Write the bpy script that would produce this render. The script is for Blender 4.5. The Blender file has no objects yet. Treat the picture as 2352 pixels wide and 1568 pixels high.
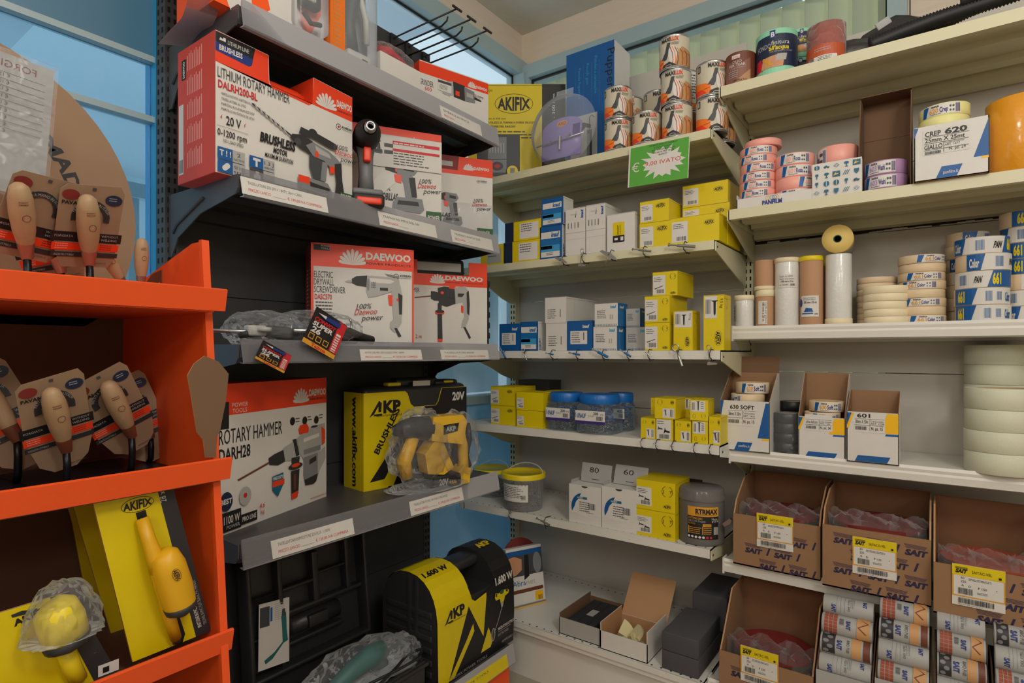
import bpy, bmesh, math, random
from mathutils import Vector, Matrix
random.seed(7)
SC = bpy.context.scene
COL = SC.collection
PI = math.pi
# ------------------------------------------------------------------ camera
F = 1337.0; HY = 810.0; CX = 1176.0; H = 1.15
TH = math.atan(974.0 / F); SN, CS = math.sin(TH), math.cos(TH)
cam = bpy.data.cameras.new('camera'); cam.sensor_width = 36; cam.lens = F / 2352 * 36
cam.shift_y = 26 / 2352; cam.clip_start = 0.02
camo = bpy.data.objects.new('camera', cam); COL.objects.link(camo)
camo.location = (0, 0, H); camo.rotation_euler = (PI / 2, 0, TH)
SC.camera = camo
SC.view_settings.view_transform = 'Standard'; SC.view_settings.look = 'None'
SC.view_settings.gamma = 1; SC.view_settings.use_curve_mapping = False
SC.view_settings.exposure = -0.42
# ------------------------------------------------------------------ light
W = bpy.data.worlds.new('sky'); SC.world = W; W.use_nodes = True
bg = W.node_tree.nodes['Background']; bg.inputs[0].default_value = (0.78, 0.90, 1.0, 1); bg.inputs[1].default_value = 2.3
def area(name, loc, rot, sx, sy, power, color):
    l = bpy.data.lights.new(name, 'AREA'); l.shape = 'RECTANGLE'; l.size = sx; l.size_y = sy
    l.energy = power; l.color = color
    o = bpy.data.objects.new(name, l); COL.objects.link(o); o.location = loc; o.rotation_euler = rot
    return o
# unseen point lights added to fill the room, standing in for its ceiling lighting
def fill_point(loc, power, color, r=.12):
    l = bpy.data.lights.new('fill_light', 'POINT'); l.energy = power; l.color = color; l.shadow_soft_size = r
    o = bpy.data.objects.new('fill_light', l); COL.objects.link(o); o.location = loc
fill_point((.75, .25, 2.25), 44, (1.0, .95, .90), .16)
fill_point((-.25, .45, 2.32), 13, (1.0, .95, .90), .1)  # extra fill above the frame, added to brighten ceiling and fascia
fill_point((.5, -1.5, 2.2), 36, (1.0, .95, .90), .2)
fill_point((2.0, -.9, 2.2), 42, (1.0, .95, .89), .2)
fill_point((-.9, -2.3, 2.2), 30, (1.0, .95, .88), .2)

def ray(px, py):
    a = (px - CX) / F; b = (HY - py) / F
    return Vector((-SN + CS * a, CS + SN * a, b))
def onY(px, py, Y):
    v = ray(px, py); t = Y / v.y; return Vector((v.x * t, Y, H + v.z * t))
def onX(px, py, X):
    v = ray(px, py); t = X / v.x; return Vector((X, v.y * t, H + v.z * t))
# ------------------------------------------------------------------ materials
MATS = {}
def nodes_mat(name):
    m = bpy.data.materials.new(name); m.use_nodes = True
    nt = m.node_tree; return m, nt, nt.nodes['Principled BSDF']
def mat(name, col, rough=0.5, metal=0.0, var=0.06, scale=30, bump=0.0, bscale=200, emit=0, coat=0, spec=0.5, stretch=None):
    """principled surface whose colour wanders a little with object-space noise"""
    if name in MATS: return MATS[name]
    m, nt, b = nodes_mat(name)
    tc = nt.nodes.new('ShaderNodeTexCoord'); n = nt.nodes.new('ShaderNodeTexNoise')
    mp = nt.nodes.new('ShaderNodeMapping'); nt.links.new(tc.outputs['Object'], mp.inputs[0])
    if stretch: mp.inputs['Scale'].default_value = stretch
    n.inputs['Scale'].default_value = scale; n.inputs['Detail'].default_value = 3
    nt.links.new(mp.outputs[0], n.inputs['Vector'])
    mx = nt.nodes.new('ShaderNodeMix'); mx.data_type = 'RGBA'
    c = Vector(col)
    mx.inputs['A'].default_value = (*(c * (1 - var)), 1); mx.inputs['B'].default_value = (*[min(1, v) for v in c * (1 + var)], 1)
    nt.links.new(n.outputs['Fac'], mx.inputs['Factor']); nt.links.new(mx.outputs['Result'], b.inputs['Base Color'])
    b.inputs['Roughness'].default_value = rough; b.inputs['Metallic'].default_value = metal
    b.inputs['Specular IOR Level'].default_value = spec
    if coat: b.inputs['Coat Weight'].default_value = coat; b.inputs['Coat Roughness'].default_value = 0.1
    if emit:
        nt.links.new(mx.outputs['Result'], b.inputs['Emission Color']); b.inputs['Emission Strength'].default_value = emit
    if bump:
        n2 = nt.nodes.new('ShaderNodeTexNoise'); n2.inputs['Scale'].default_value = bscale
        nt.links.new(mp.outputs[0], n2.inputs['Vector'])
        bp = nt.nodes.new('ShaderNodeBump'); bp.inputs['Strength'].default_value = bump; bp.inputs['Distance'].default_value = 0.002
        nt.links.new(n2.outputs['Fac'], bp.inputs['Height']); nt.links.new(bp.outputs[0], b.inputs['Normal'])
    MATS[name] = m; return m
def clear(name, col=(1, 1, 1), alpha=0.12, rough=0.1, bump=0.0, bscale=40, tint=(1, 1, 1)):
    """clear film: mostly see-through, with a bright reflecting skin"""
    if name in MATS: return MATS[name]
    m, nt, b = nodes_mat(name); out = nt.nodes['Material Output']
    tr = nt.nodes.new('ShaderNodeBsdfTransparent'); tr.inputs[0].default_value = (*tint, 1)
    b.inputs['Base Color'].default_value = (*col, 1); b.inputs['Roughness'].default_value = rough
    lw = nt.nodes.new('ShaderNodeLayerWeight'); lw.inputs[0].default_value = 0.25
    ma = nt.nodes.new('ShaderNodeMath'); ma.operation = 'MULTIPLY_ADD'; ma.inputs[1].default_value = 0.6; ma.inputs[2].default_value = alpha
    ma.use_clamp = True
    nt.links.new(lw.outputs['Fresnel'], ma.inputs[0])
    mx = nt.nodes.new('ShaderNodeMixShader')
    nt.links.new(ma.outputs[0], mx.inputs[0]); nt.links.new(tr.outputs[0], mx.inputs[1]); nt.links.new(b.outputs[0], mx.inputs[2])
    nt.links.new(mx.outputs[0], out.inputs[0])
    if bump:
        tc = nt.nodes.new('ShaderNodeTexCoord'); n = nt.nodes.new('ShaderNodeTexVoronoi'); n.inputs['Scale'].default_value = bscale
        n.feature = 'DISTANCE_TO_EDGE'
        nz = nt.nodes.new('ShaderNodeTexNoise'); nz.inputs['Scale'].default_value = bscale * .5
        ad = nt.nodes.new('ShaderNodeVectorMath'); ad.operation = 'MULTIPLY_ADD'; ad.inputs[1].default_value = (.12, .12, .12)
        nt.links.new(tc.outputs['Object'], nz.inputs['Vector']); nt.links.new(nz.outputs['Color'], ad.inputs[0]); nt.links.new(tc.outputs['Object'], ad.inputs[2])
        nt.links.new(ad.outputs[0], n.inputs['Vector'])
        bp = nt.nodes.new('ShaderNodeBump'); bp.inputs['Strength'].default_value = bump; bp.inputs['Distance'].default_value = 0.01
        nt.links.new(n.outputs['Distance'], bp.inputs['Height']); nt.links.new(bp.outputs[0], b.inputs['Normal'])
        for l in (lw,): nt.links.new(bp.outputs[0], l.inputs['Normal'])
    MATS[name] = m; return m
def hexc(s):
    v = [int(s[i:i + 2], 16) / 255 for i in (0, 2, 4)]
    return tuple(x / 12.92 if x <= .04045 else ((x + .055) / 1.055) ** 2.4 for x in v)
# named colours: (hex sRGB albedo, roughness, metal)
PAL = {
 'ink': ('16161a', .5, 0), 'white': ('d6d3cd', .5, 0), 'paper': ('d6d3cd', .7, 0), 'lgrey': ('a9a9a6', .55, 0), 'grey': ('7c7f82', .5, 0),
 'dgrey': ('3f4347', .5, 0), 'yellow': ('dcc502', .45, 0), 'yel2': ('f0b90c', .4, 0), 'sidered': ('d2452f', .5, 0), 'red': ('c8202a', .5, 0), 'orange': ('ff5a14', .42, 0), 'dorange': ('e8401c', .42, 0),
 'blue': ('0c5698', .45, 0), 'dblue': ('16307a', .5, 0), 'cyan': ('3b97c9', .5, 0), 'teal': ('12637f', .5, 0), 'green': ('55a33a', .55, 0), 'mint': ('8ed2b0', .5, 0),
 'dgreen': ('27582f', .5, 0), 'kraft': ('937050', .8, 0), 'kraftd': ('74573f', .85, 0), 'pink': ('eda196', .5, 0), 'purple': ('8f7fc0', .5, 0), 'lilac': ('a988b8', .45, 0),
 'navy': ('182642', .5, 0), 'rust': ('a5482f', .7, 0), 'wood': ('c99763', .55, 0), 'dwood': ('6d3a26', .5, 0), 'steel': ('b9bcc0', .3, 1), 'dred': ('7d2622', .6, 0),
 'bstone': ('c9c2ac', .5, 0), 'gold': ('d79a2c', .5, 0), 'violet': ('3a2a78', .5, 0), 'icon': ('3a6ea8', .5, 0), 'tanp': ('b48a62', .7, 0), 'korange':('f07a1e', .4, 0),
 'kblk': ('2b2b2e', .55, 0), 'wrapo': ('b8532d', .5, 0), 'teak': ('87584a', .5, 0), 'mblue': ('1a69a6', .4, 0), 'skin': ('c58d6a', .6, 0), 'saitv': ('261f42', .6, 0), 'brick': ('a04f38', .7, 0),
}
def pm(c):
    if c in MATS: return MATS[c]
    h, r, me = PAL[c]
    return mat(c, hexc(h), r, me, var=.04)
# ------------------------------------------------------------------ mesh builder
class MB:
    def __init__(s): s.v = []; s.f = []; s.m = []; s.sm = []; s.names = []; s.T = Matrix.Identity(4)
    def mi(s, c):
        if c not in s.names: s.names.append(c)
        return s.names.index(c)
    def add(s, vs, fs, c, smooth=False):
        o = len(s.v); T = s.T
        s.v += [tuple(T @ Vector(p)) for p in vs]; k = s.mi(c)
        for f in fs: s.f.append([i + o for i in f]); s.m.append(k); s.sm.append(smooth)
    def box(s, x0, x1, y0, y1, z0, z1, c, cs=None):
        v = [(x0, y0, z0), (x1, y0, z0), (x1, y1, z0), (x0, y1, z0), (x0, y0, z1), (x1, y0, z1), (x1, y1, z1), (x0, y1, z1)]
        F_ = {'b': (0, 3, 2, 1), 't': (4, 5, 6, 7), 'f': (0, 1, 5, 4), 'r': (1, 2, 6, 5), 'k': (2, 3, 7, 6), 'l': (3, 0, 4, 7)}
        for k, f in F_.items(): s.add([v[i] for i in f], [(0, 1, 2, 3)], (cs or {}).get(k, c))
    def rbox(s, x0, x1, y0, y1, z0, z1, r, c, seg=3):
        """box with rounded edges everywhere"""
        bm = bmesh.new(); bmesh.ops.create_cube(bm, size=1)
        for v in bm.verts: v.co = Vector(((x0 + x1) / 2 + v.co.x * (x1 - x0), (y0 + y1) / 2 + v.co.y * (y1 - y0), (z0 + z1) / 2 + v.co.z * (z1 - z0)))
        bmesh.ops.bevel(bm, geom=bm.edges[:], offset=r, segments=seg, profile=.5, affect='EDGES')
        s.frombm(bm, c, True)
    def frombm(s, bm, c, smooth=False):
        bm.verts.index_update(); s.add([v.co.copy() for v in bm.verts], [[v.index for v in f.verts] for f in bm.faces], c, smooth); bm.free()
    def lathe(s, prof, c, n=32, o=(0, 0, 0), smooth=True, a0=0, a1=2 * PI):
        full = abs(a1 - a0 - 2 * PI) < 1e-6; k = n if full else n + 1
        vs = []
        for r, z in prof:
            for i in range(k):
                a = a0 + (a1 - a0) * i / n; vs.append((o[0] + r * math.sin(a), o[1] - r * math.cos(a), o[2] + z))
        fs = []
        for j in range(len(prof) - 1):
            for i in range(n):
                i2 = (i + 1) % k
                fs.append((j * k + i, j * k + i2, (j + 1) * k + i2, (j + 1) * k + i))
        s.add(vs, fs, c, smooth)
    def cyl(s, r, z0, z1, c, n=32, o=(0, 0, 0), cap=True, r2=None):
        r2 = r if r2 is None else r2
        s.lathe([(r, z0), (r2, z1)], c, n, o)
        if cap:
            for rr, z, fl in ((r, z0, 1), (r2, z1, 0)):
                vs = [(o[0] + rr * math.sin(2 * PI * i / n), o[1] - rr * math.cos(2 * PI * i / n), o[2] + z) for i in range(n)]
                s.add(vs, [list(range(n))[::-1] if fl else list(range(n))], c)
    def tube(s, pts, r, c, n=8, closed=False, cap=True):
        pts = [Vector(p) for p in pts]; rs = r if isinstance(r, (list, tuple)) else [r] * len(pts)
        vs = []; up = None; m = len(pts)
        for i, p in enumerate(pts):
            if closed: d = pts[(i + 1) % m] - pts[i - 1]
            else: d = pts[min(i + 1, m - 1)] - pts[max(i - 1, 0)]
            d.normalize()
            if up is None: up = Vector((0, 0, 1)) if abs(d.z) < .9 else Vector((1, 0, 0))
            a = d.cross(up).normalized(); up = a.cross(d).normalized()
            for k in range(n):
                t = 2 * PI * k / n; vs.append(p + (a * math.cos(t) + up * math.sin(t)) * rs[i])
        fs = []
        for i in range(m if closed else m - 1):
            for k in range(n):
                j = (i + 1) % m; fs.append((i * n + k, i * n + (k + 1) % n, j * n + (k + 1) % n, j * n + k))
        if cap and not closed: fs += [list(range(n))[::-1], [(m - 1) * n + k for k in range(n)]]
        s.add(vs, fs, c, True)
    def prism(s, poly, d, c, O=(0, 0, 0), U=(1, 0, 0), V=(0, 0, 1), side=None, smooth=False):
        """polygon in the U,V plane, thickened by vector d"""
        O, U, V, d = Vector(O), Vector(U), Vector(V), Vector(d); n = len(poly)
        a = [O + U * p[0] + V * p[1] for p in poly]; b = [p + d for p in a]
        if U.cross(V).dot(d) > 0: fa, fb, fl = list(range(n))[::-1], list(range(n, 2 * n)), 0
        else: fa, fb, fl = list(range(n)), list(range(n, 2 * n))[::-1], 1
        s.add(a + b, [fa, fb], c)
        s.add(a + b, [(i, (i + 1) % n, n + (i + 1) % n, n + i) if not fl else (i, n + i, n + (i + 1) % n, (i + 1) % n) for i in range(n)], side or c, smooth)
    def hull(s, pts, c, smooth=False):
        bm = bmesh.new()
        for p in pts: bm.verts.new(p)
        r = bmesh.ops.convex_hull(bm, input=bm.verts)
        bmesh.ops.delete(bm, geom=[e for e in r['geom_interior'] if isinstance(e, bmesh.types.BMVert)], context='VERTS')
        s.frombm(bm, c, smooth)
    def build(s, name, parent=None, loc=None, rot=None, label=None, bevel=0):
        me = bpy.data.meshes.new(name)
        me.from_pydata(s.v, [], s.f); me.update()
        for c in s.names: me.materials.append(c if isinstance(c, bpy.types.Material) else (MATS[c] if c in MATS else pm(c)))
        me.polygons.foreach_set('material_index', s.m); me.polygons.foreach_set('use_smooth', s.sm)
        o = bpy.data.objects.new(name, me); COL.objects.link(o)
        if parent: o.parent = parent
        if loc is not None: o.location = loc
        if rot is not None: o.rotation_euler = rot
        if label: o['label'] = label
        if bevel:
            b = o.modifiers.new('bevel', 'BEVEL'); b.width = bevel; b.segments = 2; b.limit_method = 'ANGLE'
        return o
# ------------------------------------------------------------------ lettering
_TX = {}
def glyphs(txt, bold=0):
    k = (txt, bold)
    if k in _TX: return _TX[k]
    cu = bpy.data.curves.new('t', 'FONT'); cu.body = txt; cu.size = 1; cu.resolution_u = 2; cu.offset = bold
    ob = bpy.data.objects.new('t', cu); COL.objects.link(ob)
    me = ob.to_mesh()
    vs = [(v.co.x, v.co.y) for v in me.vertices]; fs = [list(p.vertices) for p in me.polygons]
    ob.to_mesh_clear(); bpy.data.objects.remove(ob); bpy.data.curves.remove(cu)
    x0 = min([v[0] for v in vs] or [0]); x1 = max([v[0] for v in vs] or [1])
    ch = 0.69
    vs = [((x - x0) / ch, y / ch) for x, y in vs]
    _TX[k] = (vs, fs, (x1 - x0) / ch); return _TX[k]
class Canvas:
    """flat (or wrapped) print area; O origin, U,V in-plane unit vectors, N outward"""
    def __init__(s, mb, O, U, V, N, R=None, C=None, st=0.00012):
        s.mb = mb; s.O, s.U, s.V, s.N = Vector(O), Vector(U), Vector(V), Vector(N); s.R = R; s.C = C; s.k = 1; s.st = st
        s.A = Matrix.Identity(3)
    def prof(s, pts):
        """bend the print over a profile: list of (depth, height), v measured along it"""
        s.P = pts; s.L = [0]
        for a, b in zip(pts, pts[1:]): s.L.append(s.L[-1] + math.hypot(b[0] - a[0], b[1] - a[1]))
        return s
    P = None
    def push(s, x=0, y=0, rot=0, sx=1, sy=1, shear=0):
        o = s.A.copy(); r = math.radians(rot)
        s.A = s.A @ Matrix(((math.cos(r), -math.sin(r), x), (math.sin(r), math.cos(r), y), (0, 0, 1))) @ Matrix(((sx, shear, 0), (0, sy, 0), (0, 0, 1)))
        return o
    def pop(s, o): s.A = o
    def raw(s, vs, fs, c, lift=None):
        h = s.st * s.k if lift is None else lift
        vs = [s.A @ Vector((x, y, 1)) for x, y in vs]
        if s.P:
            bm = bmesh.new(); bv = [bm.verts.new((v.x, v.y, 0)) for v in vs]
            for f in fs:
                try: bm.faces.new([bv[i] for i in f])
                except ValueError: pass
            lo = min(v.y for v in vs); hi = max(v.y for v in vs)
            for q in s.L:
                if lo < q < hi: bmesh.ops.bisect_plane(bm, geom=bm.verts[:] + bm.edges[:] + bm.faces[:], plane_co=(0, q, 0), plane_no=(0, 1, 0))
            for f in bm.faces:
                cy = sum(v.co.y for v in f.verts) / len(f.verts); i = max(0, min(len(s.L) - 2, sum(1 for q in s.L if q <= cy) - 1))
                a, b = s.P[i], s.P[i + 1]; L = s.L[i + 1] - s.L[i]; ny, nz = -(b[1] - a[1]) / L, (b[0] - a[0]) / L; out = []
                for v in f.verts:
                    t = (v.co.y - s.L[i]) / L; d_ = a[0] + (b[0] - a[0]) * t + ny * h; z_ = a[1] + (b[1] - a[1]) * t + nz * h
                    out.append(s.O + s.U * v.co.x - s.N * d_ + s.V * z_)
                s.mb.add(out, [list(range(len(out)))], c)
            bm.free(); return
        if s.R:
            bm = bmesh.new(); bv = [bm.verts.new((v.x, v.y, 0)) for v in vs]
            for f in fs:
                try: bm.faces.new([bv[i] for i in f])
                except ValueError: pass
            lo = min(v.x for v in vs); hi = max(v.x for v in vs); stp = s.R * 0.16
            i = math.ceil(lo / stp)
            while i * stp < hi:
                bmesh.ops.bisect_plane(bm, geom=bm.verts[:] + bm.edges[:] + bm.faces[:], plane_co=(i * stp, 0, 0), plane_no=(1, 0, 0)); i += 1
            bm.verts.index_update()
            out = []
            for v in bm.verts:
                a = v.co.x / s.R; q = s.R * 1.004 + h + .0002
                out.append(s.C + Vector((q * math.sin(a), -q * math.cos(a), v.co.y)))
            fcs = [[v.index for v in f.verts] for f in bm.faces]; bm.free()
            s.mb.add(out, fcs, c); return
        s.mb.add([s.O + s.U * v.x + s.V * v.y + s.N * h for v in vs], fs, c)
    def poly(s, pts, c):
        a = sum(pts[i][0] * pts[(i + 1) % len(pts)][1] - pts[(i + 1) % len(pts)][0] * pts[i][1] for i in range(len(pts)))
        if a < 0: pts = pts[::-1]
        s.raw(pts, [list(range(len(pts)))], c); s.k += 1
    def rect(s, x, y, w, h, c): s.poly([(x, y), (x + w, y), (x + w, y + h), (x, y + h)], c)
    def ell(s, x, y, rx, ry, c, n=20, a0=0, a1=360):
        m = n if a1 - a0 >= 360 else n + 1
        s.poly([(x + rx * math.cos(math.radians(a0 + (a1 - a0) * i / n)), y + ry * math.sin(math.radians(a0 + (a1 - a0) * i / n))) for i in range(m)], c)
    def ring(s, x, y, rx, ry, w, c, n=24):
        o = [(x + rx * math.cos(2 * PI * i / n), y + ry * math.sin(2 * PI * i / n)) for i in range(n)]
        q = [(x + (rx - w) * math.cos(2 * PI * i / n), y + (ry - w) * math.sin(2 * PI * i / n)) for i in range(n)]
        s.raw(o + q, [(i, (i + 1) % n, n + (i + 1) % n, n + i) for i in range(n)], c); s.k += 1
    def line(s, pts, w, c):
        for (x0, y0), (x1, y1) in zip(pts, pts[1:]):
            dx, dy = x1 - x0, y1 - y0; L = math.hypot(dx, dy) or 1; nx, ny = -dy / L * w / 2, dx / L * w / 2
            s.poly([(x0 - nx, y0 - ny), (x1 - nx, y1 - ny), (x1 + nx, y1 + ny), (x0 + nx, y0 + ny)], c)
        s.k -= len(pts) - 2
    def text(s, t, x, y, h, c, w=None, bold=0, shear=0, al='l', rot=0, arc=None):
        vs, fs, L = glyphs(t, bold)
        sx = (w / L) if w else h
        ox = {'l': 0, 'c': -.5, 'r': -1}[al] * L * sx
        r = math.radians(rot); ca, sa = math.cos(r), math.sin(r); out = []
        for a, b in vs:
            X = a * sx + ox + b * h * shear; Y = b * h
            if arc:                                   # bend along a circle of radius arc
                t_ = X / abs(arc); q = abs(arc) + Y * (1 if arc > 0 else -1)
                X, Y = q * math.sin(t_), (q * math.cos(t_) - abs(arc)) * (1 if arc > 0 else -1)
            out.append((x + X * ca - Y * sa, y + X * sa + Y * ca))
        if vs: s.raw(out, fs, c); s.k += 1
    def bars(s, x, y, w, h, c='ink', n=26, seed=1):
        rr = random.Random(seed); a = x; vs = []; fs = []
        u = w / n
        for i in range(n):
            ww = u * rr.choice((.35, .5, .7))
            j = len(vs); vs += [(a, y), (a + ww, y), (a + ww, y + h), (a, y + h)]; fs.append((j, j + 1, j + 2, j + 3)); a += u
        s.raw(vs, fs, c); s.k += 1
    def greek(s, x, y, w, n, pitch, c='grey', seed=3, t=.35):
        """rows of print too small to read: broken hairlines"""
        rr = random.Random(seed); vs = []; fs = []
        for i in range(n):
            a = x; e = x + w * rr.uniform(.7, 1); yy = y - i * pitch
            while a < e:
                b = min(e, a + w * rr.uniform(.06, .16)); j = len(vs)
                vs += [(a, yy), (b, yy), (b, yy + pitch * t), (a, yy + pitch * t)]; fs.append((j, j + 1, j + 2, j + 3)); a = b + w * .025
        s.raw(vs, fs, c); s.k += 1
def face(mb, f, x0, x1, y0, y1, z0, z1, **k):
    """canvas on a face of the box, origin at its lower left corner as seen from outside"""
    if f == 'front': return Canvas(mb, (x0, y0, z0), (1, 0, 0), (0, 0, 1), (0, -1, 0), **k)
    if f == 'right': return Canvas(mb, (x1, y0, z0), (0, 1, 0), (0, 0, 1), (1, 0, 0), **k)
    if f == 'left': return Canvas(mb, (x0, y1, z0), (0, -1, 0), (0, 0, 1), (-1, 0, 0), **k)
    if f == 'top': return Canvas(mb, (x0, y0, z1), (1, 0, 0), (0, 1, 0), (0, 0, 1), **k)
def wrap(mb, R, o=(0, 0, 0)):
    return Canvas(mb, (0, 0, 0), (1, 0, 0), (0, 0, 1), (0, 0, 1), R=R, C=Vector(o))
# ------------------------------------------------------------------ things
def tag(o, label, cat, group=None):
    o['label'] = label; o['category'] = cat
    if group: o['group'] = group
    return o
def thing(name, label, cat, loc=(0, 0, 0), rz=0, group=None, tilt=None):
    o = bpy.data.objects.new(name, None); o.empty_display_size = .05; COL.objects.link(o)
    o.location = loc; o.rotation_euler = (tilt[0] if tilt else 0, tilt[1] if tilt else 0, rz)
    return tag(o, label, cat, group)
def struct(o): o['kind'] = 'structure'; return o
KIDS = {}
def dup(root, loc, rz=None, label=None, group=None, tilt=None):
    def cp(o, par):
        c = o.copy(); COL.objects.link(c)
        if par: c.parent = par
        for ch in list(o.children): cp(ch, c)
        return c
    r = cp(root, None); r.location = loc
    if rz is not None: r.rotation_euler = ((tilt or (0, 0))[0], (tilt or (0, 0))[1], rz)
    if label: r['label'] = label
    if group: r['group'] = group
    return r
RZC = PI / 2      # things on the left-hand black shelving face the room
def A_(px0, px1, pyt, Y, z, pyb=None):
    """front of a thing standing at depth Y on height z: centre, width, height from where its edges are seen"""
    a = onY(px0, pyt, Y); b = onY(px1, pyt, Y)
    return (a.x + b.x) / 2, b.x - a.x, a.z - z
def C_(px0, px1, pyt, X, z):
    a = onX(px0, pyt, X); b = onX(px1, pyt, X)
    return (a.y + b.y) / 2, b.y - a.y, a.z - z
# ------------------------------------------------------------------ room
XW, YW, ZC = -1.607, 2.30, 2.673
mat('wall_paint', hexc('c9bfb0'), .7, var=.03, bump=.08)
mat('fascia_wood', hexc('d8cab8'), .45, var=.07, scale=6, stretch=(1, 1, 14), bump=.05)
mat('ceiling_paint', hexc('d3cfc4'), .85, var=.04, bump=.2, bscale=60)
mat('floor_tile', hexc('a8a08e'), .5, var=.12, scale=12)
mat('frame_blue', hexc('9fb5ba'), .35, var=.04)
mat('film_blue', hexc('1f9ad0'), .3, var=.05)
mat('gasket', hexc('15171a'), .6)
mat('blue_panel', hexc('3f8fb8'), .35, var=.05, scale=3)
mat('transom_blue', hexc('4a7a96'), .3, var=.08, scale=2)
mat('blind_cream', hexc('c9c6a8'), .75, var=.08, scale=8, stretch=(1, 1, .2))
mat('outside_wall', hexc('b4c0c6'), .8, var=.05)
mat('outside_dark', hexc('4f86a0'), .7, var=.05)
mat('outside_light', hexc('cfe4ec'), .8, var=.05)
clear('window_glass', (.8, .9, 1), .05, .02, tint=(.92, .97, .98))
clear('tinted_glass', (.3, .5, .7), .10, .05, tint=(.68, .82, .88))
def sheer(name, col):
    m, nt, b = nodes_mat(name); tr = nt.nodes.new('ShaderNodeBsdfTranslucent'); tr.inputs[0].default_value = (*col, 1); b.inputs['Base Color'].default_value = (*col, 1); b.inputs['Roughness'].default_value = .8
    mx = nt.nodes.new('ShaderNodeMixShader'); mx.inputs[0].default_value = .35; nt.links.new(b.outputs[0], mx.inputs[1]); nt.links.new(tr.outputs[0], mx.inputs[2]); nt.links.new(mx.outputs[0], nt.nodes['Material Output'].inputs[0]); MATS[name] = m
sheer('blind_fabric', hexc('d8d2ae')); sheer('film_panel', hexc('a3c6d6')); sheer('blind_pale', hexc('c3d6dc'))
def solo(name, kind_struct=True, **k):
    pass
def box_obj(name, x0, x1, y0, y1, z0, z1, c, parent=None, st=True):
    m = MB(); m.box(x0, x1, y0, y1, z0, z1, c); o = m.build(name, parent)
    if st and not parent: struct(o)
    return o
box_obj('floor', -1.9, 3.4, -3.2, 2.6, -.06, 0, 'floor_tile')
box_obj('ceiling', -1.9, 3.4, -3.2, 2.6, ZC, ZC + .08, 'ceiling_paint')
box_obj('wall_right', 3.2, 3.3, -3.2, 2.6, 0, ZC, 'wall_paint')
box_obj('wall_front', -1.9, 3.3, -3.2, -3.1, 0, ZC, 'wall_paint')
# back wall: fascia over a long window with closed vertical blinds, then panelling
box_obj('trim_1', XW, 3.2, YW - .012, YW + .1, 2.503, ZC, 'fascia_wood')
m = MB(); m.box(-.075, 3.2, YW, YW + .1, 1.0, 2.503, 'fascia_wood'); m.box(XW, 3.2, YW, YW + .1, 0, 1.0, 'wall_paint')
m.box(-.07, -.067, YW - .001, YW, 1.0, 2.5, 'gasket')
struct(m.build('wall_back'))
w = thing('window_1', 'long window in back wall', 'window', (0, 0, 0)); del w['label']; del w['category']; struct(w)
m = MB()
m.box(XW, -.075, YW - .05, YW + .05, 2.44, 2.503, 'frame_blue'); m.box(XW, XW + .06, YW - .05, YW + .05, 1.0, 2.44, 'frame_blue')
m.box(-.129, -.075, YW - .05, YW + .05, 1.0, 2.44, 'frame_blue'); m.box(XW + .06, -.129, YW - .05, YW + .05, 1.0, 1.06, 'frame_blue')
m.build('window_frame', w)
m = MB()
for a, b, c_, d in ((XW + .06, -.129, 2.434, 2.44), (XW + .06, XW + .066, 1.06, 2.434), (-.135, -.129, 1.06, 2.434)):
    m.box(a, b, YW - .02, YW - .005, c_, d, 'gasket')
m.build('gasket', w)
m = MB(); m.box(XW + .06, -.129, YW - .012, YW - .008, 1.06, 2.44, 'window_glass'); m.build('pane', w)
rr = random.Random(4)
m = MB(); x = XW + .02
while x < -.12:                                  # vertical fabric slats, each turned a little
    m.T = Matrix.Translation((x, YW + .10, 0)) @ Matrix.Rotation(math.radians(33 + rr.uniform(-3, 3)), 4, 'Z')
    m.box(-.045, .045, -.0015, .0015, 1.02, 2.475, 'blind_fabric'); x += .077
m.T = Matrix.Identity(4)
m.build('blind_slats', w)
# left wall: blue window wall
box_obj('trim_2', XW - .1, XW, -1.0, YW, 2.53, ZC, 'fascia_wood')
m = MB(); m.box(XW - .01, XW, -1.0, YW, 0, .93, 'film_panel'); m.box(XW - .06, XW + .004, -1.0, YW, 0, .1, 'blue_panel'); m.box(XW - .06, XW + .02, .7, YW, .93, .965, 'frame_blue')
m.box(XW - .1, XW, -3.1, -1.0, 0, ZC, 'wall_paint')
struct(m.build('wall_left'))
w = thing('window_2', 'x', 'x'); del w['label']; del w['category']; struct(w)
m = MB()
m.box(XW - .05, XW + .03, -1.0, YW, 2.46, 2.53, 'frame_blue')
m.box(XW - .05, XW + .05, YW - .07, YW, .96, 2.46, 'frame_blue')
m.box(XW - .05, XW + .01, .66, .705, .93, 2.46, 'film_blue')
m.box(XW - .03, XW + .005, -1.0, .66, 1.733, 1.748, 'frame_blue')
m.box(XW - .03, XW + .005, -1.0, .66, 1.885, 1.90, 'frame_blue')
m.build('window_frame', w)
m = MB(); m.box(XW - .02, XW - .005, -1.0, .66, 1.90, 2.46, 'transom_blue'); m.build('transom_panel', w)
m = MB(); m.box(XW - .022, XW - .016, .705, YW - .07, .96, 2.46, 'window_glass'); m.build('pane', w)
m = MB(); m.box(XW - .022, XW - .016, -1.0, .66, .93, 1.885, 'tinted_glass'); m.build('pane', w)
m = MB(); m.box(XW - .014, XW - .010, .705, YW - .07, 2.452, 2.46, 'gasket'); m.box(XW - .014, XW - .010, YW - .078, YW - .07, .96, 2.46, 'gasket'); m.build('gasket', w)
m = MB(); y = 1.62
while y < YW - .08:
    m.T = Matrix.Translation((XW - .09, y, 0)) @ Matrix.Rotation(math.radians(78), 4, 'Z')
    m.box(-.045, .045, -.0015, .0015, .97, 1.98, 'blind_pale'); y += .108
m.T = Matrix.Identity(4); m.build('blind_slats', w)
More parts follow.
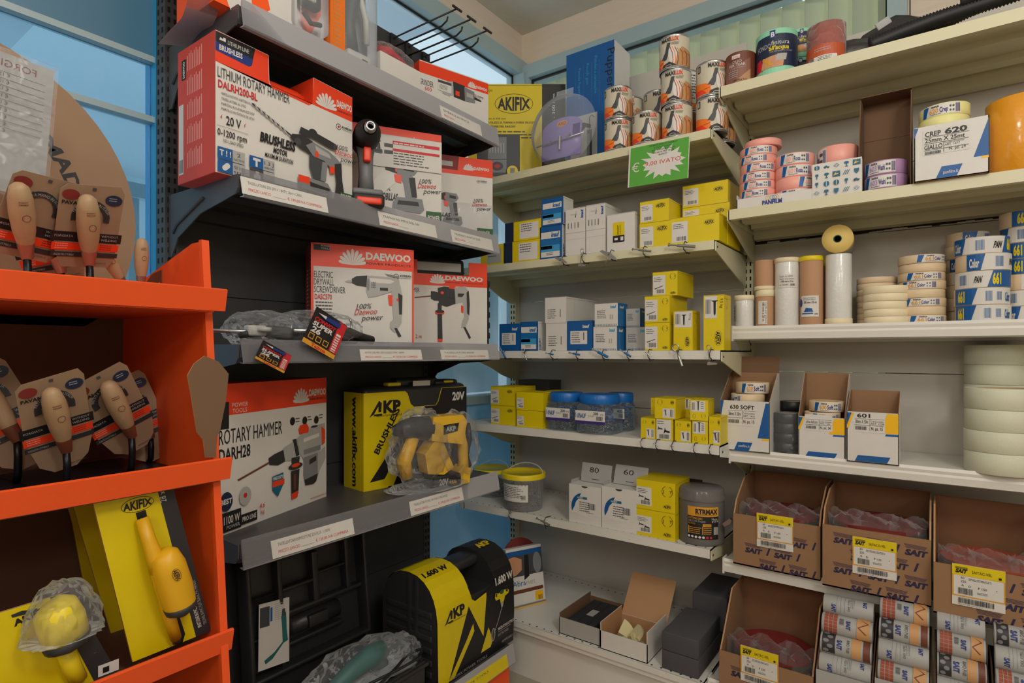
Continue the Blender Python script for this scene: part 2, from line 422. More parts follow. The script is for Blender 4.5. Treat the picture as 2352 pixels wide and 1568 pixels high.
# what is seen outside the blue window
m = MB()
m.box(-4.2, -4.1, -1.5, 6, 0, 3.05, 'outside_wall')
m.box(-4.12, -4.05, -1.5, 6, 2.2, 2.25, 'frame_blue')
struct(m.build('wall_outside'))
m = MB(); m.box(-3.6, -1.75, 1.2, 2.25, 2.86, 2.94, 'outside_dark'); m.box(-3.9, -1.72, -1.5, .75, 2.45, 2.50, 'outside_wall'); struct(m.build('trim_3'))
m = MB(); m.box(-2.75, -2.7, -1.2, 1.2, 1.80, 1.86, 'frame_blue')
m.box(-2.76, -2.72, .75, .80, .9, 1.80, 'frame_blue'); m.box(-2.76, -2.72, 1.02, 1.06, .9, 1.80, 'frame_blue'); m.box(-2.76, -2.72, .8, 1.06, 1.3, 1.42, 'lgrey')
struct(m.build('window_3'))
# ------------------------------------------------------------------ shelving
mat('cream_metal', hexc('d3cfae'), .45, var=.05, scale=9)
mat('white_metal', hexc('dcdad2'), .4, var=.03, scale=9)
mat('panel_white', hexc('c3beb4'), .55, var=.03, scale=5)
mat('black_metal', hexc('3a3b3d'), .5, var=.10, scale=8, bump=.1)
mat('charcoal_shelf', hexc('4a4a4b'), .42, var=.10, scale=8)
mat('slot_dark', hexc('08090a'), .8)
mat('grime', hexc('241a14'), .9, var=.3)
clear('strip_plastic', (.38, .38, .40), .34, .12, tint=(.7, .7, .74))
ZA = {1: 1.825, 2: 1.488, 3: 1.157, 4: .872, 5: .557, 6: .20}
YA = {1: 1.766, 2: 1.766, 3: 1.766, 4: 1.766, 5: 1.766, 6: 1.67}
ZB = {1: 1.944, 2: 1.580, 3: 1.229, 4: .850, 5: .516, 6: .20}
YB = {1: 1.77, 2: 1.80, 3: 1.90, 4: 1.87, 5: 1.84, 6: 1.72}
YP = 2.14
def slots(m, x, y, z0, z1, n, dx=.004, axis='y', pitch=.025, hh=.013):
    z = z0
    while z < z1:
        if axis == 'y': m.box(x - dx, x + dx, y - .0008, y, z, z + hh, 'slot_dark')
        else: m.box(x, x + .0008, y - dx, y + dx, z, z + hh, 'slot_dark')
        z += pitch
def bracket(par, x, yf, z, c, back=.115, curve=False, inw=1):
    """side bracket under a shelf end, in the Y-Z plane at x"""
    L = YP - .03 - yf
    poly = [(0, -.004), (L, -.004), (L, -back)]
    if curve: poly += [(L * .9, -back), (L * .72, -back * .85), (L * .5, -back * .58), (L * .3, -back * .4), (0, -.03)]
    else: poly += [(L * .93, -back), (0, -.032)]
    m = MB(); m.prism(poly, (-.003, 0, 0), c, O=(x, yf, z), U=(0, 1, 0), V=(0, 0, 1))
    m.box(x - .004, x + .001, yf + .012, yf + .018, z - .022, z - .016, 'slot_dark')
    return m.build('bracket', par)
def gshelf(par, x0, x1, yf, z, c, lip=.027, dots=False, rail=False, base=False):
    m = MB()
    m.box(x0, x1, yf + .002, YP - .005, z - .004, z, c)
    m.box(x0, x1, yf, yf + .003, z - lip, z, c)
    m.box(x0, x1, yf + .003, yf + .02, z - lip, z - lip + .002, c)
    m.box(x0, x0 + .002, yf, YP - .01, z - lip, z, c); m.box(x1 - .002, x1, yf, YP - .01, z - lip, z, c)
    for k in (.32, .66): m.box(x0 + .01, x1 - .01, yf + (YP - yf) * k, yf + (YP - yf) * k + .045, z - .02, z - .004, c)
    m.box(x0 + .002, x1 - .002, YP - .05, YP - .006, z - .045, z - .004, c)
    if dots:
        cv = Canvas(m, (x0, yf, z), (1, 0, 0), (0, 1, 0), (0, 0, 1))
        n = int((x1 - x0) / .03)
        for i in range(n):
            cv.k = 2; cv.ell(.02 + i * .03, .014, .0035, .0035, 'slot_dark', 8); cv.k = 2; cv.ell(.02 + i * .03, YP - yf - .03, .0035, .0035, 'slot_dark', 8)
    o = m.build('shelf', par)
    if rail:
        q = MB(); prof = [(0, .002), (-.010, .004), (-.014, -.004), (-.012, -.012), (-.014, -.018), (-.012, -.036), (0, -.040)]
        q.prism(prof, (x1 - x0 - .004, 0, 0), 'white_metal', O=(x0 + .002, yf, z), U=(0, 1, 0), V=(0, 0, 1), smooth=False)
        q.box(x0 - .003, x0 + .002, yf - .015, yf + .02, z - .042, z + .006, 'white_metal')
        q.build('price_rail', o)
    return o
UA = thing('metal_shelving_unit', 'cream metal shelving bay in the corner with six shelves', 'shelving unit', (0, 0, 0), group=None)
UB = thing('metal_shelving_unit', 'off-white metal shelving bay at right holding tapes and sanding discs', 'shelving unit', (0, 0, 0))
def panels(par, x0, x1, zs, c):
    for a, b in zip(zs, zs[1:]):
        m = MB(); m.box(x0, x1, YP, YP + .012, a + .0012, b - .0012, c)
        if abs(b - 1.525) < .01 and x0 > -.6: pass
        m.build('back_panel', par)
panels(UA, -1.52, -.538, [.03, .49, .934, 1.375, 1.81, 2.243], 'panel_white')
panels(UB, -.512, .46, [.03, .65, 1.087, 1.525, 1.73, 2.165], 'panel_white')
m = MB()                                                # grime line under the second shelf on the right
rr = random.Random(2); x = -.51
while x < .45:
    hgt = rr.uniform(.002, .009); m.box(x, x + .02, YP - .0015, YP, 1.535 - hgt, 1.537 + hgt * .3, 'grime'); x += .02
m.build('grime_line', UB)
def upright(par, xc, top, c):
    m = MB(); m.box(xc - .015, xc + .015, YP - .03, YP + .03, 0, top, c)
    for dx in (-.007, .007): slots(m, xc + dx, YP - .03, .1, top - .03, 0, dx=.0025)
    m.build('upright', par)
upright(UA, -1.533, 2.25, 'cream_metal'); upright(UB, -.525, 1.985, 'cream_metal'); upright(UB, .475, 2.2, 'cream_metal')
for i in range(1, 6):
    c = 'cream_metal' if i < 3 else 'white_metal'
    x1 = {1: -.546, 2: -.535, 3: -.517, 4: -.520, 5: -.548}[i]
    s_ = gshelf(UA, -1.547, x1, YA[i], ZA[i], c, dots=(i == 5))
    if i < 4 or i == 5: bracket(s_, x1 + .003, YA[i], ZA[i], 'cream_metal', back=.11 if i < 5 else .075)
    if i == 4: bracket(s_, x1 + .003, YA[i], ZA[i], 'white_metal', back=.09)
    bracket(s_, -1.522, YA[i], ZA[i], 'cream_metal', back=.12, curve=True)
s_ = gshelf(UA, -1.53, -.54, 1.67, .20, 'white_metal', lip=.018, dots=True)
m = MB(); m.box(-1.53, -.54, 1.70, 1.715, .0, .18, 'white_metal'); m.box(-1.53, -.54, 1.676, 1.70, .165, .183, 'white_metal'); m.build('kick_plate', UA)
for i in range(1, 6):
    c = 'cream_metal' if i < 3 else 'white_metal'
    x0 = {1: -.521, 2: -.505, 3: -.517, 4: -.517, 5: -.527}[i]
    s_ = gshelf(UB, x0, .47, YB[i], ZB[i], c, rail=i > 2, lip=.03)
    bracket(s_, x0 - .001, YB[i], ZB[i], 'cream_metal', back=.12 if i < 5 else .08)
s_ = gshelf(UB, -.535, .47, 1.72, .20, 'white_metal', lip=.018, rail=True)
m = MB(); m.box(-.53, .47, 1.75, 1.76, 0, .18, 'white_metal'); m.build('kick_plate', UB)

# black bay along the window wall
UC = thing('metal_shelving_unit', 'black metal shelving bay standing against the blue window', 'shelving unit', (0, 0, 0))
Y0C, Y1C, XB, XF = .672, 1.583, -1.55, -1.222
ZCs = {1: 1.905, 2: 1.538, 3: 1.168, 4: .733, 5: .165}
XFc = {1: -1.222, 2: -1.222, 3: -1.222, 4: -1.222, 5: -1.155}
for a, b in ((.03, .40), (.40, .80), (.80, 1.30), (1.30, 1.70), (1.70, 2.275)):
    m = MB(); m.box(XB - .012, XB, Y0C + .015, Y1C - .012, a + .001, b - .001, 'black_metal'); m.build('back_panel', UC)
m = MB(); m.box(XB - .018, XB - .013, Y0C + .02, Y1C - .015, .03, 2.27, 'slot_dark'); m.build('seam_blackout', UC)  # black sheet added behind the panels to keep sky light from their seams
for y, top in ((Y0C + .006, 2.29), (Y1C, 2.275)):
    m = MB(); m.box(XB - .05, XB + .002, y - .017, y + .015, 0, top, 'charcoal_shelf')
    for dy in (-.008, .006): slots(m, XB + .002, y + dy, .1, top - .02, 0, dx=.003, axis='x')
    z = .1
    while z < top - .02:
        for dx in (-.012, -.034): m.box(XB + dx - .003, XB + dx + .003, y - .0178, y - .017, z, z + .013, 'slot_dark')
        z += .025
    m.build('upright', UC)
for i in range(1, 6):
    z, xf = ZCs[i], XFc[i]; m = MB(); c = 'charcoal_shelf'
    m.box(XB, xf - .002, Y0C, Y1C, z - .004, z, c)
    m.prism([(0, 0), (.004, -.002), (.012, -.028), (.004, -.040), (-.012, -.040), (-.012, -.036), (0, -.030)], (0, Y1C - Y0C, 0), 'black_metal', O=(xf - .006, Y0C, z), U=(1, 0, 0), V=(0, 0, 1))
    for k in (.35, .7): m.box(xf - .33 * k - .05, xf - .33 * k, Y0C + .01, Y1C - .01, z - .022, z - .004, 'black_metal')
    m.box(XB, XB + .03, Y0C, Y1C, z - .05, z - .004, 'black_metal')
    s_ = m.build('shelf', UC)
    if i < 5:
        for y, bk in ((Y0C - .003, .15), (Y1C + .003, .13)):
            L = xf - XB; q = MB()
            q.prism([(0, .004), (0, -bk), (.02, -bk), (.05, -bk * .72), (L * .5, -bk * .42), (L * .8, -.05), (L - .01, -.042), (L, -.03), (L, .0)], (0, .003, 0), 'charcoal_shelf' if y < 1 else 'black_metal', O=(XB, y, z), U=(1, 0, 0), V=(0, 0, 1))
            q.tube([(XB + .03, y - .001, z - bk * .62), (XB + .05, y - .001, z - bk * .5), (XB + L * .55, y - .001, z - .03)], .004, 'black_metal', 6)
            q.build('bracket', s_)
    q = MB(); lo = -.052 if i != 3 else -.042
    q.prism([(.008, .012), (.009, .012), (.020, lo + .004), (.018, lo), (.004, lo + .002), (.004, lo + .003), (.016, lo + .003), (.007, -.002)], (0, Y1C - Y0C - .002, 0), 'strip_plastic', O=(xf - .002, Y0C + .001, z), U=(1, 0, 0), V=(0, 0, 1))
    q.build('price_strip', s_)
m = MB(); m.box(-1.19, -1.165, Y0C, Y1C, 0, .105, 'orange'); m.build('kick_plate', UC)
# white paper price slips in the strips
def slip(i, y0, y1, l1, l2, label, z1=0):
    xf = XFc[i]; z = ZCs[i]; h = .040 if i != 3 else .030
    t = thing('price_slip', label, 'price label', (xf + .0195, (y0 + y1) / 2, z - (.046 if i != 3 else .038)), RZC, group='paper price slips in the black shelving strips')
    t.rotation_euler = (math.radians(-13), 0, RZC)
    w = y1 - y0; m = MB(); m.box(-w / 2, w / 2, 0, .0006, 0, h, 'paper'); c = Canvas(m, (-w / 2, 0, 0), (1, 0, 0), (0, 0, 1), (0, -1, 0))
    c.text(l1, .07 * w, h * .62, h * .17, 'dgrey', w=w * .62); c.text(l2[0], .07 * w, h * .22, h * .17, 'red', w=w * .24)
    if l2[1]: c.text(l2[1], .50 * w, h * .22, h * .17, 'red', w=w * .42)
    c.line([(w * .33, h * .22), (w * .48, h * .22)], .0006, 'grey')
    m.build('slip', t); return t
def slip_px(i, pa, pb, ya, yb, *a):
    p = onX(pa, ya, XFc[i] + .02).y; q = onX(pb, yb, XFc[i] + .02).y; return slip(i, p, q, *a)
slip_px(2, 557, 755, 420, 470, 'TASSELLATORE SDS 20V + 1 BATT. 2AH + CARIC.', ('PREZZO LANCIO', '€ 199,00 IVA COMPRESA'), 'white price slip under the tall rotary hammer box on the second black shelf')
slip_px(2, 873, 1005, 500, 530, 'TRAPANI AD IMPULSI BL 18V', ('PREZZO LANCIO', ''), 'white price slip under the bare impact driver')
slip_px(2, 1040, 1134, 540, 570, 'TRAPANO AVVITATORE', ('PREZZO LANCIO', ''), 'white price slip at far end of the second black shelf')
slip_px(1, 1015, 1108, 240, 290, 'SMERIGLIATRICE', ('PREZZO LANCIO', ''), 'white price slip on the top black shelf below the grinder box')
slip_px(3, 830, 971, 800, 800, 'AVVITATORE PER CARTONGESSO 570W - 600MM', ('PREZZO LANCIO', '€ 129,00 IVA COMPRESA'), 'white price slip below the drywall screwdriver box')
slip_px(3, 1015, 1124, 800, 800, 'TASSELLATORE 850W', ('PREZZO LANCIO', '€ 139,00 IVA COMPRESA'), 'white price slip at far end of the third black shelf')
slip_px(4, 627, 815, 1240, 1200, "TASSELLATORE/DEMOLITORE SDS-PLUS  1.100W", ('PREZZO LANCIO', '€ 135,00 IVA COMPRESA'), 'large white price slip below the big rotary hammer carton')
slip_px(4, 945, 1066, 1150, 1130, 'TASSELLATORE 3 FUNZ. 20V 4 KIA 5.0 BRUSHLESS', ('PREZZO LANCIO', '€ 199,00 IVA COMPRESA'), 'white price slip below the yellow hammer drill in a bag')
t = slip(5, 1.22, 1.54, 'AKIFIX POWER TOOLS', ('', ''), 'yellow price slip below the mixer case on the bottom black shelf')
t.children[0].data.materials[0] = pm('yellow')
# ------------------------------------------------------------------ print helpers
def aktext(c, x, y, h, w, col='ink'):
    vs, fs, L = glyphs('AKIFIX', .035); sx = w / L; out = []
    for a, b in vs:
        X = a * sx - w / 2; q = 1 - .38 * (2 * X / w) ** 2; out.append((x + X, y + (b - .5) * h * q))
    c.raw(out, fs, col); c.k += 1
def aklogo(c, x, y, w, ring=True):
    if ring: c.ring(x, y, w / 2, w * .26, w * .012, 'ink', 28)
    aktext(c, x, y, w * .34, w * .84)
def screw(c, x, y, L, rot=0, col='ink', t=.07, short=False):
    o = c.push(x, y, rot); w = L * t
    c.poly([(0, -w * 1.9), (w * .8, -w * .6), (L * .85, -w * .5), (L, 0), (L * .85, w * .5), (w * .8, w * .6), (0, w * 1.9)], col)
    c.pop(o)
def joy(c, x, y, r):
    c.ring(x, y, r, r, r * .08, 'ink', 16); c.text('J', x - r * .85, y - r * .25, r * .5, 'ink', bold=.02); c.text('Y', x + r * .4, y - r * .25, r * .5, 'ink', bold=.02)
    c.k += 1; c.rect(x - r * .35, y - r * 1.05, r * .7, r * .25, 'yellow'); c.rect(x - r * .35, y + r * .8, r * .7, r * .25, 'yellow')
def daewoo(c, x, y, h, w, sub=True, col='white'):
    """petal fan and wordmark; x,y lower left; h logo height"""
    r = h * .5; cx_, cy_ = x + r * 1.15, y + h * .02
    for i in range(9):
        a = math.radians(90 + (i - 4) * 19); L = h * (.98 - .035 * abs(i - 4))
        o = c.push(cx_, cy_, math.degrees(a) - 90)
        c.poly([(0, 0), (-h * .095, L * .70), (-h * .085, L * .90), (0, L), (h * .085, L * .90), (h * .095, L * .70)], col); c.k -= 1; c.pop(o)
    c.k += 1
    tx = x + h * 1.35; c.text('DAEWOO', tx, y + h * (.42 if sub else .22), h * .40, col, w=w - h * 1.35, bold=.045)
    if sub: c.text('POWER PRODUCTS', tx, y + h * .12, h * .13, 'ink' if sub is True else sub, w=w - h * 1.35)
def sticker(c, x, y, w, h, lines=3, pic=None, bars=True, seed=1):
    c.rect(x, y, w, h, 'paper')
    c.greek(x + w * .08, y + h * .86, w * .7, lines, h * .09, 'dgrey', seed)
    if pic == 'screw': screw(c, x + w * .15, y + h * .30, w * .75, 18, 'dgrey')
    if pic == 'vscrew': screw(c, x + w * .5, y + h * .9, h * .7, -90, 'ink', .09)
    if pic == 'short':
        screw(c, x + w * .18, y + h * .5, w * .32, -10, 'dgrey', .22); screw(c, x + w * .55, y + h * .38, w * .35, -10, 'ink', .22)
    if bars: c.bars(x + w * .3, y + h * .07, w * .6, h * .2, 'ink', 18, seed)
def knauf(c, x, y, h, w, col='white'):
    c.text('knauf', x, y, h, col, w=w, bold=.05, shear=.12)
def carton(name, label, cat, cx, w, h, Y, z, d, col='yellow', cs=None, pr=None, lb=None, rz=0, group=None, at=None, part='carton', rot=0, rim=True):
    if at is None: at = (cx, Y, z)
    t = thing(name, label, cat, at, rz + math.radians(rot), group)
    m = MB(); m.box(-w / 2, w / 2, 0, d, 0, h, col, cs)
    Fc = lambda f, mb=m, k=2: (lambda c: (setattr(c, 'k', k), c)[1])(face(mb, f, -w / 2, w / 2, 0, d, 0, h))
    if rim:                                   # tuck-in lid seam
        q = Fc('front', m, 1); q.rect(0, h * .985, w, max(.0006, h * .004), 'ink')
        q = Fc('right', m, 1); q.rect(d * .02, h * .93, d * .96, .0008, 'dgrey')
    if pr: pr(Fc)
    m.build(part, t)
    if lb:
        q = MB(); lb(lambda f: Fc(f, q, 5)); q.build('label', t)
    return t
def A(i, p0, p1, pyt, dy=.012, z=None):
    Y = YA[i] + dy; return A_(p0, p1, pyt, Y, ZA[i] if z is None else z) + (Y,)
def B(i, p0, p1, pyt, dy=.012, z=None):
    Y = YB[i] + dy; return A_(p0, p1, pyt, Y, ZB[i] if z is None else z) + (Y,)
def Abox(i, p0, p1, pyt, label, d=.1, dy=.012, z=None, **k):
    cx, w, h, Y = A(i, p0, p1, pyt, dy, z); zz = ZA[i] + .0005 if z is None else z
    k.setdefault('name', 'fixings_box'); k.setdefault('cat', 'box')
    return carton(k.pop('name'), label, k.pop('cat'), cx, w, h - .0005, Y, zz, d, **k), zz + h
# --- prints for the yellow boxes
def ak_print(w, h, pic=None, lab=True, logo=(.72, .72, .36), joyat=None, labbox=(.04, .12, .40, .74), side=True, seed=1, dark=False):
    def pr(Fc):
        c = Fc('front'); aklogo(c, w * logo[0], h * logo[1], w * logo[2])
        if joyat: joy(c, w * joyat[0], h * joyat[1], w * joyat[2])
        if dark:
            r = Fc('right'); r.rect(.07, 0, .3, h, 'navy') if False else None
    def lb(Fc):
        c = Fc('front'); sticker(c, w * labbox[0], h * labbox[1], w * labbox[2], h * labbox[3], 3, pic, True, seed)
    return dict(pr=pr, lb=lb if lab else None)
def Aak(i, p0, p1, pyt, label, d=.12, dy=.012, z=None, group=None, rot=0, **k):
    cx, w, h, Y = A(i, p0, p1, pyt, dy, z); zz = ZA[i] + .0005 if z is None else z
    pp = ak_print(w, h, **k)
    return carton('screw_box', label, 'box', cx, w, h - .001, Y, zz, d, 'yellow', group=group, rot=rot, **pp), zz + h

# ================================================================== corner bay, top shelf (1)
Zt = ZA[1] + .0005
# big yellow hole-saw box with a black end
a = ray(1075, 193) * 2.31; b = ray(1299, 193) * 2.31; w = (b - a).length; h = H + a.z - Zt; wy = w * .759
def pr(Fc):
    c = Fc('front'); c.rect(wy, 0, w - wy, h, 'kblk')
    aklogo(c, wy * .62, h * .80, wy * .52)
    c.text('001', wy * .25, h * .92, .010, 'ink', w=.022)
    c.text('40 mm - 300 mm', wy + (w - wy) * .55, h * .45, .011, 'white', rot=90, w=h * .45)
    c.text("L'UTILIZZO DI TRAPANI A DIVERSE VELOCITÀ", wy * .26, h * .60, .007, 'ink', w=wy * .66, bold=.02); c.text('mm A 300 mm', wy * .26, h * .64, .007, 'ink', w=wy * .25)
    c.text('LAZIONE DEL RAGGIO', wy * .26, h * .56, .007, 'ink', w=wy * .38, bold=.02)
    c.greek(wy * .26, h * .51, wy * .66, 3, .012, 'dgrey', 4)
    c.rect(wy * .12, h * .06, wy * .58, h * .43, 'dgrey'); c.rect(wy * .27, h * .24, wy * .25, h * .22, 'grey'); c.rect(wy * .27, h * .10, wy * .25, h * .13, 'grey')
    c.ell(wy * .395, h * .165, wy * .08, h * .045, 'dgrey'); c.ell(wy * .395, h * .165, wy * .04, h * .02, 'red')
    for k in range(6): c.rect(wy * (.29 + k * .037), h * .30, wy * .015, h * .10, 'lgrey')
    c.ell(wy * .60, h * .11, wy * .09, wy * .09, 'kblk'); c.ell(wy * .60, h * .115, wy * .075, wy * .075, 'yellow'); c.rect(wy * .57, h * .085, wy * .06, h * .06, 'grey')
carton('boxed_hole_saw_kit', 'large yellow and black flat hole saw box leaning upright in the corner', 'box', 0, w, h, 0, Zt, .06, 'yellow', {'r': 'kblk'}, pr=pr, rz=math.atan2(b.y - a.y, b.x - a.x), at=((a.x + b.x) / 2, (a.y + b.y) / 2, Zt))
# blue cartridge gun box, top edge slightly out of square
Y = 1.93; a = onY(1301, 125, Y); b = onY(1411, 125, Y); w = b.x - a.x; h = onY(1411, 90, Y).z - Zt
t = thing('caulking_gun_box', 'tall blue box with a caulking gun picture beside the paint tins', 'box', ((a.x + b.x) / 2, Y, Zt))
m = MB(); m.box(-w / 2, w / 2, 0, .13, 0, h, 'blue', {'r': 'white', 't': 'white'})
c = face(m, 'front', -w / 2, w / 2, 0, .1, 0, h); c.k = 2
c.text('Puppenpistole', w * .86, h * .94, w * .15, 'ink', rot=-90, w=h * .62)
c.text('Pistolet à cartouche', w * .60, h * .92, w * .055, 'cyan', rot=-90, w=h * .30); c.text('Pouch gun', w * .43, h * .88, w * .055, 'cyan', rot=-90, w=h * .17); c.text('Pistola fugatrice', w * .26, h * .86, w * .055, 'cyan', rot=-90, w=h * .25)
for q in (.54, .37, .20, .70): c.rect(w * q, h * .52, .0006, h * .36, 'cyan')
c.rect(w * .10, h * .05, w * .56, h * .42, 'lgrey')
c.poly([(w * .45, h * .07), (w * .55, h * .07), (w * .55, h * .34), (w * .45, h * .34)], 'dgrey'); c.rect(w * .455, h * .09, w * .05, h * .22, 'grey')
c.line([(w * .5, h * .34), (w * .5, h * .44), (w * .55, h * .455), (w * .6, h * .43)], .0025, 'ink')
c.poly([(w * .53, h * .38), (w * .38, h * .41), (w * .20, h * .405), (w * .2, h * .39), (w * .36, h * .385), (w * .24, h * .34), (w * .27, h * .33), (w * .42, h * .365), (w * .53, h * .35)], 'ink')
m.build('carton', t)
# round clear blister with a circle cutter on a violet card
clear('clear_plastic', (.9, .95, 1), .14, .08, tint=(.95, .97, .98))
clear('thin_film', (.9, .93, .96), .05, .12, bump=.9, bscale=22, tint=(.96, .96, .96))
clear('crinkled_film', (.85, .88, .9), .07, .14, bump=.8, bscale=26, tint=(.92, .93, .94))
Y = 1.80; c0 = onY(1287, 322, Y); R = .5 * (onY(1359, 322, Y).x - onY(1214, 322, Y).x)
t = thing('circle_cutter_blister', 'round clear blister with violet card and a steel circle cutter', 'blister pack', (c0.x, Y + .01, Zt)); t.rotation_euler = (math.radians(-5), 0, 0)
m = MB(); m.T = Matrix.Translation((0, 0, R)) @ Matrix.Rotation(PI / 2, 4, 'X')
m.lathe([(R, 0), (R, .004), (R * .93, .006), (R * .91, .03), (R * .86, .036), (0, .037)], 'clear_plastic', 40); m.T = Matrix.Identity(4)
m.box(-.035, .035, -.002, .0, 2 * R - .012, 2 * R + .02, 'clear_plastic')
m.build('blister_shell', t)
m = MB(); pl = [(-R * .62, -R * .80), (R * .62, -R * .80), (R * .62, R * .05)] + [(R * .62 * math.cos(math.radians(q)), R * .05 + R * .28 * math.sin(math.radians(q))) for q in range(10, 171, 20)] + [(-R * .62, R * .05)]
m.prism(pl, (0, .002, 0), 'purple', O=(0, -.012, R)); c = Canvas(m, (0, -.012, R), (1, 0, 0), (0, 0, 1), (0, -1, 0)); c.ell(0, R * .16, R * .17, R * .085, 'gold'); c.text('AXO', 0, R * .12, R * .08, 'red', al='c', bold=.05)
c.rect(R * .35, -R * .3, R * .22, R * .36, 'violet'); m.build('card', t)
m = MB(); m.tube([(-R * .75, -.022, R * .62), (R * .75, -.022, R * .72)], .003, 'steel', 8); m.cyl(.006, -.03, .02, 'steel', 12, (0, -.022, R * .62)); m.box(-R * .38, -R * .28, -.028, -.016, R * .62, R * .70, 'steel'); m.box(R * .22, R * .32, -.028, -.016, R * .66, R * .76, 'steel'); m.build('circle_cutter', t)
# ---- paint tins
mat('tin_steel', hexc('b8b9ba'), .28, .9, var=.05)
def tin(label, x, yc, z, R, h, draw, body='tin_steel', lid='tin_steel', group=None, rot=0, cat='tin', name='paint_tin'):
    t = thing(name, label, cat, (x, yc, z), math.radians(rot), group)
    m = MB(); m.lathe([(0, .002), (R * .97, .002), (R * .98, 0), (R, .001), (R, .004), (R * .985, .005), (R * .985, h - .006), (R, h - .005), (R, h - .001), (R * .98, h)], body, 32)
    m.build('tin_body', t)
    q = MB(); c = wrap(q, R * .985); draw(c, R, h); q.build('label', t)
    q = MB(); q.lathe([(R * .98, h), (R * .93, h), (R * .91, h - .004), (R * .82, h - .004), (R * .80, h - .001), (0, h - .001)], lid, 32); q.build('lid', t)
    return t
def maxilux(c, R, h):
    W_ = R * 2.0
    c.rect(-W_, .006, 2 * W_, h - .013, 'bstone')
    c.poly([(-W_, .008), (-R * .15, .008), (-R * .5, h * .36), (-W_, h * .5)], 'korange'); c.poly([(-W_, .008), (-R * .5, .008), (-R * .85, h * .22), (-W_, h * .25)], 'dorange')
    c.rect(-W_, h * .55, W_ * .25, h * .38, 'lgrey'); c.rect(-W_ * .98, h * .12, W_ * .12, h * .8, 'cyan'); c.rect(-R * 1.25, h * .72, R * .26, h * .20, 'ink'); c.rect(-R * 1.17, h * .75, R * .09, h * .14, 'white')
    c.poly([(-R * .55, h * .28), (-R * .2, h * .5), (-R * .05, h * .76), (R * .18, h * .76), (R * .05, h * .52), (R * .0, h * .38), (-R * .1, h * .28)], 'dgrey')
    c.poly([(R * .05, h * .56), (R * .3, h * .70), (R * .7, h * .40), (R * .62, h * .12), (R * .2, h * .10), (R * .02, h * .38)], 'white')
    c.poly([(R * .45, .008), (R * 1.9, .008), (R * 1.9, h * .5), (R * .9, h * .62), (R * .6, h * .40)], 'tanp')
    for k in range(9):
        x = R * (.12 + k * .16); c.line([(x, h * .66 - k * .003), (x + R * .18, h * .44), (x + R * .22, h * .22), (x + R * .14, .008)], R * .045, ('rust', 'korange', 'dwood', 'gold')[k % 4])
    c.poly([(-R * .4, .008), (-R * .3, h * .14), (R * .1, h * .20), (R * .4, h * .13), (R * .55, .008)], 'kblk'); c.ring(R * .05, h * .07, R * .22, h * .05, R * .04, 'lgrey', 12)
    c.poly([(-R * .75, h * .20), (-R * .3, h * .24), (-R * .28, h * .30), (-R * .55, h * .30)], 'korange')
    c.text('MAXI', -R * .45, h * .80, h * .11, 'ink', w=R * .62, bold=.03); c.text('LUX', R * .19, h * .80, h * .11, 'dorange', w=R * .5, bold=.03)
    c.greek(R * .25, h * .74, R * .5, 3, h * .028, 'dgrey', 2)
def mt(p0, p1, pt, Yc, z, label, rot=0):
    a = onY(p0, pt, Yc); b = onY(p1, pt, Yc); R = .0475; x = (a.x + b.x) / 2
    return tin(label, x, Yc, z, R, .108, maxilux, group='orange and white paint tins on the corner top shelf', rot=rot)
H1 = .1085; g = Zt
mt(1391, 1451, 300, 1.818, g, 'bottom tin of the leftmost front column, next to the blue box', 26); mt(1390, 1452, 230, 1.818, g + H1, 'top tin of the leftmost front column, next to the blue box', 24)
mt(1454, 1519, 300, 1.818, g, 'single front tin between the two front columns', 22)
mt(1521, 1591, 280, 1.818, g, 'bottom tin of the three-high front column', 0); mt(1519, 1587, 210, 1.818, g + H1, 'middle tin of the three-high front column', 6); mt(1515, 1584, 130, 1.818, g + 2 * H1, 'highest tin, on top of the three-high front column', -4)
mt(1603, 1668, 260, 1.835, g, 'lower tin of the right column near the shelf end', 30); mt(1600, 1672, 180, 1.835, g + H1, 'upper tin of the right column near the shelf end', 30)
mt(1416, 1477, 260, 1.916, g, 'lower tin of the back column behind the leftmost column', 10); mt(1416, 1477, 190, 1.916, g + H1, 'upper tin of the back column behind the leftmost column', 4)
mt(1480, 1542, 250, 1.925, g, 'lower back tin behind the single front tin', 25)
mt(1480, 1542, 250, 1.925, g + H1, 'upper back tin behind the single front tin, showing its side', 30)
def plainlab(c, R, h):
    c.rect(-R * 1.6, .006, R * 3.2, h - .012, 'white'); c.greek(R * .1, h * .85, R * 1.1, 9, h * .07, 'dgrey', 5); c.rect(-R * 1.6, .006, R * 3.2, h * .14, 'korange')
def brownlab(c, R, h): c.rect(-R * 1.6, .006, R * 3.2, h - .012, 'dwood'); c.rect(-R * 1.6, h * .3, R * 3.2, h * .2, 'rust')
x_ = onY(1575, 200, 1.94).x
tin('brown labelled tin behind the three-high column', x_, 1.94, g, .0475, .125, brownlab, group=None); tin('white labelled tin on the brown tin behind the three-high column', x_, 1.94, g + .126, .0475, .135, plainlab)
x_ = -.575
tin('wrapped tin tucked against the bracket at the shelf end', x_ + .002, 1.95, g, .0475, .108, maxilux, rot=15)
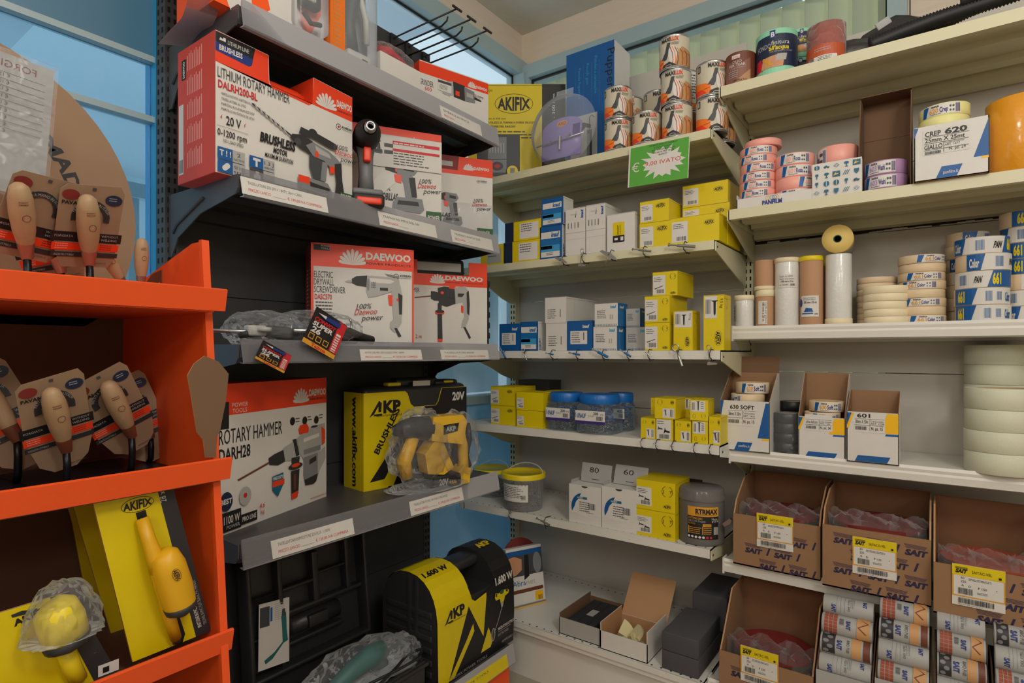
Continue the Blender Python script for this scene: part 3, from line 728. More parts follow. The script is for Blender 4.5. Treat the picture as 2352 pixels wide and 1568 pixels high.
# green sale sign
s0 = onY(1445, 340, 1.755); s1 = onY(1584, 311, 1.755); s2 = onY(1447, 432, 1.755)
t = thing('sale_sign', 'green paper price sign with white starburst hanging from the shelf edge', 'sign', (s0.x, 1.757, s0.z)); t.rotation_euler = (math.radians(-4), -math.atan2(s1.z - s0.z, s1.x - s0.x), 0)
W_ = (s1 - s0).length; Hs = (s0 - s2).length
m = MB(); m.box(0, W_, 0, .0008, -Hs, 0, 'paper'); c = Canvas(m, (0, 0, -Hs), (1, 0, 0), (0, 0, 1), (0, -1, 0)); c.rect(W_ * .025, 0, W_ * .965, Hs * .985, 'green')
pts = []
for i in range(32):
    a_ = 2 * PI * i / 32; q = (1.0 if i % 2 == 0 else .70) * (1 + .12 * math.sin(i * 2.3)); pts.append((W_ * .58 + W_ * .37 * q * math.cos(a_), Hs * .50 + Hs * .40 * q * math.sin(a_)))
c.poly(pts, 'white'); c.text('9,00 IVATO', W_ * .58, Hs * .46, Hs * .10, 'red', al='c', w=W_ * .58); c.text('€', W_ * .06, Hs * .36, Hs * .22, 'white', w=W_ * .13)
for k, s in enumerate(('OFFERTA SMALTO MAXILUX', 'IL TUTTO COLORE', 'ANTIRUGGINE OPACO', 'ANCHE ALTRA TINTA', 'BIANCO')): c.text(s, W_ * .58, Hs * (.92 - k * .062), Hs * .038, 'ink', al='c')
m.build('sign_card', t)
# ================================================================== corner bay, shelf 2
mat('toggle_zinc', hexc('a8aaa4'), .35, .8)
def sample(i, px, py, label, kind, s=1.0, rot=0, group=None):
    """a fastener cable-tied to the shelf lip as a sample"""
    Y = YA[i] - .006; p = onY(px, py, Y); zt = ZA[i]
    t = thing('fastener_sample', label, 'fastener', (p.x, Y, zt - .027), 0, group)
    q = MB(); q.tube([(0, .03, .028), (-.001, -.003, .031), (-.004, -.010, .018), (-.003, -.009, .006), (.001, .004, -.003), (.002, .03, -.002)], .0014, 'ink', 6)
    q.tube([(0, -.008, .004), (.006, -.012, -.008)], .0013, 'ink', 6); q.build('cable_tie', t)
    m = MB(); m.T = Matrix.Translation((-.002, -.013, .016)) @ Matrix.Rotation(math.radians(-rot), 4, 'Y') @ Matrix.Scale(s, 4)
    if kind == 'toggle':
        m.prism([(-.026, -.003), (-.008, -.007), (.002, -.002), (.002, .003), (-.02, .002)], (0, -.007, 0), 'toggle_zinc'); m.prism([(.026, -.008), (.006, -.009), (0, -.002), (.002, .003), (.018, -.002)], (0, -.007, 0), 'toggle_zinc')
        m.tube([(0, -.003, .004), (0, -.003, -.035)], .0014, 'toggle_zinc', 6)
    elif kind == 'hook':
        m.tube([(-.012, 0, -.03), (0, 0, .012)] + [(.004 + .007 * math.sin(a), 0, .02 - .007 * math.cos(a)) for a in [k * .5 for k in range(12)]], .0013, 'toggle_zinc', 6)
        m.prism([(-.018, -.028), (.010, -.036), (.012, -.032), (-.012, -.020)], (0, -.005, 0), 'toggle_zinc')
    elif kind == 'plug':
        m.cyl(.0042, -.02, .014, 'mblue', 8); m.cyl(.002, .014, .034, 'steel', 8); m.cyl(.0042, .032, .035, 'steel', 8)
    elif kind == 'bolt':
        m.cyl(.0036, -.028, .016, 'toggle_zinc', 8); m.cyl(.0018, .016, .036, 'steel', 8); m.cyl(.005, .034, .037, 'steel', 6)
    elif kind == 'eye':
        m.tube([(0, 0, -.03), (0, 0, .008)] + [(.008 * math.sin(a), 0, .016 - .008 * math.cos(a)) for a in [k * .55 for k in range(12)]], .0016, 'steel', 6); m.cyl(.0035, -.03, -.004, 'toggle_zinc', 8)
    elif kind == 'screw':
        m.cyl(.0018, -.012, .008, 'steel', 8); m.cyl(.0045, .008, .010, 'steel', 8)
    o = m.build('anchor', t); o['label'] = {'plug': 'blue plastic plug with a screw'}.get(kind, 'zinc plated metal fastener')
    return t
gp = 'fasteners tied as samples to the shelf lips'
for a in ((2, 1296, 600, 'toggle anchor tied to second corner shelf below the blue box pair', 'toggle', 1.1, -20), (2, 1342, 590, 'hook toggle tied to second corner shelf below the white boxes', 'hook', 1.0, 10),
          (2, 1406, 580, 'large spring toggle with long screw tied below the box with the yellow label', 'toggle', 1.35, -25), (2, 1482, 565, 'metal sleeve anchor tied below the short yellow boxes on second shelf', 'bolt', 1.0, 78),
          (2, 1575, 555, 'metal sleeve anchor tied below the long yellow box on second shelf', 'bolt', 1.3, 80),
          (3, 1162, 815, 'blue plug with screw tied at the far left of the third corner shelf', 'plug', .9, 35), (3, 1210, 815, 'thin steel screw tied second from left on the third corner shelf', 'eye', .8, 25),
          (3, 1270, 815, 'small blue plug tied third from left on the third corner shelf', 'plug', .6, 80), (3, 1328, 815, 'small blue plug tied fourth from left on the third corner shelf', 'plug', .8, 80),
          (3, 1388, 815, 'pair of blue plugs tied mid third shelf, the largest blue ones', 'plug', 1.15, 65), (3, 1445, 815, 'slim blue plug tied right of the largest blue plugs', 'plug', .8, 60),
          (3, 1493, 815, 'short screw tied below the three-high yellow boxes', 'screw', 1, 40), (3, 1562, 812, 'steel eye bolt tied below the short yellow upright box', 'eye', 1.3, 20), (3, 1635, 812, 'steel hook bolt tied below the tall yellow upright box', 'hook', 1.0, 20),
          (4, 1477, 1015, 'screw sample tied leftmost on the fourth corner shelf', 'screw', .7, 10), (4, 1511, 1020, 'screw sample tied second from left on the fourth corner shelf', 'screw', .8, 60),
          (4, 1548, 1028, 'empty looking cable tie third from left on the fourth corner shelf', 'screw', .5, 90), (4, 1598, 1034, 'cable tie fourth from left on the fourth corner shelf', 'screw', .5, 20), (4, 1634, 1040, 'rightmost cable tie on the fourth corner shelf', 'screw', .5, 30),
          (5, 1175, 1180, 'screw hanging on a tie leftmost on the fifth corner shelf', 'eye', .8, -20), (5, 1255, 1205, 'screw on a black tie below the bucket on the fifth corner shelf', 'bolt', .9, 75)):
    sample(a[0], a[1], a[2], a[3], a[4], a[5], a[6], gp)
GB = 'yellow boxes of screws on the corner shelves'
GK = 'blue and white boxes of plugs on the corner shelves'
# left: two flat yellow boxes with dark ends, seen at the far corner
def pr_dark(w, h, f=.25):
    def pr(Fc):
        c = Fc('front'); c.rect(0, 0, w * f, h, 'navy')
    def lb(Fc):
        c = Fc('front'); c.rect(w * .42, h * .08, w * .52, h * .80, 'paper'); c.greek(w * .46, h * .78, w * .4, 4, h * .11, 'dgrey', 3)
    return dict(pr=pr, lb=lb)
def simple(i, p0, p1, pyt, label, d, pfn, z=None, col='yellow', cs=None, group=None, name='screw_box', dy=.012, rot=0, **kk):
    cx, w, h, Y = A(i, p0, p1, pyt, dy, z); zz = ZA[i] + .0005 if z is None else z
    t = carton(name, label, 'box', cx, w, h - .001, Y, zz, d, col, cs, group=group, rot=rot, **pfn(w, h - .001, **kk)); return t, zz + h - .0005
def grey_lab(w, h):
    def lb(Fc):
        c = Fc('front'); c.rect(w * .3, h * .1, w * .62, h * .7, 'lgrey'); c.greek(w * .35, h * .68, w * .5, 3, h * .13, 'dgrey', 8)
    return dict(lb=lb)
simple(2, 1104, 1156, 566, 'grey fronted box at far left end of the second corner shelf', .12, grey_lab, col='yellow', group=GB)
t, z = simple(2, 1157, 1240, 558, 'lower yellow box with dark end at left of the second corner shelf', .16, pr_dark, group=GB)
simple(2, 1160, 1242, 513, 'upper yellow box with dark end at left of the second corner shelf', .16, pr_dark, z=z, group=GB)
def kn_tall(w, h):
    def pr(Fc):
        c = Fc('front'); c.rect(0, h * .0, w, h * .006, 'ink'); c.rect(w * .06, h * .42, w * .84, h * .18, 'mblue')
        c.rect(w * .06, h * .62, w * .86, h * .20, 'white'); knauf(c, w * .52, h * .66, h * .13, w * .34, 'mblue')
        c.rect(w * .06, h * .22, w * .84, h * .20, 'cyan')
        r = Fc('right')
        for k in range(9): r.rect(.004, h * (.04 + k * .045), .02 - k * .0015, h * .02, 'blue')
    def lb(Fc):
        c = Fc('front'); c.rect(w * .06, h * .06, w * .84, h * .16, 'paper'); c.rect(w * .06, h * .30, w * .5, h * .10, 'paper'); c.text('Fixal', w * .12, h * .325, h * .05, 'ink', w=w * .36); c.greek(w * .3, h * .17, w * .4, 2, h * .05, 'dgrey')
    return dict(pr=pr, lb=lb)
t, z = simple(2, 1240, 1291, 522, 'lower dark blue box with white band on the second corner shelf', .07, kn_tall, col='blue', cs={'r': 'paper'}, group=GK, name='plug_box')
simple(2, 1244, 1294, 458, 'upper dark blue box with white band on the second corner shelf', .07, kn_tall, z=z, col='blue', cs={'r': 'paper'}, group=GK, name='plug_box')
def wh_tall(w, h):
    def pr(Fc):
        c = Fc('front'); c.rect(0, h * .35, w, .0007, 'lgrey'); c.rect(0, h * .02, w, .0007, 'lgrey')
        c.text('knauf', w * .90, h * .78, w * .12, 'blue', rot=90, w=h * .17, bold=.05); c.poly([(w * .5, h * .80), (w * .56, h * .95), (w * .54, h * .80)], 'ink'); c.line([(w * .25, h * .87), (w * .6, h * .86)], .001, 'grey')
        for k in range(4): c.bars(w * (.12 + k * .17), h * .58, w * .06, h * .12, 'dgrey', 5, k)
        c.rect(0, h * .49, w, h * .03, 'white')
    return dict(pr=pr)
simple(2, 1299, 1344, 481, 'left one of two tall white boxes on the second corner shelf', .07, wh_tall, col='white', group='tall white fixings boxes', name='fixings_box')
simple(2, 1346, 1390, 472, 'right one of two tall white boxes with long side, second corner shelf', .13, wh_tall, col='white', group='tall white fixings boxes', name='fixings_box')
def wh_yl(w, h):
    def lb(Fc):
        c = Fc('front'); c.rect(w * .22, h * .42, w * .42, h * .35, 'yellow'); c.rect(w * .22, h * .24, w * .42, h * .18, 'ink'); c.rect(w * .28, h * .30, w * .12, h * .06, 'white'); c.rect(w * .5, h * .28, w * .1, h * .1, 'white')
        o = c.push(w * .40, h * .44, 90); c.greek(0, 0, h * .28, 3, w * .05, 'ink', 6); c.pop(o)
    return dict(lb=lb)
simple(2, 1394, 1458, 494, 'square white box with yellow and black label on the second corner shelf', .07, wh_yl, col='paper', name='fixings_box')
def ak1(w, h, pic=None, logo=(.72, .72, .36), joyat=None, box=(.03, .06, .42, .78), seed=1):
    return ak_print(w, h, pic=pic, logo=logo, joyat=joyat, labbox=box, seed=seed)
t, z = simple(2, 1469, 1541, 514, 'lower of two short yellow boxes in the middle of the second corner shelf', .12, ak1, group=GB)
simple(2, 1470, 1536, 464, 'upper of two short yellow boxes in the middle of the second corner shelf', .12, ak1, z=z, group=GB)
t, z = simple(2, 1541, 1652, 502, 'long yellow box in front at the right end of the second shelf', .08, ak1, group=GB, box=(.02, .08, .34, .76), logo=(.80, .70, .22), seed=4)
t2, z2 = simple(2, 1566, 1672, 520, 'lowest back yellow box behind the long yellow box, second shelf', .14, ak1, dy=.10, group=GB)
t2, z2 = simple(2, 1568, 1676, 478, 'middle back yellow box behind the long yellow box, second shelf', .14, ak1, dy=.10, z=z2, group=GB, box=(.02, .08, .34, .76), logo=(.80, .60, .22))
simple(2, 1568, 1672, 428, 'highest yellow box at right end of the second corner shelf', .14, ak1, dy=.10, z=z2, group=GB, box=(.02, .08, .34, .76), logo=(.80, .64, .22))
# ================================================================== corner bay, shelf 3
def kn_box(w, h, col='blue'):
    def pr(Fc):
        c = Fc('front'); knauf(c, w * .62, h * .76, h * .10, w * .26, 'white')
        c.k += 1
    def lb(Fc):
        c = Fc('front'); c.rect(w * .13, h * .22, w * .68, h * .44, 'paper'); c.greek(w * .18, h * .58, w * .36, 5, h * .075, 'dgrey', 5); c.rect(w * .66, h * .36, w * .03, h * .25, 'ink')
    return dict(pr=pr, lb=lb)
simple(3, 1147, 1194, 744, 'plain blue box with white label at far left of the third corner shelf', .07, kn_box, col='blue', group=GK, name='plug_box')
simple(3, 1195, 1236, 739, 'blue box with white bands second from left on the third corner shelf', .075, kn_tall, col='blue', cs={'r': 'paper'}, group=GK, name='plug_box')
def wh_big(w, h):
    def pr(Fc):
        c = Fc('front'); c.greek(w * .12, h * .5, w * .45, 5, h * .08, 'dgrey', 9); c.rect(w * .72, h * .22, w * .03, h * .3, 'dgrey'); r = Fc('right'); r.rect(.06, 0, .0008, h, 'lgrey')
    return dict(pr=pr)
t, z = simple(3, 1254, 1302, 742, 'lower white box under the big white carton on the third corner shelf', .15, wh_big, col='white', name='fixings_box')
simple(3, 1252, 1300, 683, 'upper large white carton with long side on the third corner shelf', .24, wh_big, z=z, col='white', name='fixings_box')
simple(3, 1303, 1360, 737, 'dark blue box with white label in front centre of the third corner shelf', .03, kn_box, col='blue', group=GK, name='plug_box', dy=.008)
def kn_wh(w, h):
    def pr(Fc):
        c = Fc('front'); knauf(c, w * .68, h * .78, h * .13, w * .24, 'cyan'); c.greek(w * .1, h * .66, w * .42, 5, h * .075, 'dgrey', 5)
        c.rect(w * .66, h * .3, w * .05, h * .2, 'lgrey'); c.rect(w * .75, h * .3, w * .05, h * .2, 'lgrey')
        for k in range(14): c.rect(w * (.02 + k * .069), h * .02, w * .04, h * .03, 'teal'); c.k -= 1
        for k in range(14): c.rect(w * (.02 + k * .069), h * .07, w * .03, h * .02, 'teal'); c.k -= 1
        r = Fc('right'); knauf(r, .015, h * .78, h * .11, .03, 'white')
    return dict(pr=pr)
t, z = simple(3, 1363, 1417, 750, 'lower white box with blue side in the middle of the third corner shelf', .075, kn_wh, col='white', cs={'r': 'mblue'}, group=GK, name='plug_box')
simple(3, 1366, 1419, 697, 'upper white box with blue side in the middle of the third corner shelf', .075, kn_wh, z=z, col='white', cs={'r': 'mblue'}, group=GK, name='plug_box')
t, z = simple(3, 1438, 1486, 751, 'lower grey white box set back beside the yellow three-high boxes', .07, kn_wh, dy=.06, col='lgrey', cs={'r': 'mblue'}, group=GK, name='plug_box')
simple(3, 1438, 1470, 708, 'upper grey box with blue side set back on the third corner shelf', .07, kn_wh, dy=.06, z=z, col='lgrey', cs={'r': 'mblue'}, group=GK, name='plug_box')
k3 = dict(pic='screw', logo=(.82, .10, .24), joyat=(.82, .78, .12), box=(.02, .06, .50, .80))
t, z = simple(3, 1481, 1538, 741, 'bottom box of the three-high yellow pile on the third corner shelf', .16, ak1, group=GB, **k3)
t, z = simple(3, 1481, 1538, 680, 'middle box of the three-high yellow pile on the third corner shelf', .16, ak1, z=z, group=GB, **k3)
simple(3, 1499, 1556, 625, 'top box of the three-high yellow pile on the third corner shelf', .15, ak1, z=z, group=GB, dy=.03, **k3)
def ak_up(w, h, lw=.9):
    def pr(Fc):
        c = Fc('front'); o = c.push(w * .72, h * .22, -90); aklogo(c, 0, 0, h * .28); c.pop(o)
        r = Fc('right'); r.ring(.03, h * .84, .010, .015, .001, 'dgrey')
    def lb(Fc):
        c = Fc('front'); c.rect(w * .06, h * .58, w * lw, h * .40, 'paper'); c.bars(w * .10, h * .66, w * .28, h * .26, 'ink', 9, 4); screw(c, w * .55, h * .9, h * .28, -90, 'ink', .13); c.text('9,5 kg', w * .82, h * .93, h * .05, 'ink', rot=-90)
    return dict(pr=pr, lb=lb)
simple(3, 1547, 1591, 714, 'shorter upright yellow box standing on end, third corner shelf', .07, ak_up, group=GB)
simple(3, 1616, 1663, 678, 'tall upright yellow box at right end of the third corner shelf', .07, ak_up, group=GB, lw=.6)
# ================================================================== corner bay, shelf 4
k4 = dict(pic='screw', logo=(.78, .75, .24), box=(.01, .08, .34, .74))
Zf = ZA[4] + .0005
t, z = simple(4, 1128, 1184, 929, 'lower wide yellow box at far left of the fourth corner shelf', .14, ak1, group=GB, dy=.03, **k4)
simple(4, 1127, 1183, 886, 'upper wide yellow box at far left of the fourth corner shelf', .14, ak1, z=z, group=GB, dy=.03, **k4)
k4b = dict(pic='screw', logo=(.8, .9, .02), box=(.02, .10, .26, .55))
t, z = simple(4, 1187, 1247, 940, 'lower smaller yellow box left of the blue lidded jars', .09, ak1, group=GB, dy=.02, **k4b)
simple(4, 1186, 1248, 898, 'upper smaller yellow box left of the blue lidded jars', .09, ak1, z=z, group=GB, dy=.02, **k4b)
t, z = simple(4, 1252, 1290, 937, 'lower yellow box half hidden behind the first blue lidded jar', .08, pr_dark, group=GB, dy=.12)
simple(4, 1252, 1290, 896, 'upper yellow box half hidden behind the first blue lidded jar', .08, pr_dark, z=z, group=GB, dy=.12)
cx, w, h, Y = A(4, 1196, 1266, 872, .175)
cx = cx - .01
m_z = A(4, 1127, 1183, 886, .03)[2]
carton('fixings_box', 'black box behind the yellow boxes at left of the fourth corner shelf', 'box', cx, w, h, Y, Zf, .09, 'kblk')
# jars
clear('jar_plastic', (.85, .92, 1), .06, .06, tint=(.80, .88, .96))
mat('lid_blue', hexc('1468b8'), .35)
def jar(px0, px1, yc, label, lab=True, seed=1, n200='200'):
    a = onY(px0, 950, yc); b = onY(px1, 950, yc); w = b.x - a.x; x = (a.x + b.x) / 2; h = .134
    t = thing('plastic_jar', label, 'jar', (x, yc, Zf), 0, 'clear jars with blue screw lids')
    bm = bmesh.new()
    def sq(r, z, k=3.2, n=40):
        out = []
        for i in range(n):
            a_ = 2 * PI * i / n; c_, s_ = math.cos(a_), math.sin(a_); q = r / ((abs(c_) ** k + abs(s_) ** k) ** (1 / k)); out.append((q * c_, q * s_, z))
        return out
    def loft(m, rings, c, n=40):
        vs = [p for r in rings for p in r]; fs = []
        for j in range(len(rings) - 1):
            for i in range(n): fs.append((j * n + i, j * n + (i + 1) % n, (j + 1) * n + (i + 1) % n, (j + 1) * n + i))
        m.add(vs, fs, c, True); m.add(rings[-1], [list(range(n))], c)
    bm.free(); r = w / 2
    m = MB(); loft(m, [sq(r * .86, 0), sq(r * .97, .004), sq(r, .012), sq(r, h * .66), sq(r * .93, h * .75), sq(r * .88, h * .77, 2.4)], 'jar_plastic'); m.build('jar_body', t)
    m = MB(); loft(m, [sq(r * .93, h * .76, 2.2), sq(r * .95, h * .78, 2.2), sq(r * .95, h * .96, 2.2), sq(r * .90, h, 2.2)], 'lid_blue')
    for i in range(36):
        a_ = 2 * PI * i / 36; m.box(math.cos(a_) * r * .955 - .0008, math.cos(a_) * r * .955 + .0008, math.sin(a_) * r * .955 - .0008, math.sin(a_) * r * .955 + .0008, h * .79, h * .94, 'lid_blue')
    m.build('lid', t)
    if lab:
        m = MB(); c = face(m, 'front', -r * .80, r * .80, -r * 1.004, 0, h * .34, h * .60); L = 2 * r * .80; hh = h * .26
        c.rect(0, 0, L, hh, 'paper'); c.rect(0, -hh * .28, L, hh * .28, 'violet'); c.text('KNAUF', L * .08, hh * .28, hh * .42, 'blue', w=L * .28, shear=.1, bold=.04); c.rect(L * .02, hh * .3, L * .02, hh * .5, 'blue')
        c.text(n200, L * .62, hh * .62, hh * .26, 'ink', bold=.02); c.text('PCS', L * .86, hh * .62, hh * .14, 'ink'); c.bars(L * .72, hh * .1, L * .22, hh * .4, 'ink', 14); 
        for k in range(3): c.ell(L * (.47 + k * .07), hh * .5, L * .025, hh * .1, 'lgrey', 10)
        m.build('label', t)
    rr = random.Random(seed); m = MB()
    for k in range(110):
        p = Vector((rr.uniform(-.8, .8) * r, rr.uniform(-.85, .8) * r, rr.uniform(.005, h * .26))); d = Vector((rr.uniform(-1, 1), rr.uniform(-1, 1), rr.uniform(-.35, .35))).normalized() * .011
        q = [p - d, p + d]
        if max(abs(v.x) for v in q) > r * .88 or max(abs(v.y) for v in q) > r * .88 or min(v.z for v in q) < .003: continue
        m.tube([q[0], q[1]], .0013, 'steel', 5); m.tube([q[1], q[1] + d * .08], .0032, 'steel', 6)
    o = m.build('screws', None, loc=(x, yc, Zf)); o['kind'] = 'stuff'; tag(o, 'loose steel screws lying in the bottom of the ' + {1: 'left', 2: 'middle', 3: 'rear right'}[seed] + ' blue lidded jar', 'screws')
    m = MB()
    for k in range(70):
        p = Vector((rr.uniform(-.7, .7) * r, rr.uniform(-.8, .7) * r, rr.uniform(h * .30, h * .70))); d = Vector((rr.uniform(-1, 1), rr.uniform(-1, 1), rr.uniform(-.6, .6))).normalized() * .010
        if max(abs((p + d).y), abs((p - d).y)) > r * .85: continue
        m.tube([p - d, p + d], .003, 'mblue', 5)
    o = m.build('wall_plugs', None, loc=(x, yc, Zf)); o['kind'] = 'stuff'; tag(o, 'blue wall plugs filling the ' + {1: 'left', 2: 'middle', 3: 'rear right'}[seed] + ' blue lidded jar', 'wall plugs')
jar(1268, 1336, 1.84, 'left jar with blue lid, half full of screws and plugs', seed=1); jar(1336, 1420, 1.825, 'middle jar with blue lid, nearest the shelf edge', seed=2); jar(1398, 1453, 1.925, 'right jar with blue lid behind the other two', seed=3, n200='400')
# small yellow boxes
def sm(w, h, kind=0, seed=1):
    def pr(Fc):
        c = Fc('front')
        if kind == 0: joy(c, w * .25, h * .80, w * .13); c.ring(w * .84, h * .8, w * .08, h * .11, .0006, 'ink', 12); aktext(c, w * .84, h * .8, h * .1, w * .14)
        if kind == 1: joy(c, w * .74, h * .22, w * .13); c.ring(w * .22, h * .2, w * .08, h * .11, .0006, 'ink', 12)
    def lb(Fc):
        c = Fc('front')
        if kind == 0: c.rect(w * .38, h * .05, w * .56, h * .46, 'paper'); c.bars(w * .74, h * .1, w * .16, h * .36, 'ink', 7, seed); screw(c, w * .5, h * .44, h * .3, -80, 'dgrey', .16)
        if kind == 1: c.rect(w * .06, h * .42, w * .78, h * .52, 'paper'); c.bars(w * .10, h * .5, w * .16, h * .36, 'ink', 7, seed); screw(c, w * .45, h * .92, h * .46, -90, 'ink', .10); c.greek(w * .6, h * .85, w * .2, 4, h * .09, 'dgrey')
        if kind == 2: c.rect(w * .03, h * .04, w * .88, h * .92, 'paper'); c.greek(w * .08, h * .86, w * .5, 2, h * .1, 'ink'); screw(c, w * .12, h * .55, w * .3, -8, 'dgrey', .25); screw(c, w * .5, h * .45, w * .36, -12, 'ink', .28); c.bars(w * .2, h * .08, w * .6, h * .2)
    return dict(pr=pr, lb=lb)
S4 = []
def s4(p0, p1, pt, label, kind, z=None, d=.09, dy=.012, rot=0, seed=1):
    t, zz = simple(4, p0, p1, pt, label, d, sm, z=z, group='small yellow screw boxes at right of the fourth corner shelf', dy=dy, kind=kind, rot=rot, seed=seed); return zz
z = s4(1472, 1505, 958, 'bottom row, leftmost small yellow box on the fourth shelf', 0)
zb = s4(1507, 1545, 960, 'bottom row small yellow box with a big white label', 2)
z3 = s4(1550, 1587, 964, 'bottom row small yellow box third from left', 0, seed=3)
z4 = s4(1590, 1626, 964, 'bottom row small yellow box with a long screw on its label', 1, seed=4)
z5 = s4(1629, 1655, 955, 'taller small yellow box next to the white tape carton', 0, seed=5, dy=.01)
s4(1504, 1552, 912, 'top row small yellow box on the left, above the big white label', 0, z=zb + .0, seed=6)
s4(1586, 1626, 916, 'top row small yellow box tilted forward with long screw label', 1, z=z4, rot=6, dy=.008)
s4(1562, 1598, 912, 'top row small yellow box behind, between the two in front', 1, z=z3, dy=.10, seed=7)
t_, zq = simple(4, 1562, 1604, 962, 'bottom row small yellow box hidden behind the third one', .07, sm, dy=.11, kind=1, group='small yellow screw boxes at right of the fourth corner shelf')
s4(1495, 1520, 912, 'top row small yellow box peeking out behind the left one', 0, z=zb, dy=.11, d=.05)
t_, zq = simple(4, 1495, 1540, 960, 'bottom row small yellow box hidden behind the leftmost ones', .06, sm, dy=.11, kind=0, group='small yellow screw boxes at right of the fourth corner shelf')
# ================================================================== corner bay, shelf 5
Z5 = ZA[5] + .0005
clear('bucket_plastic', (.9, .93, .95), .20, .15, tint=(.9, .93, .94))
mat('lid_yellow', hexc('e6cf1c'), .4)
def bucket(px0, px1, pyt, yc, label, seed, word):
    a = onY(px0, 1100, yc); b = onY(px1, 1100, yc); R = (b.x - a.x) / 2; x = (a.x + b.x) / 2; h = onY(px0, pyt, yc).z - Z5
    t = thing('plastic_bucket', label, 'bucket', (x, yc, Z5), 0, 'clear buckets with yellow lids')
    m = MB(); m.lathe([(0, .001), (R * .80, .001), (R * .84, .004), (R * .92, h * .80), (R * .96, h * .81), (R * .96, h * .92)], 'bucket_plastic', 36); m.build('bucket_body', t)
    m = MB(); m.lathe([(R * 1.0, h * .86), (R * 1.0, h * .97), (R * .97, h), (R * .9, h), (R * .88, h * .975), (0, h * .975)], 'lid_yellow', 36); m.build('lid', t)
    m = MB(); m.tube([(R * .97 * math.sin(math.radians(k * 9)), R * .15 + R * .9 * (1 - abs(math.cos(math.radians(k * 9)))) * .6, h * .9 + R * .55 * math.sin(math.radians(k * 9))) if False else (R * .98 * math.cos(math.radians(k * 9)), R * .5 * math.sin(math.radians(k * 9)), h * .88 + R * .5 * math.sin(math.radians(k * 9))) for k in range(21)], .0022, 'bucket_plastic', 6); m.build('handle', t)
    m = MB(); c = wrap(m, R * .905); c.rect(-R * .55, h * .28, R * 1.3, h * .46, 'paper'); c.greek(-R * .48, h * .66, R * 1.1, 7, h * .045, 'dgrey', seed); c.bars(R * .45, h * .34, R * .2, h * .12, 'ink', 8); m.build('label', t)
    rr = random.Random(seed); m = MB()
    for k in range(170):
        rad = R * .74 * math.sqrt(rr.random()); a_ = rr.uniform(0, 2 * PI); p = Vector((rad * math.cos(a_), rad * math.sin(a_), rr.uniform(.008, h * .62))); d = Vector((rr.uniform(-1, 1), rr.uniform(-1, 1), rr.uniform(-.7, .7))).normalized() * .011
        if max((p - d).xy.length, (p + d).xy.length) > R * .8 or min((p - d).z, (p + d).z) < .004: continue
        m.tube([p - d, p + d], .0028, 'toggle_zinc', 5)
    o = m.build('metal_plugs', None, loc=(x, yc, Z5)); o['kind'] = 'stuff'; tag(o, 'grey metal wall plugs filling the ' + word + ' yellow lidded bucket', 'wall plugs')
bucket(1098, 1166, 1068, 1.93, 'rear left clear bucket with yellow lid, partly hidden by black shelf', 31, 'rear')
bucket(1161, 1245, 1076, 1.83, 'front clear bucket with yellow lid and white label', 32, 'front')
def robex(w, h, num='80'):
    def pr(Fc):
        c = Fc('front'); c.ell(w * .5, h * .985, w * .10, h * .05, 'dgrey', 12, 180, 360); c.ring(w * .55, -.0, w * .001, w * .001, 0, 'white')
    def lb(Fc):
        c = Fc('front'); c.rect(w * .08, h * .24, w * .82, h * .46, 'paper'); c.ell(w * .46, h * .24 + h * .18, w * .38, w * .40, 'blue', 16, 100, 200); c.ell(w * .46, h * .42, w * .27, w * .27, 'paper', 20)
        c.ell(w * .40, h * .62, w * .0, w * .0, 'paper'); c.rect(w * .22, h * .64, w * .36, h * .06, 'teal'); c.text('ROBEX', w * .28, h * .655, h * .035, 'white', bold=.03)
        c.greek(w * .34, h * .55, w * .4, 5, h * .055, 'dgrey', 8); c.bars(w * .62, h * .40, w * .22, h * .16, 'ink', 12); c.greek(w * .55, h * .30, w * .3, 1, h * .03, 'dgrey')
    return dict(pr=pr, lb=lb)
for p0, p1, pt, lab, num, fl in ((1307, 1380, 1110, 'left white sanding disc box with raised lid marked 80', '80', 12), (1382, 1462, 1116, 'right white sanding disc box with raised lid marked 60', '60', 20)):
    cx, w, h, Y = A(5, p0, p1, pt, .012)
    t = carton('sanding_disc_box', lab, 'box', cx, w, h, Y, Z5, .11, 'white', group='white sanding disc boxes', rim=False, **robex(w, h, num))
    m = MB(); m.box(-w * .48, w * .48, 0, .0015, 0, .066, 'lgrey'); c = face(m, 'front', -w * .48, w * .48, 0, .001, 0, .066); c.text(num, w * .26, .034, .018, 'ink', w=w * .30)
    m.box(-w * .12, w * .12, -.0006, 0, .010, .012, 'dgrey')
    o = m.build('lid_flap', t, loc=(0.012, .055, h + .002), rot=(math.radians(-fl), 0, math.radians(-2)))
    m = MB(); m.box(-w * .48, -w * .48 + .0015, .01, .10, h, h + .012, 'lgrey'); m.build('side_flap', t)
k5 = dict(pic='short', logo=(.80, .18, .22), joyat=(.80, .68, .14), box=(.00, .12, .40, .62))
t, z = simple(5, 1462, 1551, 1165, 'lower of two big yellow screw boxes beside the disc jar', .13, ak1, group=GB, **k5)
simple(5, 1462, 1551, 1097, 'upper of two big yellow screw boxes beside the disc jar', .13, ak1, z=z, group=GB, **k5)
carton('fixings_box', 'black box behind the two big yellow screw boxes', 'box', -.70, .10, .155, YA[5] + .16, Z5, .08, 'kblk')
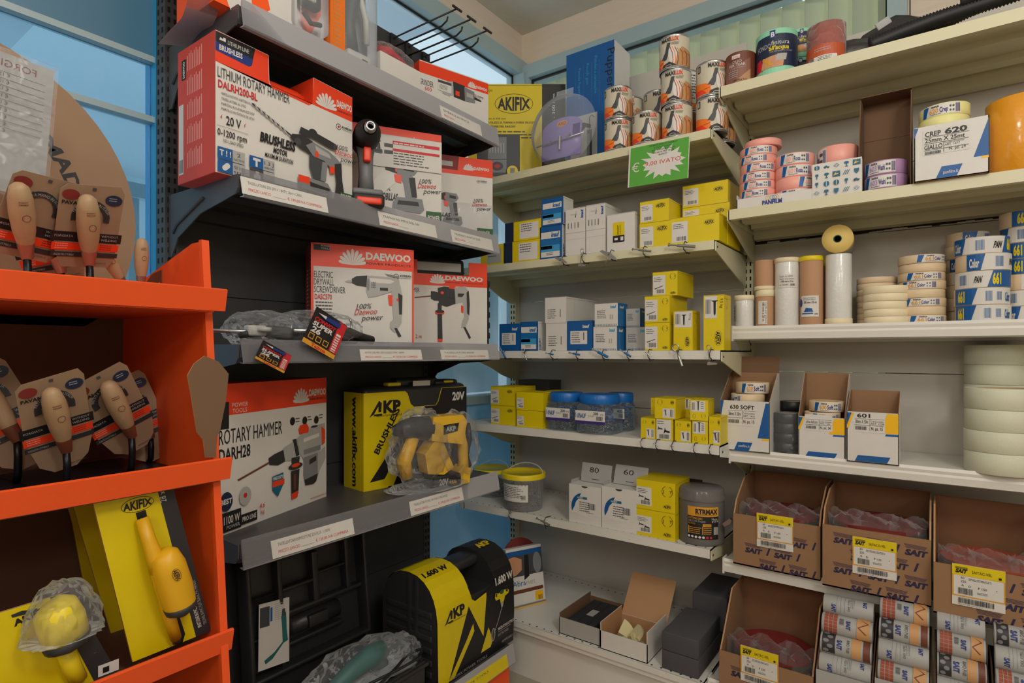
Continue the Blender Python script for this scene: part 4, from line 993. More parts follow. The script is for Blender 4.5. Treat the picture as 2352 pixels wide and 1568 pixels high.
# disc jar
clear('smoke_plastic', (.35, .33, .32), .42, .12, tint=(.55, .53, .52))
Yc = 1.845; a = onY(1565, 1180, Yc); b = onY(1669, 1180, Yc); R = (b.x - a.x) / 2; x = (a.x + b.x) / 2; h = onY(1600, 1122, Yc).z - Z5 + .01
t = thing('cutting_disc_jar', 'round smoky plastic jar of cutting discs with black and orange label', 'jar', (x - .006, Yc, Z5))
m = MB(); m.lathe([(0, .001), (R * .94, .001), (R * .96, .006), (R * .96, h * .80)], 'smoke_plastic', 40); m.build('jar_body', t)
m = MB(); m.lathe([(R, h * .80), (R, h * .86), (R * .95, h * .9), (R * .95, h * .97), (R * .9, h), (0, h)], 'smoke_plastic', 40); m.build('lid', t)
m = MB(); c = wrap(m, R * .965); c.rect(-R * .30, h * .13, R * 1.35, h * .58, 'ink'); c.rect(-R * .30, h * .54, R * 1.35, h * .17, 'gold'); c.text('RTRMAX', R * .05, h * .585, h * .085, 'ink', w=R * .95, bold=.05)
c.rect(R * .05, h * .565, R * .9, h * .006, 'ink')
c.text('CUTTING DISC', -R * .26, h * .485, h * .035, 'gold', w=R * .6, bold=.02); c.text('DISCO DA TAGLIO', -R * .26, h * .435, h * .035, 'lgrey', w=R * .72); c.text('RXT1510', -R * .26, h * .39, h * .03, 'gold', w=R * .3); c.text('Metal', R * .72, h * .48, h * .035, 'white'); c.text('#1510', R * .72, h * .44, h * .035, 'white')
c.rect(R * .35, h * .36, R * .35, h * .05, 'gold'); c.text('INOX', R * .42, h * .37, h * .03, 'ink')
c.rect(-R * .26, h * .22, R * .04, h * .14, 'gold'); c.greek(-R * .20, h * .33, R * .5, 4, h * .033, 'gold', 2); c.rect(R * .33, h * .22, R * .04, h * .14, 'gold'); c.greek(R * .40, h * .33, R * .4, 4, h * .033, 'gold', 3)
for k in range(7): c.ell(-R * .22 + k * R * .15, h * .17, R * .055, h * .022, 'white' if k < 5 else 'red', 12)
c.bars(R * .80, h * .22, R * .2, h * .14, 'white', 8); m.build('label', t)
m = MB()
for k in range(26): m.cyl(R * .88, .006 + k * .0042, .006 + k * .0042 + .003, 'kblk' if k % 3 else 'dgrey', 28)
o = m.build('cutting_discs', None, loc=(x - .006, Yc, Z5)); o['kind'] = 'stuff'; tag(o, 'thin dark cutting discs packed inside the smoky jar', 'discs')
m = MB(); m.prism([(-.012, -.008), (.010, .012), (.016, .006), (.012, -.004), (-.006, -.016)], (0, .012, 0), 'steel'); o = m.build('metal_clip', None, loc=(onY(1668, 1198, 1.80).x, 1.80, onY(1668, 1198, 1.80).z)); o.rotation_euler = (0, 0, 0); 
tag(o, 'small bright steel clip beside the disc jar', 'clip')
# ================================================================== corner bay, base shelf
Z6 = .2005
t = thing('sandpaper_packet', 'white net sanding sheet packet with a blue top band leaning upright', 'packet', (-1.235, 1.80, Z6), math.radians(68)); t.rotation_euler = (math.radians(-10), 0, math.radians(66))
w, h = .155, .215
m = MB(); m.box(-w / 2, w / 2, 0, .03, 0, h, 'paper', {'r': 'lgrey', 'l': 'lgrey'}); c = face(m, 'front', -w / 2, w / 2, 0, .03, 0, h)
c.rect(0, h * .87, w, h * .08, 'blue'); c.rect(0, h * .52, w, h * .35, 'dgrey'); c.poly([(w * .0, h * .52), (w * .0, h * .84), (w * .22, h * .86), (w * .42, h * .8), (w * .4, h * .62), (w * .25, h * .55)], 'skin')
c.poly([(w * .45, h * .44), (w * .5, h * .86), (w * .62, h * .86), (w * .6, h * .5)], 'ink'); c.ell(w * .85, h * .70, w * .12, h * .18, 'grey')
c.text('Abra', w * .12, h * .36, h * .09, 'blue', w=w * .36); c.text('net', w * .50, h * .36, h * .09, 'lgrey', w=w * .26)
c.rect(w * .0, h * .24, w * .96, h * .06, 'dwood'); c.rect(w * .72, h * .07, w * .22, h * .15, 'yel2'); c.bars(w * .80, h * .07, w * .12, h * .08, 'ink', 7); c.rect(0, h * .02, w, h * .03, 'grey'); c.rect(0, 0, w, h * .018, 'yel2'); m.build('packet', t)
m = MB(); m.cyl(.075, 0, .006, 'dred', 40)
o = m.build('sanding_disc', None, loc=(-1.20, 1.955, Z6 + .150)); o.rotation_euler = (math.radians(78), 0, math.radians(60)); o.location = (-1.315, 1.86, Z6 + .150)
tag(o, 'dark red sanding disc showing above the leaning sheet packet', 'sanding disc')
m = MB(); m.cyl(.075, 0, .07, 'dgrey', 20)
# tray of wrapped sponges
def tray(name, label, at, w, d, h, cin, cout, rz=0, back=None, side=None, right=None):
    t = thing(name, label, 'box', at, rz); m = MB(); q = .0025
    m.box(-w / 2, w / 2, 0, d, 0, q, cin)
    m.box(-w / 2, w / 2, 0, q, 0, h, cout, {'k': cin}); m.box(-w / 2, w / 2, d - q, d, 0, back or h, cout, {'f': cin})
    m.box(-w / 2, -w / 2 + q, 0, d, 0, side or h, cout, {'r': cin}); m.box(w / 2 - q, w / 2, 0, d, 0, right or h, cout, {'l': cin})
    m.build('carton', t); return t
x0 = onY(1283, 1470, 1.69); x1 = onY(1380, 1500, 1.69)
tray('cardboard_tray', 'low grey open box of black wrapped sanding pads', ((x0.x + x1.x) / 2 , 1.69, Z6), x1.x - x0.x - .004, .22, .055, 'kraftd', 'lgrey', side=.07)
for k, (dx, col) in enumerate(((-.038, 'kblk'), (0, 'kblk'), (.036, 'kblk'))):
    m = MB(); m.rbox(-.017, .017, 0, .19, 0, .05, .004, col); c = face(m, 'top', -.017, .017, 0, .19, 0, .05); c.k = 3; c.rect(.004, .06, .026, .05, 'lgrey') if k == 1 else None
    o = m.build('sanding_pad', None, loc=((x0.x + x1.x) / 2 + dx * .9, 1.70, Z6 + .003)); tag(o, 'black film-wrapped sanding pad, ' + ('left', 'middle', 'right')[k] + ' one in the grey tray', 'sanding pad', 'sanding pads in the grey tray')
x0 = onY(1379, 1500, 1.68); x1 = onY(1487, 1540, 1.68); w = x1.x - x0.x
t = tray('cardboard_tray', 'white and brown open box holding pale sanding sponges', ((x0.x + x1.x) / 2, 1.68, Z6), w, .155, .058, 'tanp', 'white', side=.085, right=.095)
m = MB(); m.box(-w / 2, w / 2, 0, .002, 0, .15, 'tanp'); m.build('lid_flap', t, loc=(0, .155, .055), rot=(math.radians(-38), 0, 0))
mat('sponge_cream', hexc('d9cf9e'), .8, bump=.3, bscale=150)
for k, (dx, dy, dz, r1, r2) in enumerate(((-.022, .075, .022, 15, 25), (.018, .06, .034, -30, -18), (.040, .040, .012, 60, 30), (-.005, .035, .006, 100, 0))):
    m = MB(); m.prism([(0, 0)] + [(.055 * math.cos(math.radians(q)), .055 * math.sin(math.radians(q))) for q in range(0, 91, 15)], (0, -.012, 0), 'sponge_cream', O=(-.025, .006, -.02))
    o = m.build('sanding_sponge', None, loc=(t.location.x + dx, 1.68 + dy, Z6 + dz + .016)); o.rotation_euler = (math.radians(-60), math.radians(r2), math.radians(r1)); tag(o, 'pale cream quarter-round sanding sponge, ' + ('standing at the back', 'lying on top', 'leaning at the right', 'at the bottom front')[k] + ' of the open box', 'sponge', 'sanding sponges in the open box')
# grey foam blocks
mat('foam_grey', hexc('4a4a4e'), .95, var=.3, scale=400)
x0 = onY(1520, 1500, 1.685); x1 = onY(1604, 1500, 1.685); w = x1.x - x0.x; xc = (x0.x + x1.x) / 2
for dx, dy, dz, dd, hh, lab in ((0, 0, 0, .28, .055, 'lower front block of grey sanding foam'), (0, .0, .056, .21, .055, 'upper front block of grey sanding foam'), (.02, .215, .056, .20, .110, 'taller dark grey foam block at the back, above the front pair')):
    m = MB(); m.rbox(-w / 2, w / 2, 0, dd, 0, hh, .003, 'foam_grey'); o = m.build('foam_block', None, loc=(xc + dx, 1.685 + dy, Z6 + dz)); tag(o, lab, 'foam block', 'grey sanding foam blocks on the base shelf')
# ================================================================== right-hand bay: rolls of tape
mat('tape_pink', hexc('f0a698'), .4, var=.04); mat('tape_masking', hexc('dcc5a2'), .5, var=.06, scale=60, stretch=(1, 1, 20)); mat('tape_pale', hexc('e8dab8'), .5, var=.05)
mat('tape_yellow', hexc('e8e39a'), .45, var=.04); mat('tape_lilac', hexc('b78fb8'), .45); mat('tape_mesh', hexc('cfd0b8'), .55, var=.1, scale=500); mat('tape_black', hexc('1d1d20'), .35)
mat('core_card', hexc('b39a76'), .8); mat('tape_rust', hexc('a04a34'), .8, var=.3, scale=300)
def roll(name, label, cat, loc, R, r, h, col, group, draw=None, rot=0, core='core_card', rounded=.0012):
    t = thing(name, label, cat, loc, math.radians(rot), group); e = rounded
    m = MB(); m.lathe([(r, e), (r + .001, 0), (R - e, 0), (R, e), (R, h - e), (R - e, h), (r + .001, h), (r, h - e)], col, 40); m.build('tape', t)
    m = MB(); m.lathe([(r - .003, .001), (r, .001), (r, h - .001), (r - .003, h - .001), (r - .003, .001)], core, 32); m.build('core', t)
    if draw:
        m = MB(); c = wrap(m, R); draw(c, R, h); m.build('label', t)
    return t
def rosa(c, R, h, num='601', word='Rosa', nc='pink'):
    W_ = R * 1.25; c.rect(-W_ * .55, h * .08, W_ * 1.25, h * .84, 'white'); c.poly([(-W_ * .55, h * .08), (-W_ * .40, h * .08), (-W_ * .30, h * .92), (-W_ * .50, h * .92)], 'blue')
    c.text(num, -W_ * .28, h * .28, h * .36, nc, w=W_ * .30, bold=.03); c.text(word, W_ * .05, h * .28, h * .38, 'violet', w=W_ * .26, bold=.03); c.text('PANFILM', -W_ * .22, h * .72, h * .14, 'ink', w=W_ * .25, bold=.03)
    c.greek(-W_ * .25, h * .16, W_ * .45, 1, h * .12, 'dgrey'); 
    for k in range(2): c.ell(W_ * (.38 + k * .09), h * .65, h * .07, h * .09, 'dgrey', 8); c.ell(W_ * (.38 + k * .09), h * .32, h * .06, h * .08, 'dgrey', 8)
    c.bars(W_ * .54, h * .16, W_ * .14, h * .68, 'violet', 9)
def soft(c, R, h): rosa(c, R, h, '630', 'Soft', 'gold')
def washi(c, R, h): rosa(c, R, h, '603', 'Washi', 'lilac')
def crep(c, R, h): rosa(c, R, h, '620', 'Crep', 'gold')
def colr(c, R, h): rosa(c, R, h, '661', 'Color', 'gold')
ORD = ['bottom', 'second from the bottom', 'third from the bottom', 'fourth from the bottom', 'fifth from the bottom', 'sixth from the bottom', 'seventh from the bottom', 'eighth from the bottom']
def stack(name, cat, kind, where, px0, px1, zc, z0, n, h, col, group, draws, rots, R=None, r=None, jit=.0015, mode='B', core='core_card', topword=True):
    """a column of tape rolls: first built, the others copied"""
    a = onY(px0, 800, zc); b = onY(px1, 800, zc); R = R or (b.x - a.x) / 2; x = (a.x + b.x) / 2; r = r or R * .68
    protos = {}; out = []; rr = random.Random(int(px0)); z = z0
    hs = h if isinstance(h, list) else [h] * n
    for k in range(n):
        d = draws[k % len(draws)]; key = (d, hs[k]); o = ORD[k] if k < n - 1 else 'top'
        if n == 1: lab = kind + ' ' + where
        else: lab = kind + ', ' + o + ' of ' + where
        loc = (x + rr.uniform(-jit, jit), zc + rr.uniform(-jit, jit), z)
        if key in protos: t = dup(protos[key], loc, math.radians(rots[k % len(rots)]), lab, group)
        else: t = protos[key] = roll(name, lab, cat, loc, R, r, hs[k] - .0004, col, group, d, rots[k % len(rots)], core)
        out.append(t); z += hs[k]
    return out, z, x, R
# ---- shelf B2
Zb = ZB[2] + .0005; FY = YB[2]
GP = 'pink masking tape rolls'
x0 = onY(1692, 460, FY + .006).x; x1 = onY(1868, 440, FY + .006).x
t = thing('cardboard_tray', 'low white carton tray under the pink tape columns', 'tray', ((x0 + x1) / 2, FY + .006, Zb)); m = MB(); w = x1 - x0
m.box(-w / 2, w / 2, 0, .002, 0, .028, 'white'); m.box(-w / 2, w / 2, .002, .13, 0, .002, 'lgrey'); m.box(-w / 2, -w / 2 + .002, 0, .13, 0, .04, 'white'); m.box(w / 2 - .002, w / 2, 0, .13, 0, .028, 'white'); m.box(-w / 2, w / 2, .128, .13, 0, .11, 'navy')
c = face(m, 'front', -w / 2, w / 2, 0, .1, 0, .028); c.k = 3
for k, col in enumerate(('gold', 'yellow', 'cyan', 'blue', 'gold')): c.ring(w * (.42 + k * .03), .020, .006, .006, .001, col, 14)
c.text('PANFILM', w * .35, .001, .012, 'dblue', w=w * .26, bold=.05); m.build('carton', t)
Z1 = Zb + .003
_, z, x, R = stack('masking_tape_roll', 'tape', 'pink tape roll', 'tall left pink column', 1700, 1784, FY + .062, Z1, 7, .0255, 'tape_pink', GP, [rosa], [10, -8, 4, 0, 14, -10, 6])
t = roll('masking_tape_roll', 'pink tape roll lying tilted on top of tall left pink column', 'tape', (x + .012, FY + .07, z + .001), R, R * .68, .020, 'tape_pink', GP, None, 0)
_, z, x, R = stack('masking_tape_roll', 'tape', 'pink tape roll', 'middle pink column', 1782, 1872, FY + .062, Z1, 4, .0345, 'tape_pink', GP, [rosa], [8, 60, 10, 4])
_, z, x, R = stack('masking_tape_roll', 'tape', 'wide pink tape roll', 'column behind icon box', 1878, 1972, FY + .075, Zb, 3, [.05, .040, .055], 'tape_pink', GP, [rosa], [5, -55, -75])
# icon box
x0 = onY(1866, 450, FY + .008).x; x1 = onY(1980, 440, FY + .008).x; h = .093; w = x1 - x0
t = thing('open_carton', 'small white open carton printed with blue icons', 'box', ((x0 + x1) / 2, FY + .004, Zb)); m = MB()
m.box(-w / 2, w / 2, 0, .0015, 0, h, 'white'); m.box(-w / 2, -w / 2 + .0015, .0015, .018, 0, h * .97, 'paper'); m.box(w / 2 - .0015, w / 2, .0015, .018, 0, h * .97, 'paper'); m.box(-w / 2, w / 2, .0015, .018, 0, .0015, 'paper')
c = face(m, 'front', -w / 2, w / 2, 0, .02, 0, h); c.k = 3
def icon(c, k, x, y, s):
    if k == 0: c.poly([(x + s * math.cos(math.radians(a)), y + s * math.sin(math.radians(a))) for a in range(30, 390, 60)], 'teal'); c.rect(x - s * .1, y - s, s * .2, 2 * s, 'white')
    if k == 1: c.poly([(x - s, y - s * .3), (x + s, y - s * .3), (x + s, y), (x + s * .4, y + s * .1), (x, y + s * .5), (x - s * .5, y + s * .4), (x - s, y)], 'teal'); c.ell(x - s * .5, y - s * .35, s * .25, s * .25, 'ink', 8); c.ell(x + s * .5, y - s * .35, s * .25, s * .25, 'ink', 8)
    if k == 2: c.ring(x, y, s, s * .75, s * .14, 'teal', 4); c.line([(x - s * .7, y - s * .3), (x, y + s * .2), (x + s * .6, y - s * .3)], s * .12, 'teal')
    if k == 3: c.ell(x, y + s * .4, s * .8, s * .5, 'teal', 10); c.rect(x - s * .15, y - s, s * .3, s, 'teal'); c.rect(x - s * .5, y - s * 1.05, s, s * .2, 'teal')
    if k == 4: c.rect(x - s, y - s * .8, 2 * s, 1.6 * s, 'teal'); c.poly([(x - s * .8, y - s * .5), (x + s * .8, y), (x - s * .2, y + s * .1), (x, y + s * .7), (x - s * .5, y)], 'yel2')
    if k == 5: c.poly([(x - s * .8, y + s * .8), (x + s * .8, y + s * .8), (x + s * .7, y - s * .2), (x, y - s), (x - s * .7, y - s * .2)], 'teal')
    if k == 6:
        for q in range(3): c.line([(x - s + q * s * .6, y - s * .7), (x - s * .2 + q * s * .6, y + s * .8)], s * .2, 'teal')
    if k == 7: c.rect(x - s * .5, y, s, s * .8, 'teal'); c.rect(x - s * .15, y - s, s * .3, s, 'teal')
seq = [0, 1, 2, 3, 4, 7, 3, 4, 6, 5, 7, 0, 0, 7, 1, 2, 3, 5, 6, 2, 7, 0, 3, 1]
for q, kk in enumerate(seq[:20]):
    r_, c_ = divmod(q, 5); icon(c, kk, w * (.10 + c_ * .20), h * (.87 - r_ * .25), .0075 if kk != 4 else .009)
m.build('carton', t)
# tall open brown box with lilac tape
x0 = onY(1972, 420, FY + .02).x; x1 = onY(2093, 400, FY + .02).x; w = x1 - x0; h = onY(1972, 235, FY + .10).z - Zb; xc = (x0 + x1) / 2
t = thing('display_carton', 'tall open brown cardboard dispenser behind the lilac tapes', 'box', (xc, FY + .012, Zb)); m = MB(); q = .002
m.box(-w / 2, w / 2, .13, .132, 0, h, 'kraftd'); m.box(-w / 2, w / 2, 0, .13, 0, q, 'kraftd')
m.prism([(0, 0), (.13, 0), (.13, h), (.05, h * .96), (.0, h * .30)], (q, 0, 0), 'kraftd', O=(-w / 2, 0, 0), U=(0, 1, 0)); m.prism([(0, 0), (.13, 0), (.13, h), (.05, h * .96), (.0, h * .30)], (q, 0, 0), 'kraftd', O=(w / 2 - q, 0, 0), U=(0, 1, 0))
m.box(-w / 2, w / 2, .06, .13, h - q, h, 'kraftd'); m.box(-w / 2 + q, w / 2 - q, .1285, .13, h * .62, h * .625, 'dwood'); m.build('carton', t)
stack('masking_tape_roll', 'tape', 'lilac washi tape roll', 'the pair', 1984, 2086, FY + .064, Zb + .003, 2, .0375, 'tape_lilac', 'lilac washi tape rolls', [washi], [-18, -20])
# crep 620 box with yellow tapes
x0 = onY(2100, 415, FY - .01).x; x1 = onY(2272, 400, FY - .01).x; w = x1 - x0; h = onY(2100, 296, FY - .01).z - Zb; xc = (x0 + x1) / 2
t = thing('tape_carton', 'white open carton lettered 25mm X 25mt with pale yellow tapes inside', 'box', (xc, FY - .012, Zb)); m = MB()
m.box(-w / 2, w / 2, 0, q, 0, h, 'white', {'k': 'kraft'}); m.box(-w / 2, w / 2, .125, .127, 0, h * .95, 'white', {'f': 'kraft'}); m.box(-w / 2, -w / 2 + q, 0, .127, 0, h * .95, 'white', {'r': 'kraft'}); m.box(w / 2 - q, w / 2, 0, .127, 0, h, 'white', {'l': 'kraft'}); m.box(-w / 2, w / 2, 0, .127, 0, q, 'kraft')
c = face(m, 'front', -w / 2, w / 2, 0, .1, 0, h); c.k = 3
c.poly([(w * .80, h * .30), (w * .995, h * .30), (w * .995, h * .96)], 'blue'); c.rect(w * .90, h * .26, w * .095, h * .04, 'yel2'); c.poly([(w * .30, h * .01), (w * .58, h * .01), (w * .66, h * .22), (w * .38, h * .22)], 'blue'); c.text('panfilm.it', w * .40, h * .08, h * .06, 'white', w=w * .2)
c.poly([(w * .0, h * .99), (w * .06, h * .99), (w * .0, h * .80)], 'blue'); m.build('carton', t)
m = MB(); c = face(m, 'front', -w / 2, w / 2, 0, .1, 0, h); c.k = 6; c.rect(w * .12, h * .46, w * .64, h * .46, 'paper')
c.text('CREP', w * .15, h * .80, h * .085, 'ink', w=w * .22, bold=.03); c.text('620', w * .42, h * .80, h * .095, 'ink', w=w * .30, bold=.04); c.text('25mm X 25mt', w * .15, h * .69, h * .075, 'ink', w=w * .54, bold=.02)
c.text('GIALLO', w * .14, h * .565, h * .08, 'ink', w=w * .25, bold=.02); c.text('Codice prodotto', w * .42, h * .63, h * .035, 'dgrey', w=w * .26); c.text('ART. 1477', w * .42, h * .585, h * .035, 'dgrey'); c.text('N. pz. 24', w * .48, h * .50, h * .055, 'ink', w=w * .22)
for yy in (.78, .665, .545): c.rect(w * .14, h * yy, w * .6, .0008, 'ink')
c.rect(w * .405, h * .48, .0008, h * .18, 'ink'); c.bars(w * .15, h * .47, w * .22, h * .055, 'ink', 22); m.build('label', t)
_, z, x, R = stack('masking_tape_roll', 'tape', 'pale yellow tape roll', '25mm carton column', 2107, 2226, FY + .055, Zb + .004, 6, .0315, 'tape_yellow', 'pale yellow crepe tape rolls', [None, None, None, None, None, crep], [0, 0, 0, 0, 40, -14], jit=.003)
# big orange wrapped roll
mat('film_amber', hexc('e39a24'), .2, coat=.5, bump=.5, bscale=60)
Yc = FY + .075; a = onY(2262, 300, Yc); R = .072; x = a.x + R; h = onY(2262, 232, Yc).z - Zb
t = roll('packing_tape_roll', 'large orange roll in shiny wrap at the right end of the second shelf', 'tape', (x, Yc, Zb), R, .038, h - .02, 'film_amber', None, None)
m = MB(); c = wrap(m, R + .0006); c.rect(R * .1, h * .28, R * .6, h * .5, 'paper'); c.bars(R * .18, h * .34, R * .3, h * .35, 'ink', 14); c.ell(R * .5, h * .68, R * .12, h * .03, 'yellow'); m.build('label', t)
# ---- shelf B1
Zb = ZB[1] + .0005; FY = YB[1]
def teak(c, R, h):
    c.rect(-R * 1.5, .005, R * 3, h - .01, 'dwood'); c.poly([(-R * 1.1, .005), (R * .9, .005), (R * .9, h * .8), (R * .2, h * .6), (-R * .9, h * .8)], 'teak'); c.poly([(-R * .2, .006), (R * .9, .006), (R * .9, h * .45)], 'tanp')
    c.rect(-R * .35, h * .80, R * .55, h * .11, 'paper'); c.text('Cofan', -R * .28, h * .82, h * .06, 'red'); c.text('OLIO', 0, h * .66, h * .08, 'white', al='c'); c.text('PER TEAK', 0, h * .56, h * .08, 'white', al='c'); c.text('e Legni Esotici', 0, h * .49, h * .05, 'lgrey', al='c'); c.greek(-R * .6, h * .42, R * .9, 4, h * .06, 'lgrey'); c.text('PRIMATO', -R * .2, h * .1, h * .06, 'ink')
Yc = FY + .060; a = onY(1668, 150, Yc); b = onY(1736, 150, Yc); R = (b.x - a.x) / 2
tin('brown teak oil tin with white cap at the left end of the top right shelf', (a.x + b.x) / 2, Yc, Zb, R, .098, teak, body='dwood', lid='white')
def acqua(c, R, h):
    c.rect(-R * 1.6, .005, R * 3.2, h - .01, 'navy'); c.rect(-R * 1.6, h * .88, R * 3.2, h * .09, 'mint'); c.rect(-R * 1.6, .005, R * 3.2, h * .14, 'mint'); c.poly([(-R * 1.4, h * .97), (-R * 1.4, h * .72), (-R * .7, h * .97)], 'mint')
    c.rect(-R * .25, h * .80, R * .26, h * .17, 'dblue'); c.text('B', -R * .20, h * .83, h * .10, 'white', bold=.03)
    c.text('FONDO', -R * .95, h * .60, h * .10, 'lgrey', w=R * .75, bold=.01); c.text('finitura', -R * .18, h * .65, h * .09, 'white', w=R * .85); c.text("all'acqua", -R * .30, h * .54, h * .09, 'yellow', w=R * .95, bold=.03, shear=.15); c.text('PER PARQUET E LEGNO', -R * .25, h * .49, h * .03, 'lgrey')
    c.poly([(-R * 1.1, h * .16), (-R * .6, h * .16), (-R * .7, h * .42), (-R * 1.0, h * .40)], 'red'); c.poly([(-R * .7, h * .17), (R * .35, h * .17), (R * .45, h * .44), (-R * .6, h * .40)], 'wood'); c.poly([(-R * .3, h * .2), (R * .3, h * .2), (R * .2, h * .42), (-R * .1, h * .4)], 'skin'); c.poly([(R * .0, h * .3), (R * .5, h * .3), (R * .55, h * .44), (R * .1, h * .44)], 'lgrey'); c.poly([(-R * .65, h * .38), (-R * .2, h * .2), (-R * .1, h * .24), (-R * .55, h * .42)], 'gold')
Yc = FY + .072; a = onY(1737, 120, Yc); b = onY(1832, 120, Yc); R = (b.x - a.x) / 2
tin('large navy and mint varnish tin on the top right shelf', (a.x + b.x) / 2, Yc, Zb, R, .132, acqua, body='mint', lid='white', rot=8)
a = onY(1822, 120, FY + .18); g_ = 'small navy varnish tins behind the large one'
tin('lower small navy varnish tin behind the large one', a.x + .02, FY + .17, Zb, .037, .085, acqua, body='mint', lid='white', group=g_, rot=20); tin('upper small navy varnish tin behind the large one', a.x + .02, FY + .17, Zb + .086, .037, .085, acqua, body='mint', lid='white', group=g_, rot=25)
Yc = FY + .065; a = onY(1854, 110, Yc); b = onY(1943, 110, Yc); R = (b.x - a.x) / 2
t = thing('sandpaper_roll', 'rust red sandpaper roll in clear wrap standing on the top right shelf', 'sandpaper roll', ((a.x + b.x) / 2, Yc, Zb)); h = .112
m = MB(); m.lathe([(.01, .001), (R, 0), (R, h), (.012, h)], 'tape_rust', 36); m.build('roll', t); m = MB(); m.lathe([(R + .001, 0), (R + .0015, h), (R * .9, h + .002), (0, h + .002)], 'thin_film', 36); m.build('wrap', t)
m = MB(); c = wrap(m, R + .0016); c.rect(-R * 1.3, 0.002, R * 2.6, h * .42, 'wrapo'); c.rect(-R * .9, .002, R * 1.6, h * .15, 'paper'); c.greek(-R * .5, h * .34, R * 1.1, 2, h * .05, 'lgrey'); c.greek(-R * .3, h * .13, R * .9, 3, h * .035, 'dgrey'); c.bars(-R * .85, .004, R * .35, h * .13, 'ink', 12); m.build('label', t)
# vacuum hose and black bag
mat('rubber_black', hexc('19191b'), .55); mat('bag_black', hexc('333436'), .35, bump=.6, bscale=30)
t = thing('vacuum_hose', 'black ribbed vacuum hose coiled on the top right shelf', 'hose', (.10, FY + .10, Zb))
def ribbed(f, n):
    m = MB(); pts = [f(k / (n - 1)) for k in range(n)]; m.tube(pts, [.0165 if i % 2 else .0205 for i in range(n)], 'rubber_black', 14); m.build('hose_coil', t)
ribbed(lambda u: (-.24 + .44 * u, -.06 + .04 * math.sin(u * 3), .022 + .075 * u + .012 * math.sin(u * 5)), 130)
ribbed(lambda u: (-.22 + .42 * u, .0 + .05 * math.sin(u * 3), .024 + .05 * math.sin(u * 2.4) + .06 * u), 130)
ribbed(lambda u: (-.05 + .25 * u, -.03, .085 + .03 * u), 70)
def blob(m, c, rad, col, seed, amp=.18, sub=3):
    film = 'film' in col; sub = 4 if film else sub
    bm = bmesh.new(); bmesh.ops.create_icosphere(bm, subdivisions=sub, radius=1); rr = random.Random(seed)
    ph = [(Vector((rr.uniform(-1, 1), rr.uniform(-1, 1), rr.uniform(-1, 1))).normalized(), rr.uniform(2, 9), rr.uniform(0, 6)) for _ in range(9)]
    for v in bm.verts:
        d = v.co.normalized(); n_ = sum(abs(math.sin(d.dot(q) * f_ + o_)) for q, f_, o_ in ph) / 9 - .6
        v.co = Vector((c[0] + d.x * rad[0] * (1 + amp * n_ * 2), c[1] + d.y * rad[1] * (1 + amp * n_ * 2), c[2] + d.z * rad[2] * (1 + amp * n_ * 2)))
        if film: v.co += Vector((rr.uniform(-1, 1), rr.uniform(-1, 1), rr.uniform(-1, 1))) * .0022
        v.co.z = max(v.co.z, .0005)
    m.frombm(bm, col, 'film' not in col)
t = thing('plastic_bag', 'crumpled black plastic bag lying left of the vacuum hose', 'bag', (-.25, FY + .14, Zb)); m = MB()
blob(m, (-.05, -.03, .018), (.055, .05, .025), 'bag_black', 4, .3); blob(m, (.05, .0, .035), (.09, .06, .055), 'bag_black', 5, .35); blob(m, (.15, .05, .055), (.10, .05, .085), 'bag_black', 8, .3); m.build('bag', t)
m = MB(); m.rbox(-.018, .018, 0, .006, 0, .02, .002, 'lgrey'); o = m.build('white_cap', t, loc=(.14, -.05, .085), rot=(.2, -.5, .2))
# ---- shelf B3
Zb = ZB[3] + .0005; FY = YB[3]
def cylroll(label, px0, px1, pyt, yc, col, bands=(), z=None, lab=None, name='masking_film_roll', group=None, rot=0, film=False, h=None, holed=True):
    a = onY(px0, 700, yc); b = onY(px1, 700, yc); R = (b.x - a.x) / 2; x = (a.x + b.x) / 2; z = Zb if z is None else z; h = h or onY(px0, pyt, yc).z - z
    t = thing(name, label, 'roll', (x, yc, z), math.radians(rot), group)
    m = MB(); m.lathe([(R * .3, 0), (R * .98, 0), (R, .002), (R, h - .002), (R * .98, h), (R * .3, h), (R * .3, h - .03)], col, 32); m.build('roll', t)
    for (u0, u1, bc) in bands:
        m = MB(); m.lathe([(R + .0004, h * u0), (R + .0016, h * u0 + .0006), (R + .0016, h * u1 - .0006), (R + .0004, h * u1), (R * .3, h * u1 + .0005)] if u1 > .97 else [(R + .0004, h * u0), (R + .0016, h * u0 + .0006), (R + .0016, h * u1 - .0006), (R + .0004, h * u1)], bc, 32); m.build('tape_band', t)
    if lab: m = MB(); c = wrap(m, R + .001); lab(c, R, h); m.build('label', t)
    return t, z + h, x, R
mat('film_white', hexc('dcdcd8'), .25, coat=.4, bump=.5, bscale=120); mat('kraft_roll', hexc('b98f6d'), .75, var=.05, scale=10, stretch=(1, 1, .3))
cylroll('short white masking film roll with beige band at the left end', 1688, 1731, 680, FY + .04, 'film_white', [(.84, 1, 'tape_pale')], lab=lambda c, R, h: (c.rect(-R * 1.4, h * .2, R * .7, h * .5, 'lgrey'), c.greek(-R * 1.3, h * .6, R * .5, 4, h * .09, 'blue')))
t, z, x, R = cylroll('lower brown masking paper roll with sideways label', 1737, 1780, 668, FY + .05, 'kraft_roll', [(.82, 1, 'tape_pale')], lab=lambda c, R, h: (c.rect(-R * .6, h * .08, R * 1.0, h * .62, 'paper'), c.text('180 mm x 20 m', -R * .1, h * .66, R * .22, 'ink', rot=-90, w=h * .5, bold=.02), c.text('Carta per pittura', R * .2, h * .66, R * .18, 'dgrey', rot=-90, w=h * .55), c.greek(-R * .5, h * .6, R * .1, 1, h * .02)))
cylroll('upper brown masking paper roll standing on another roll', 1734, 1779, 601, FY + .05, 'kraft_roll', [(0, .13, 'tape_pale')], z=z)
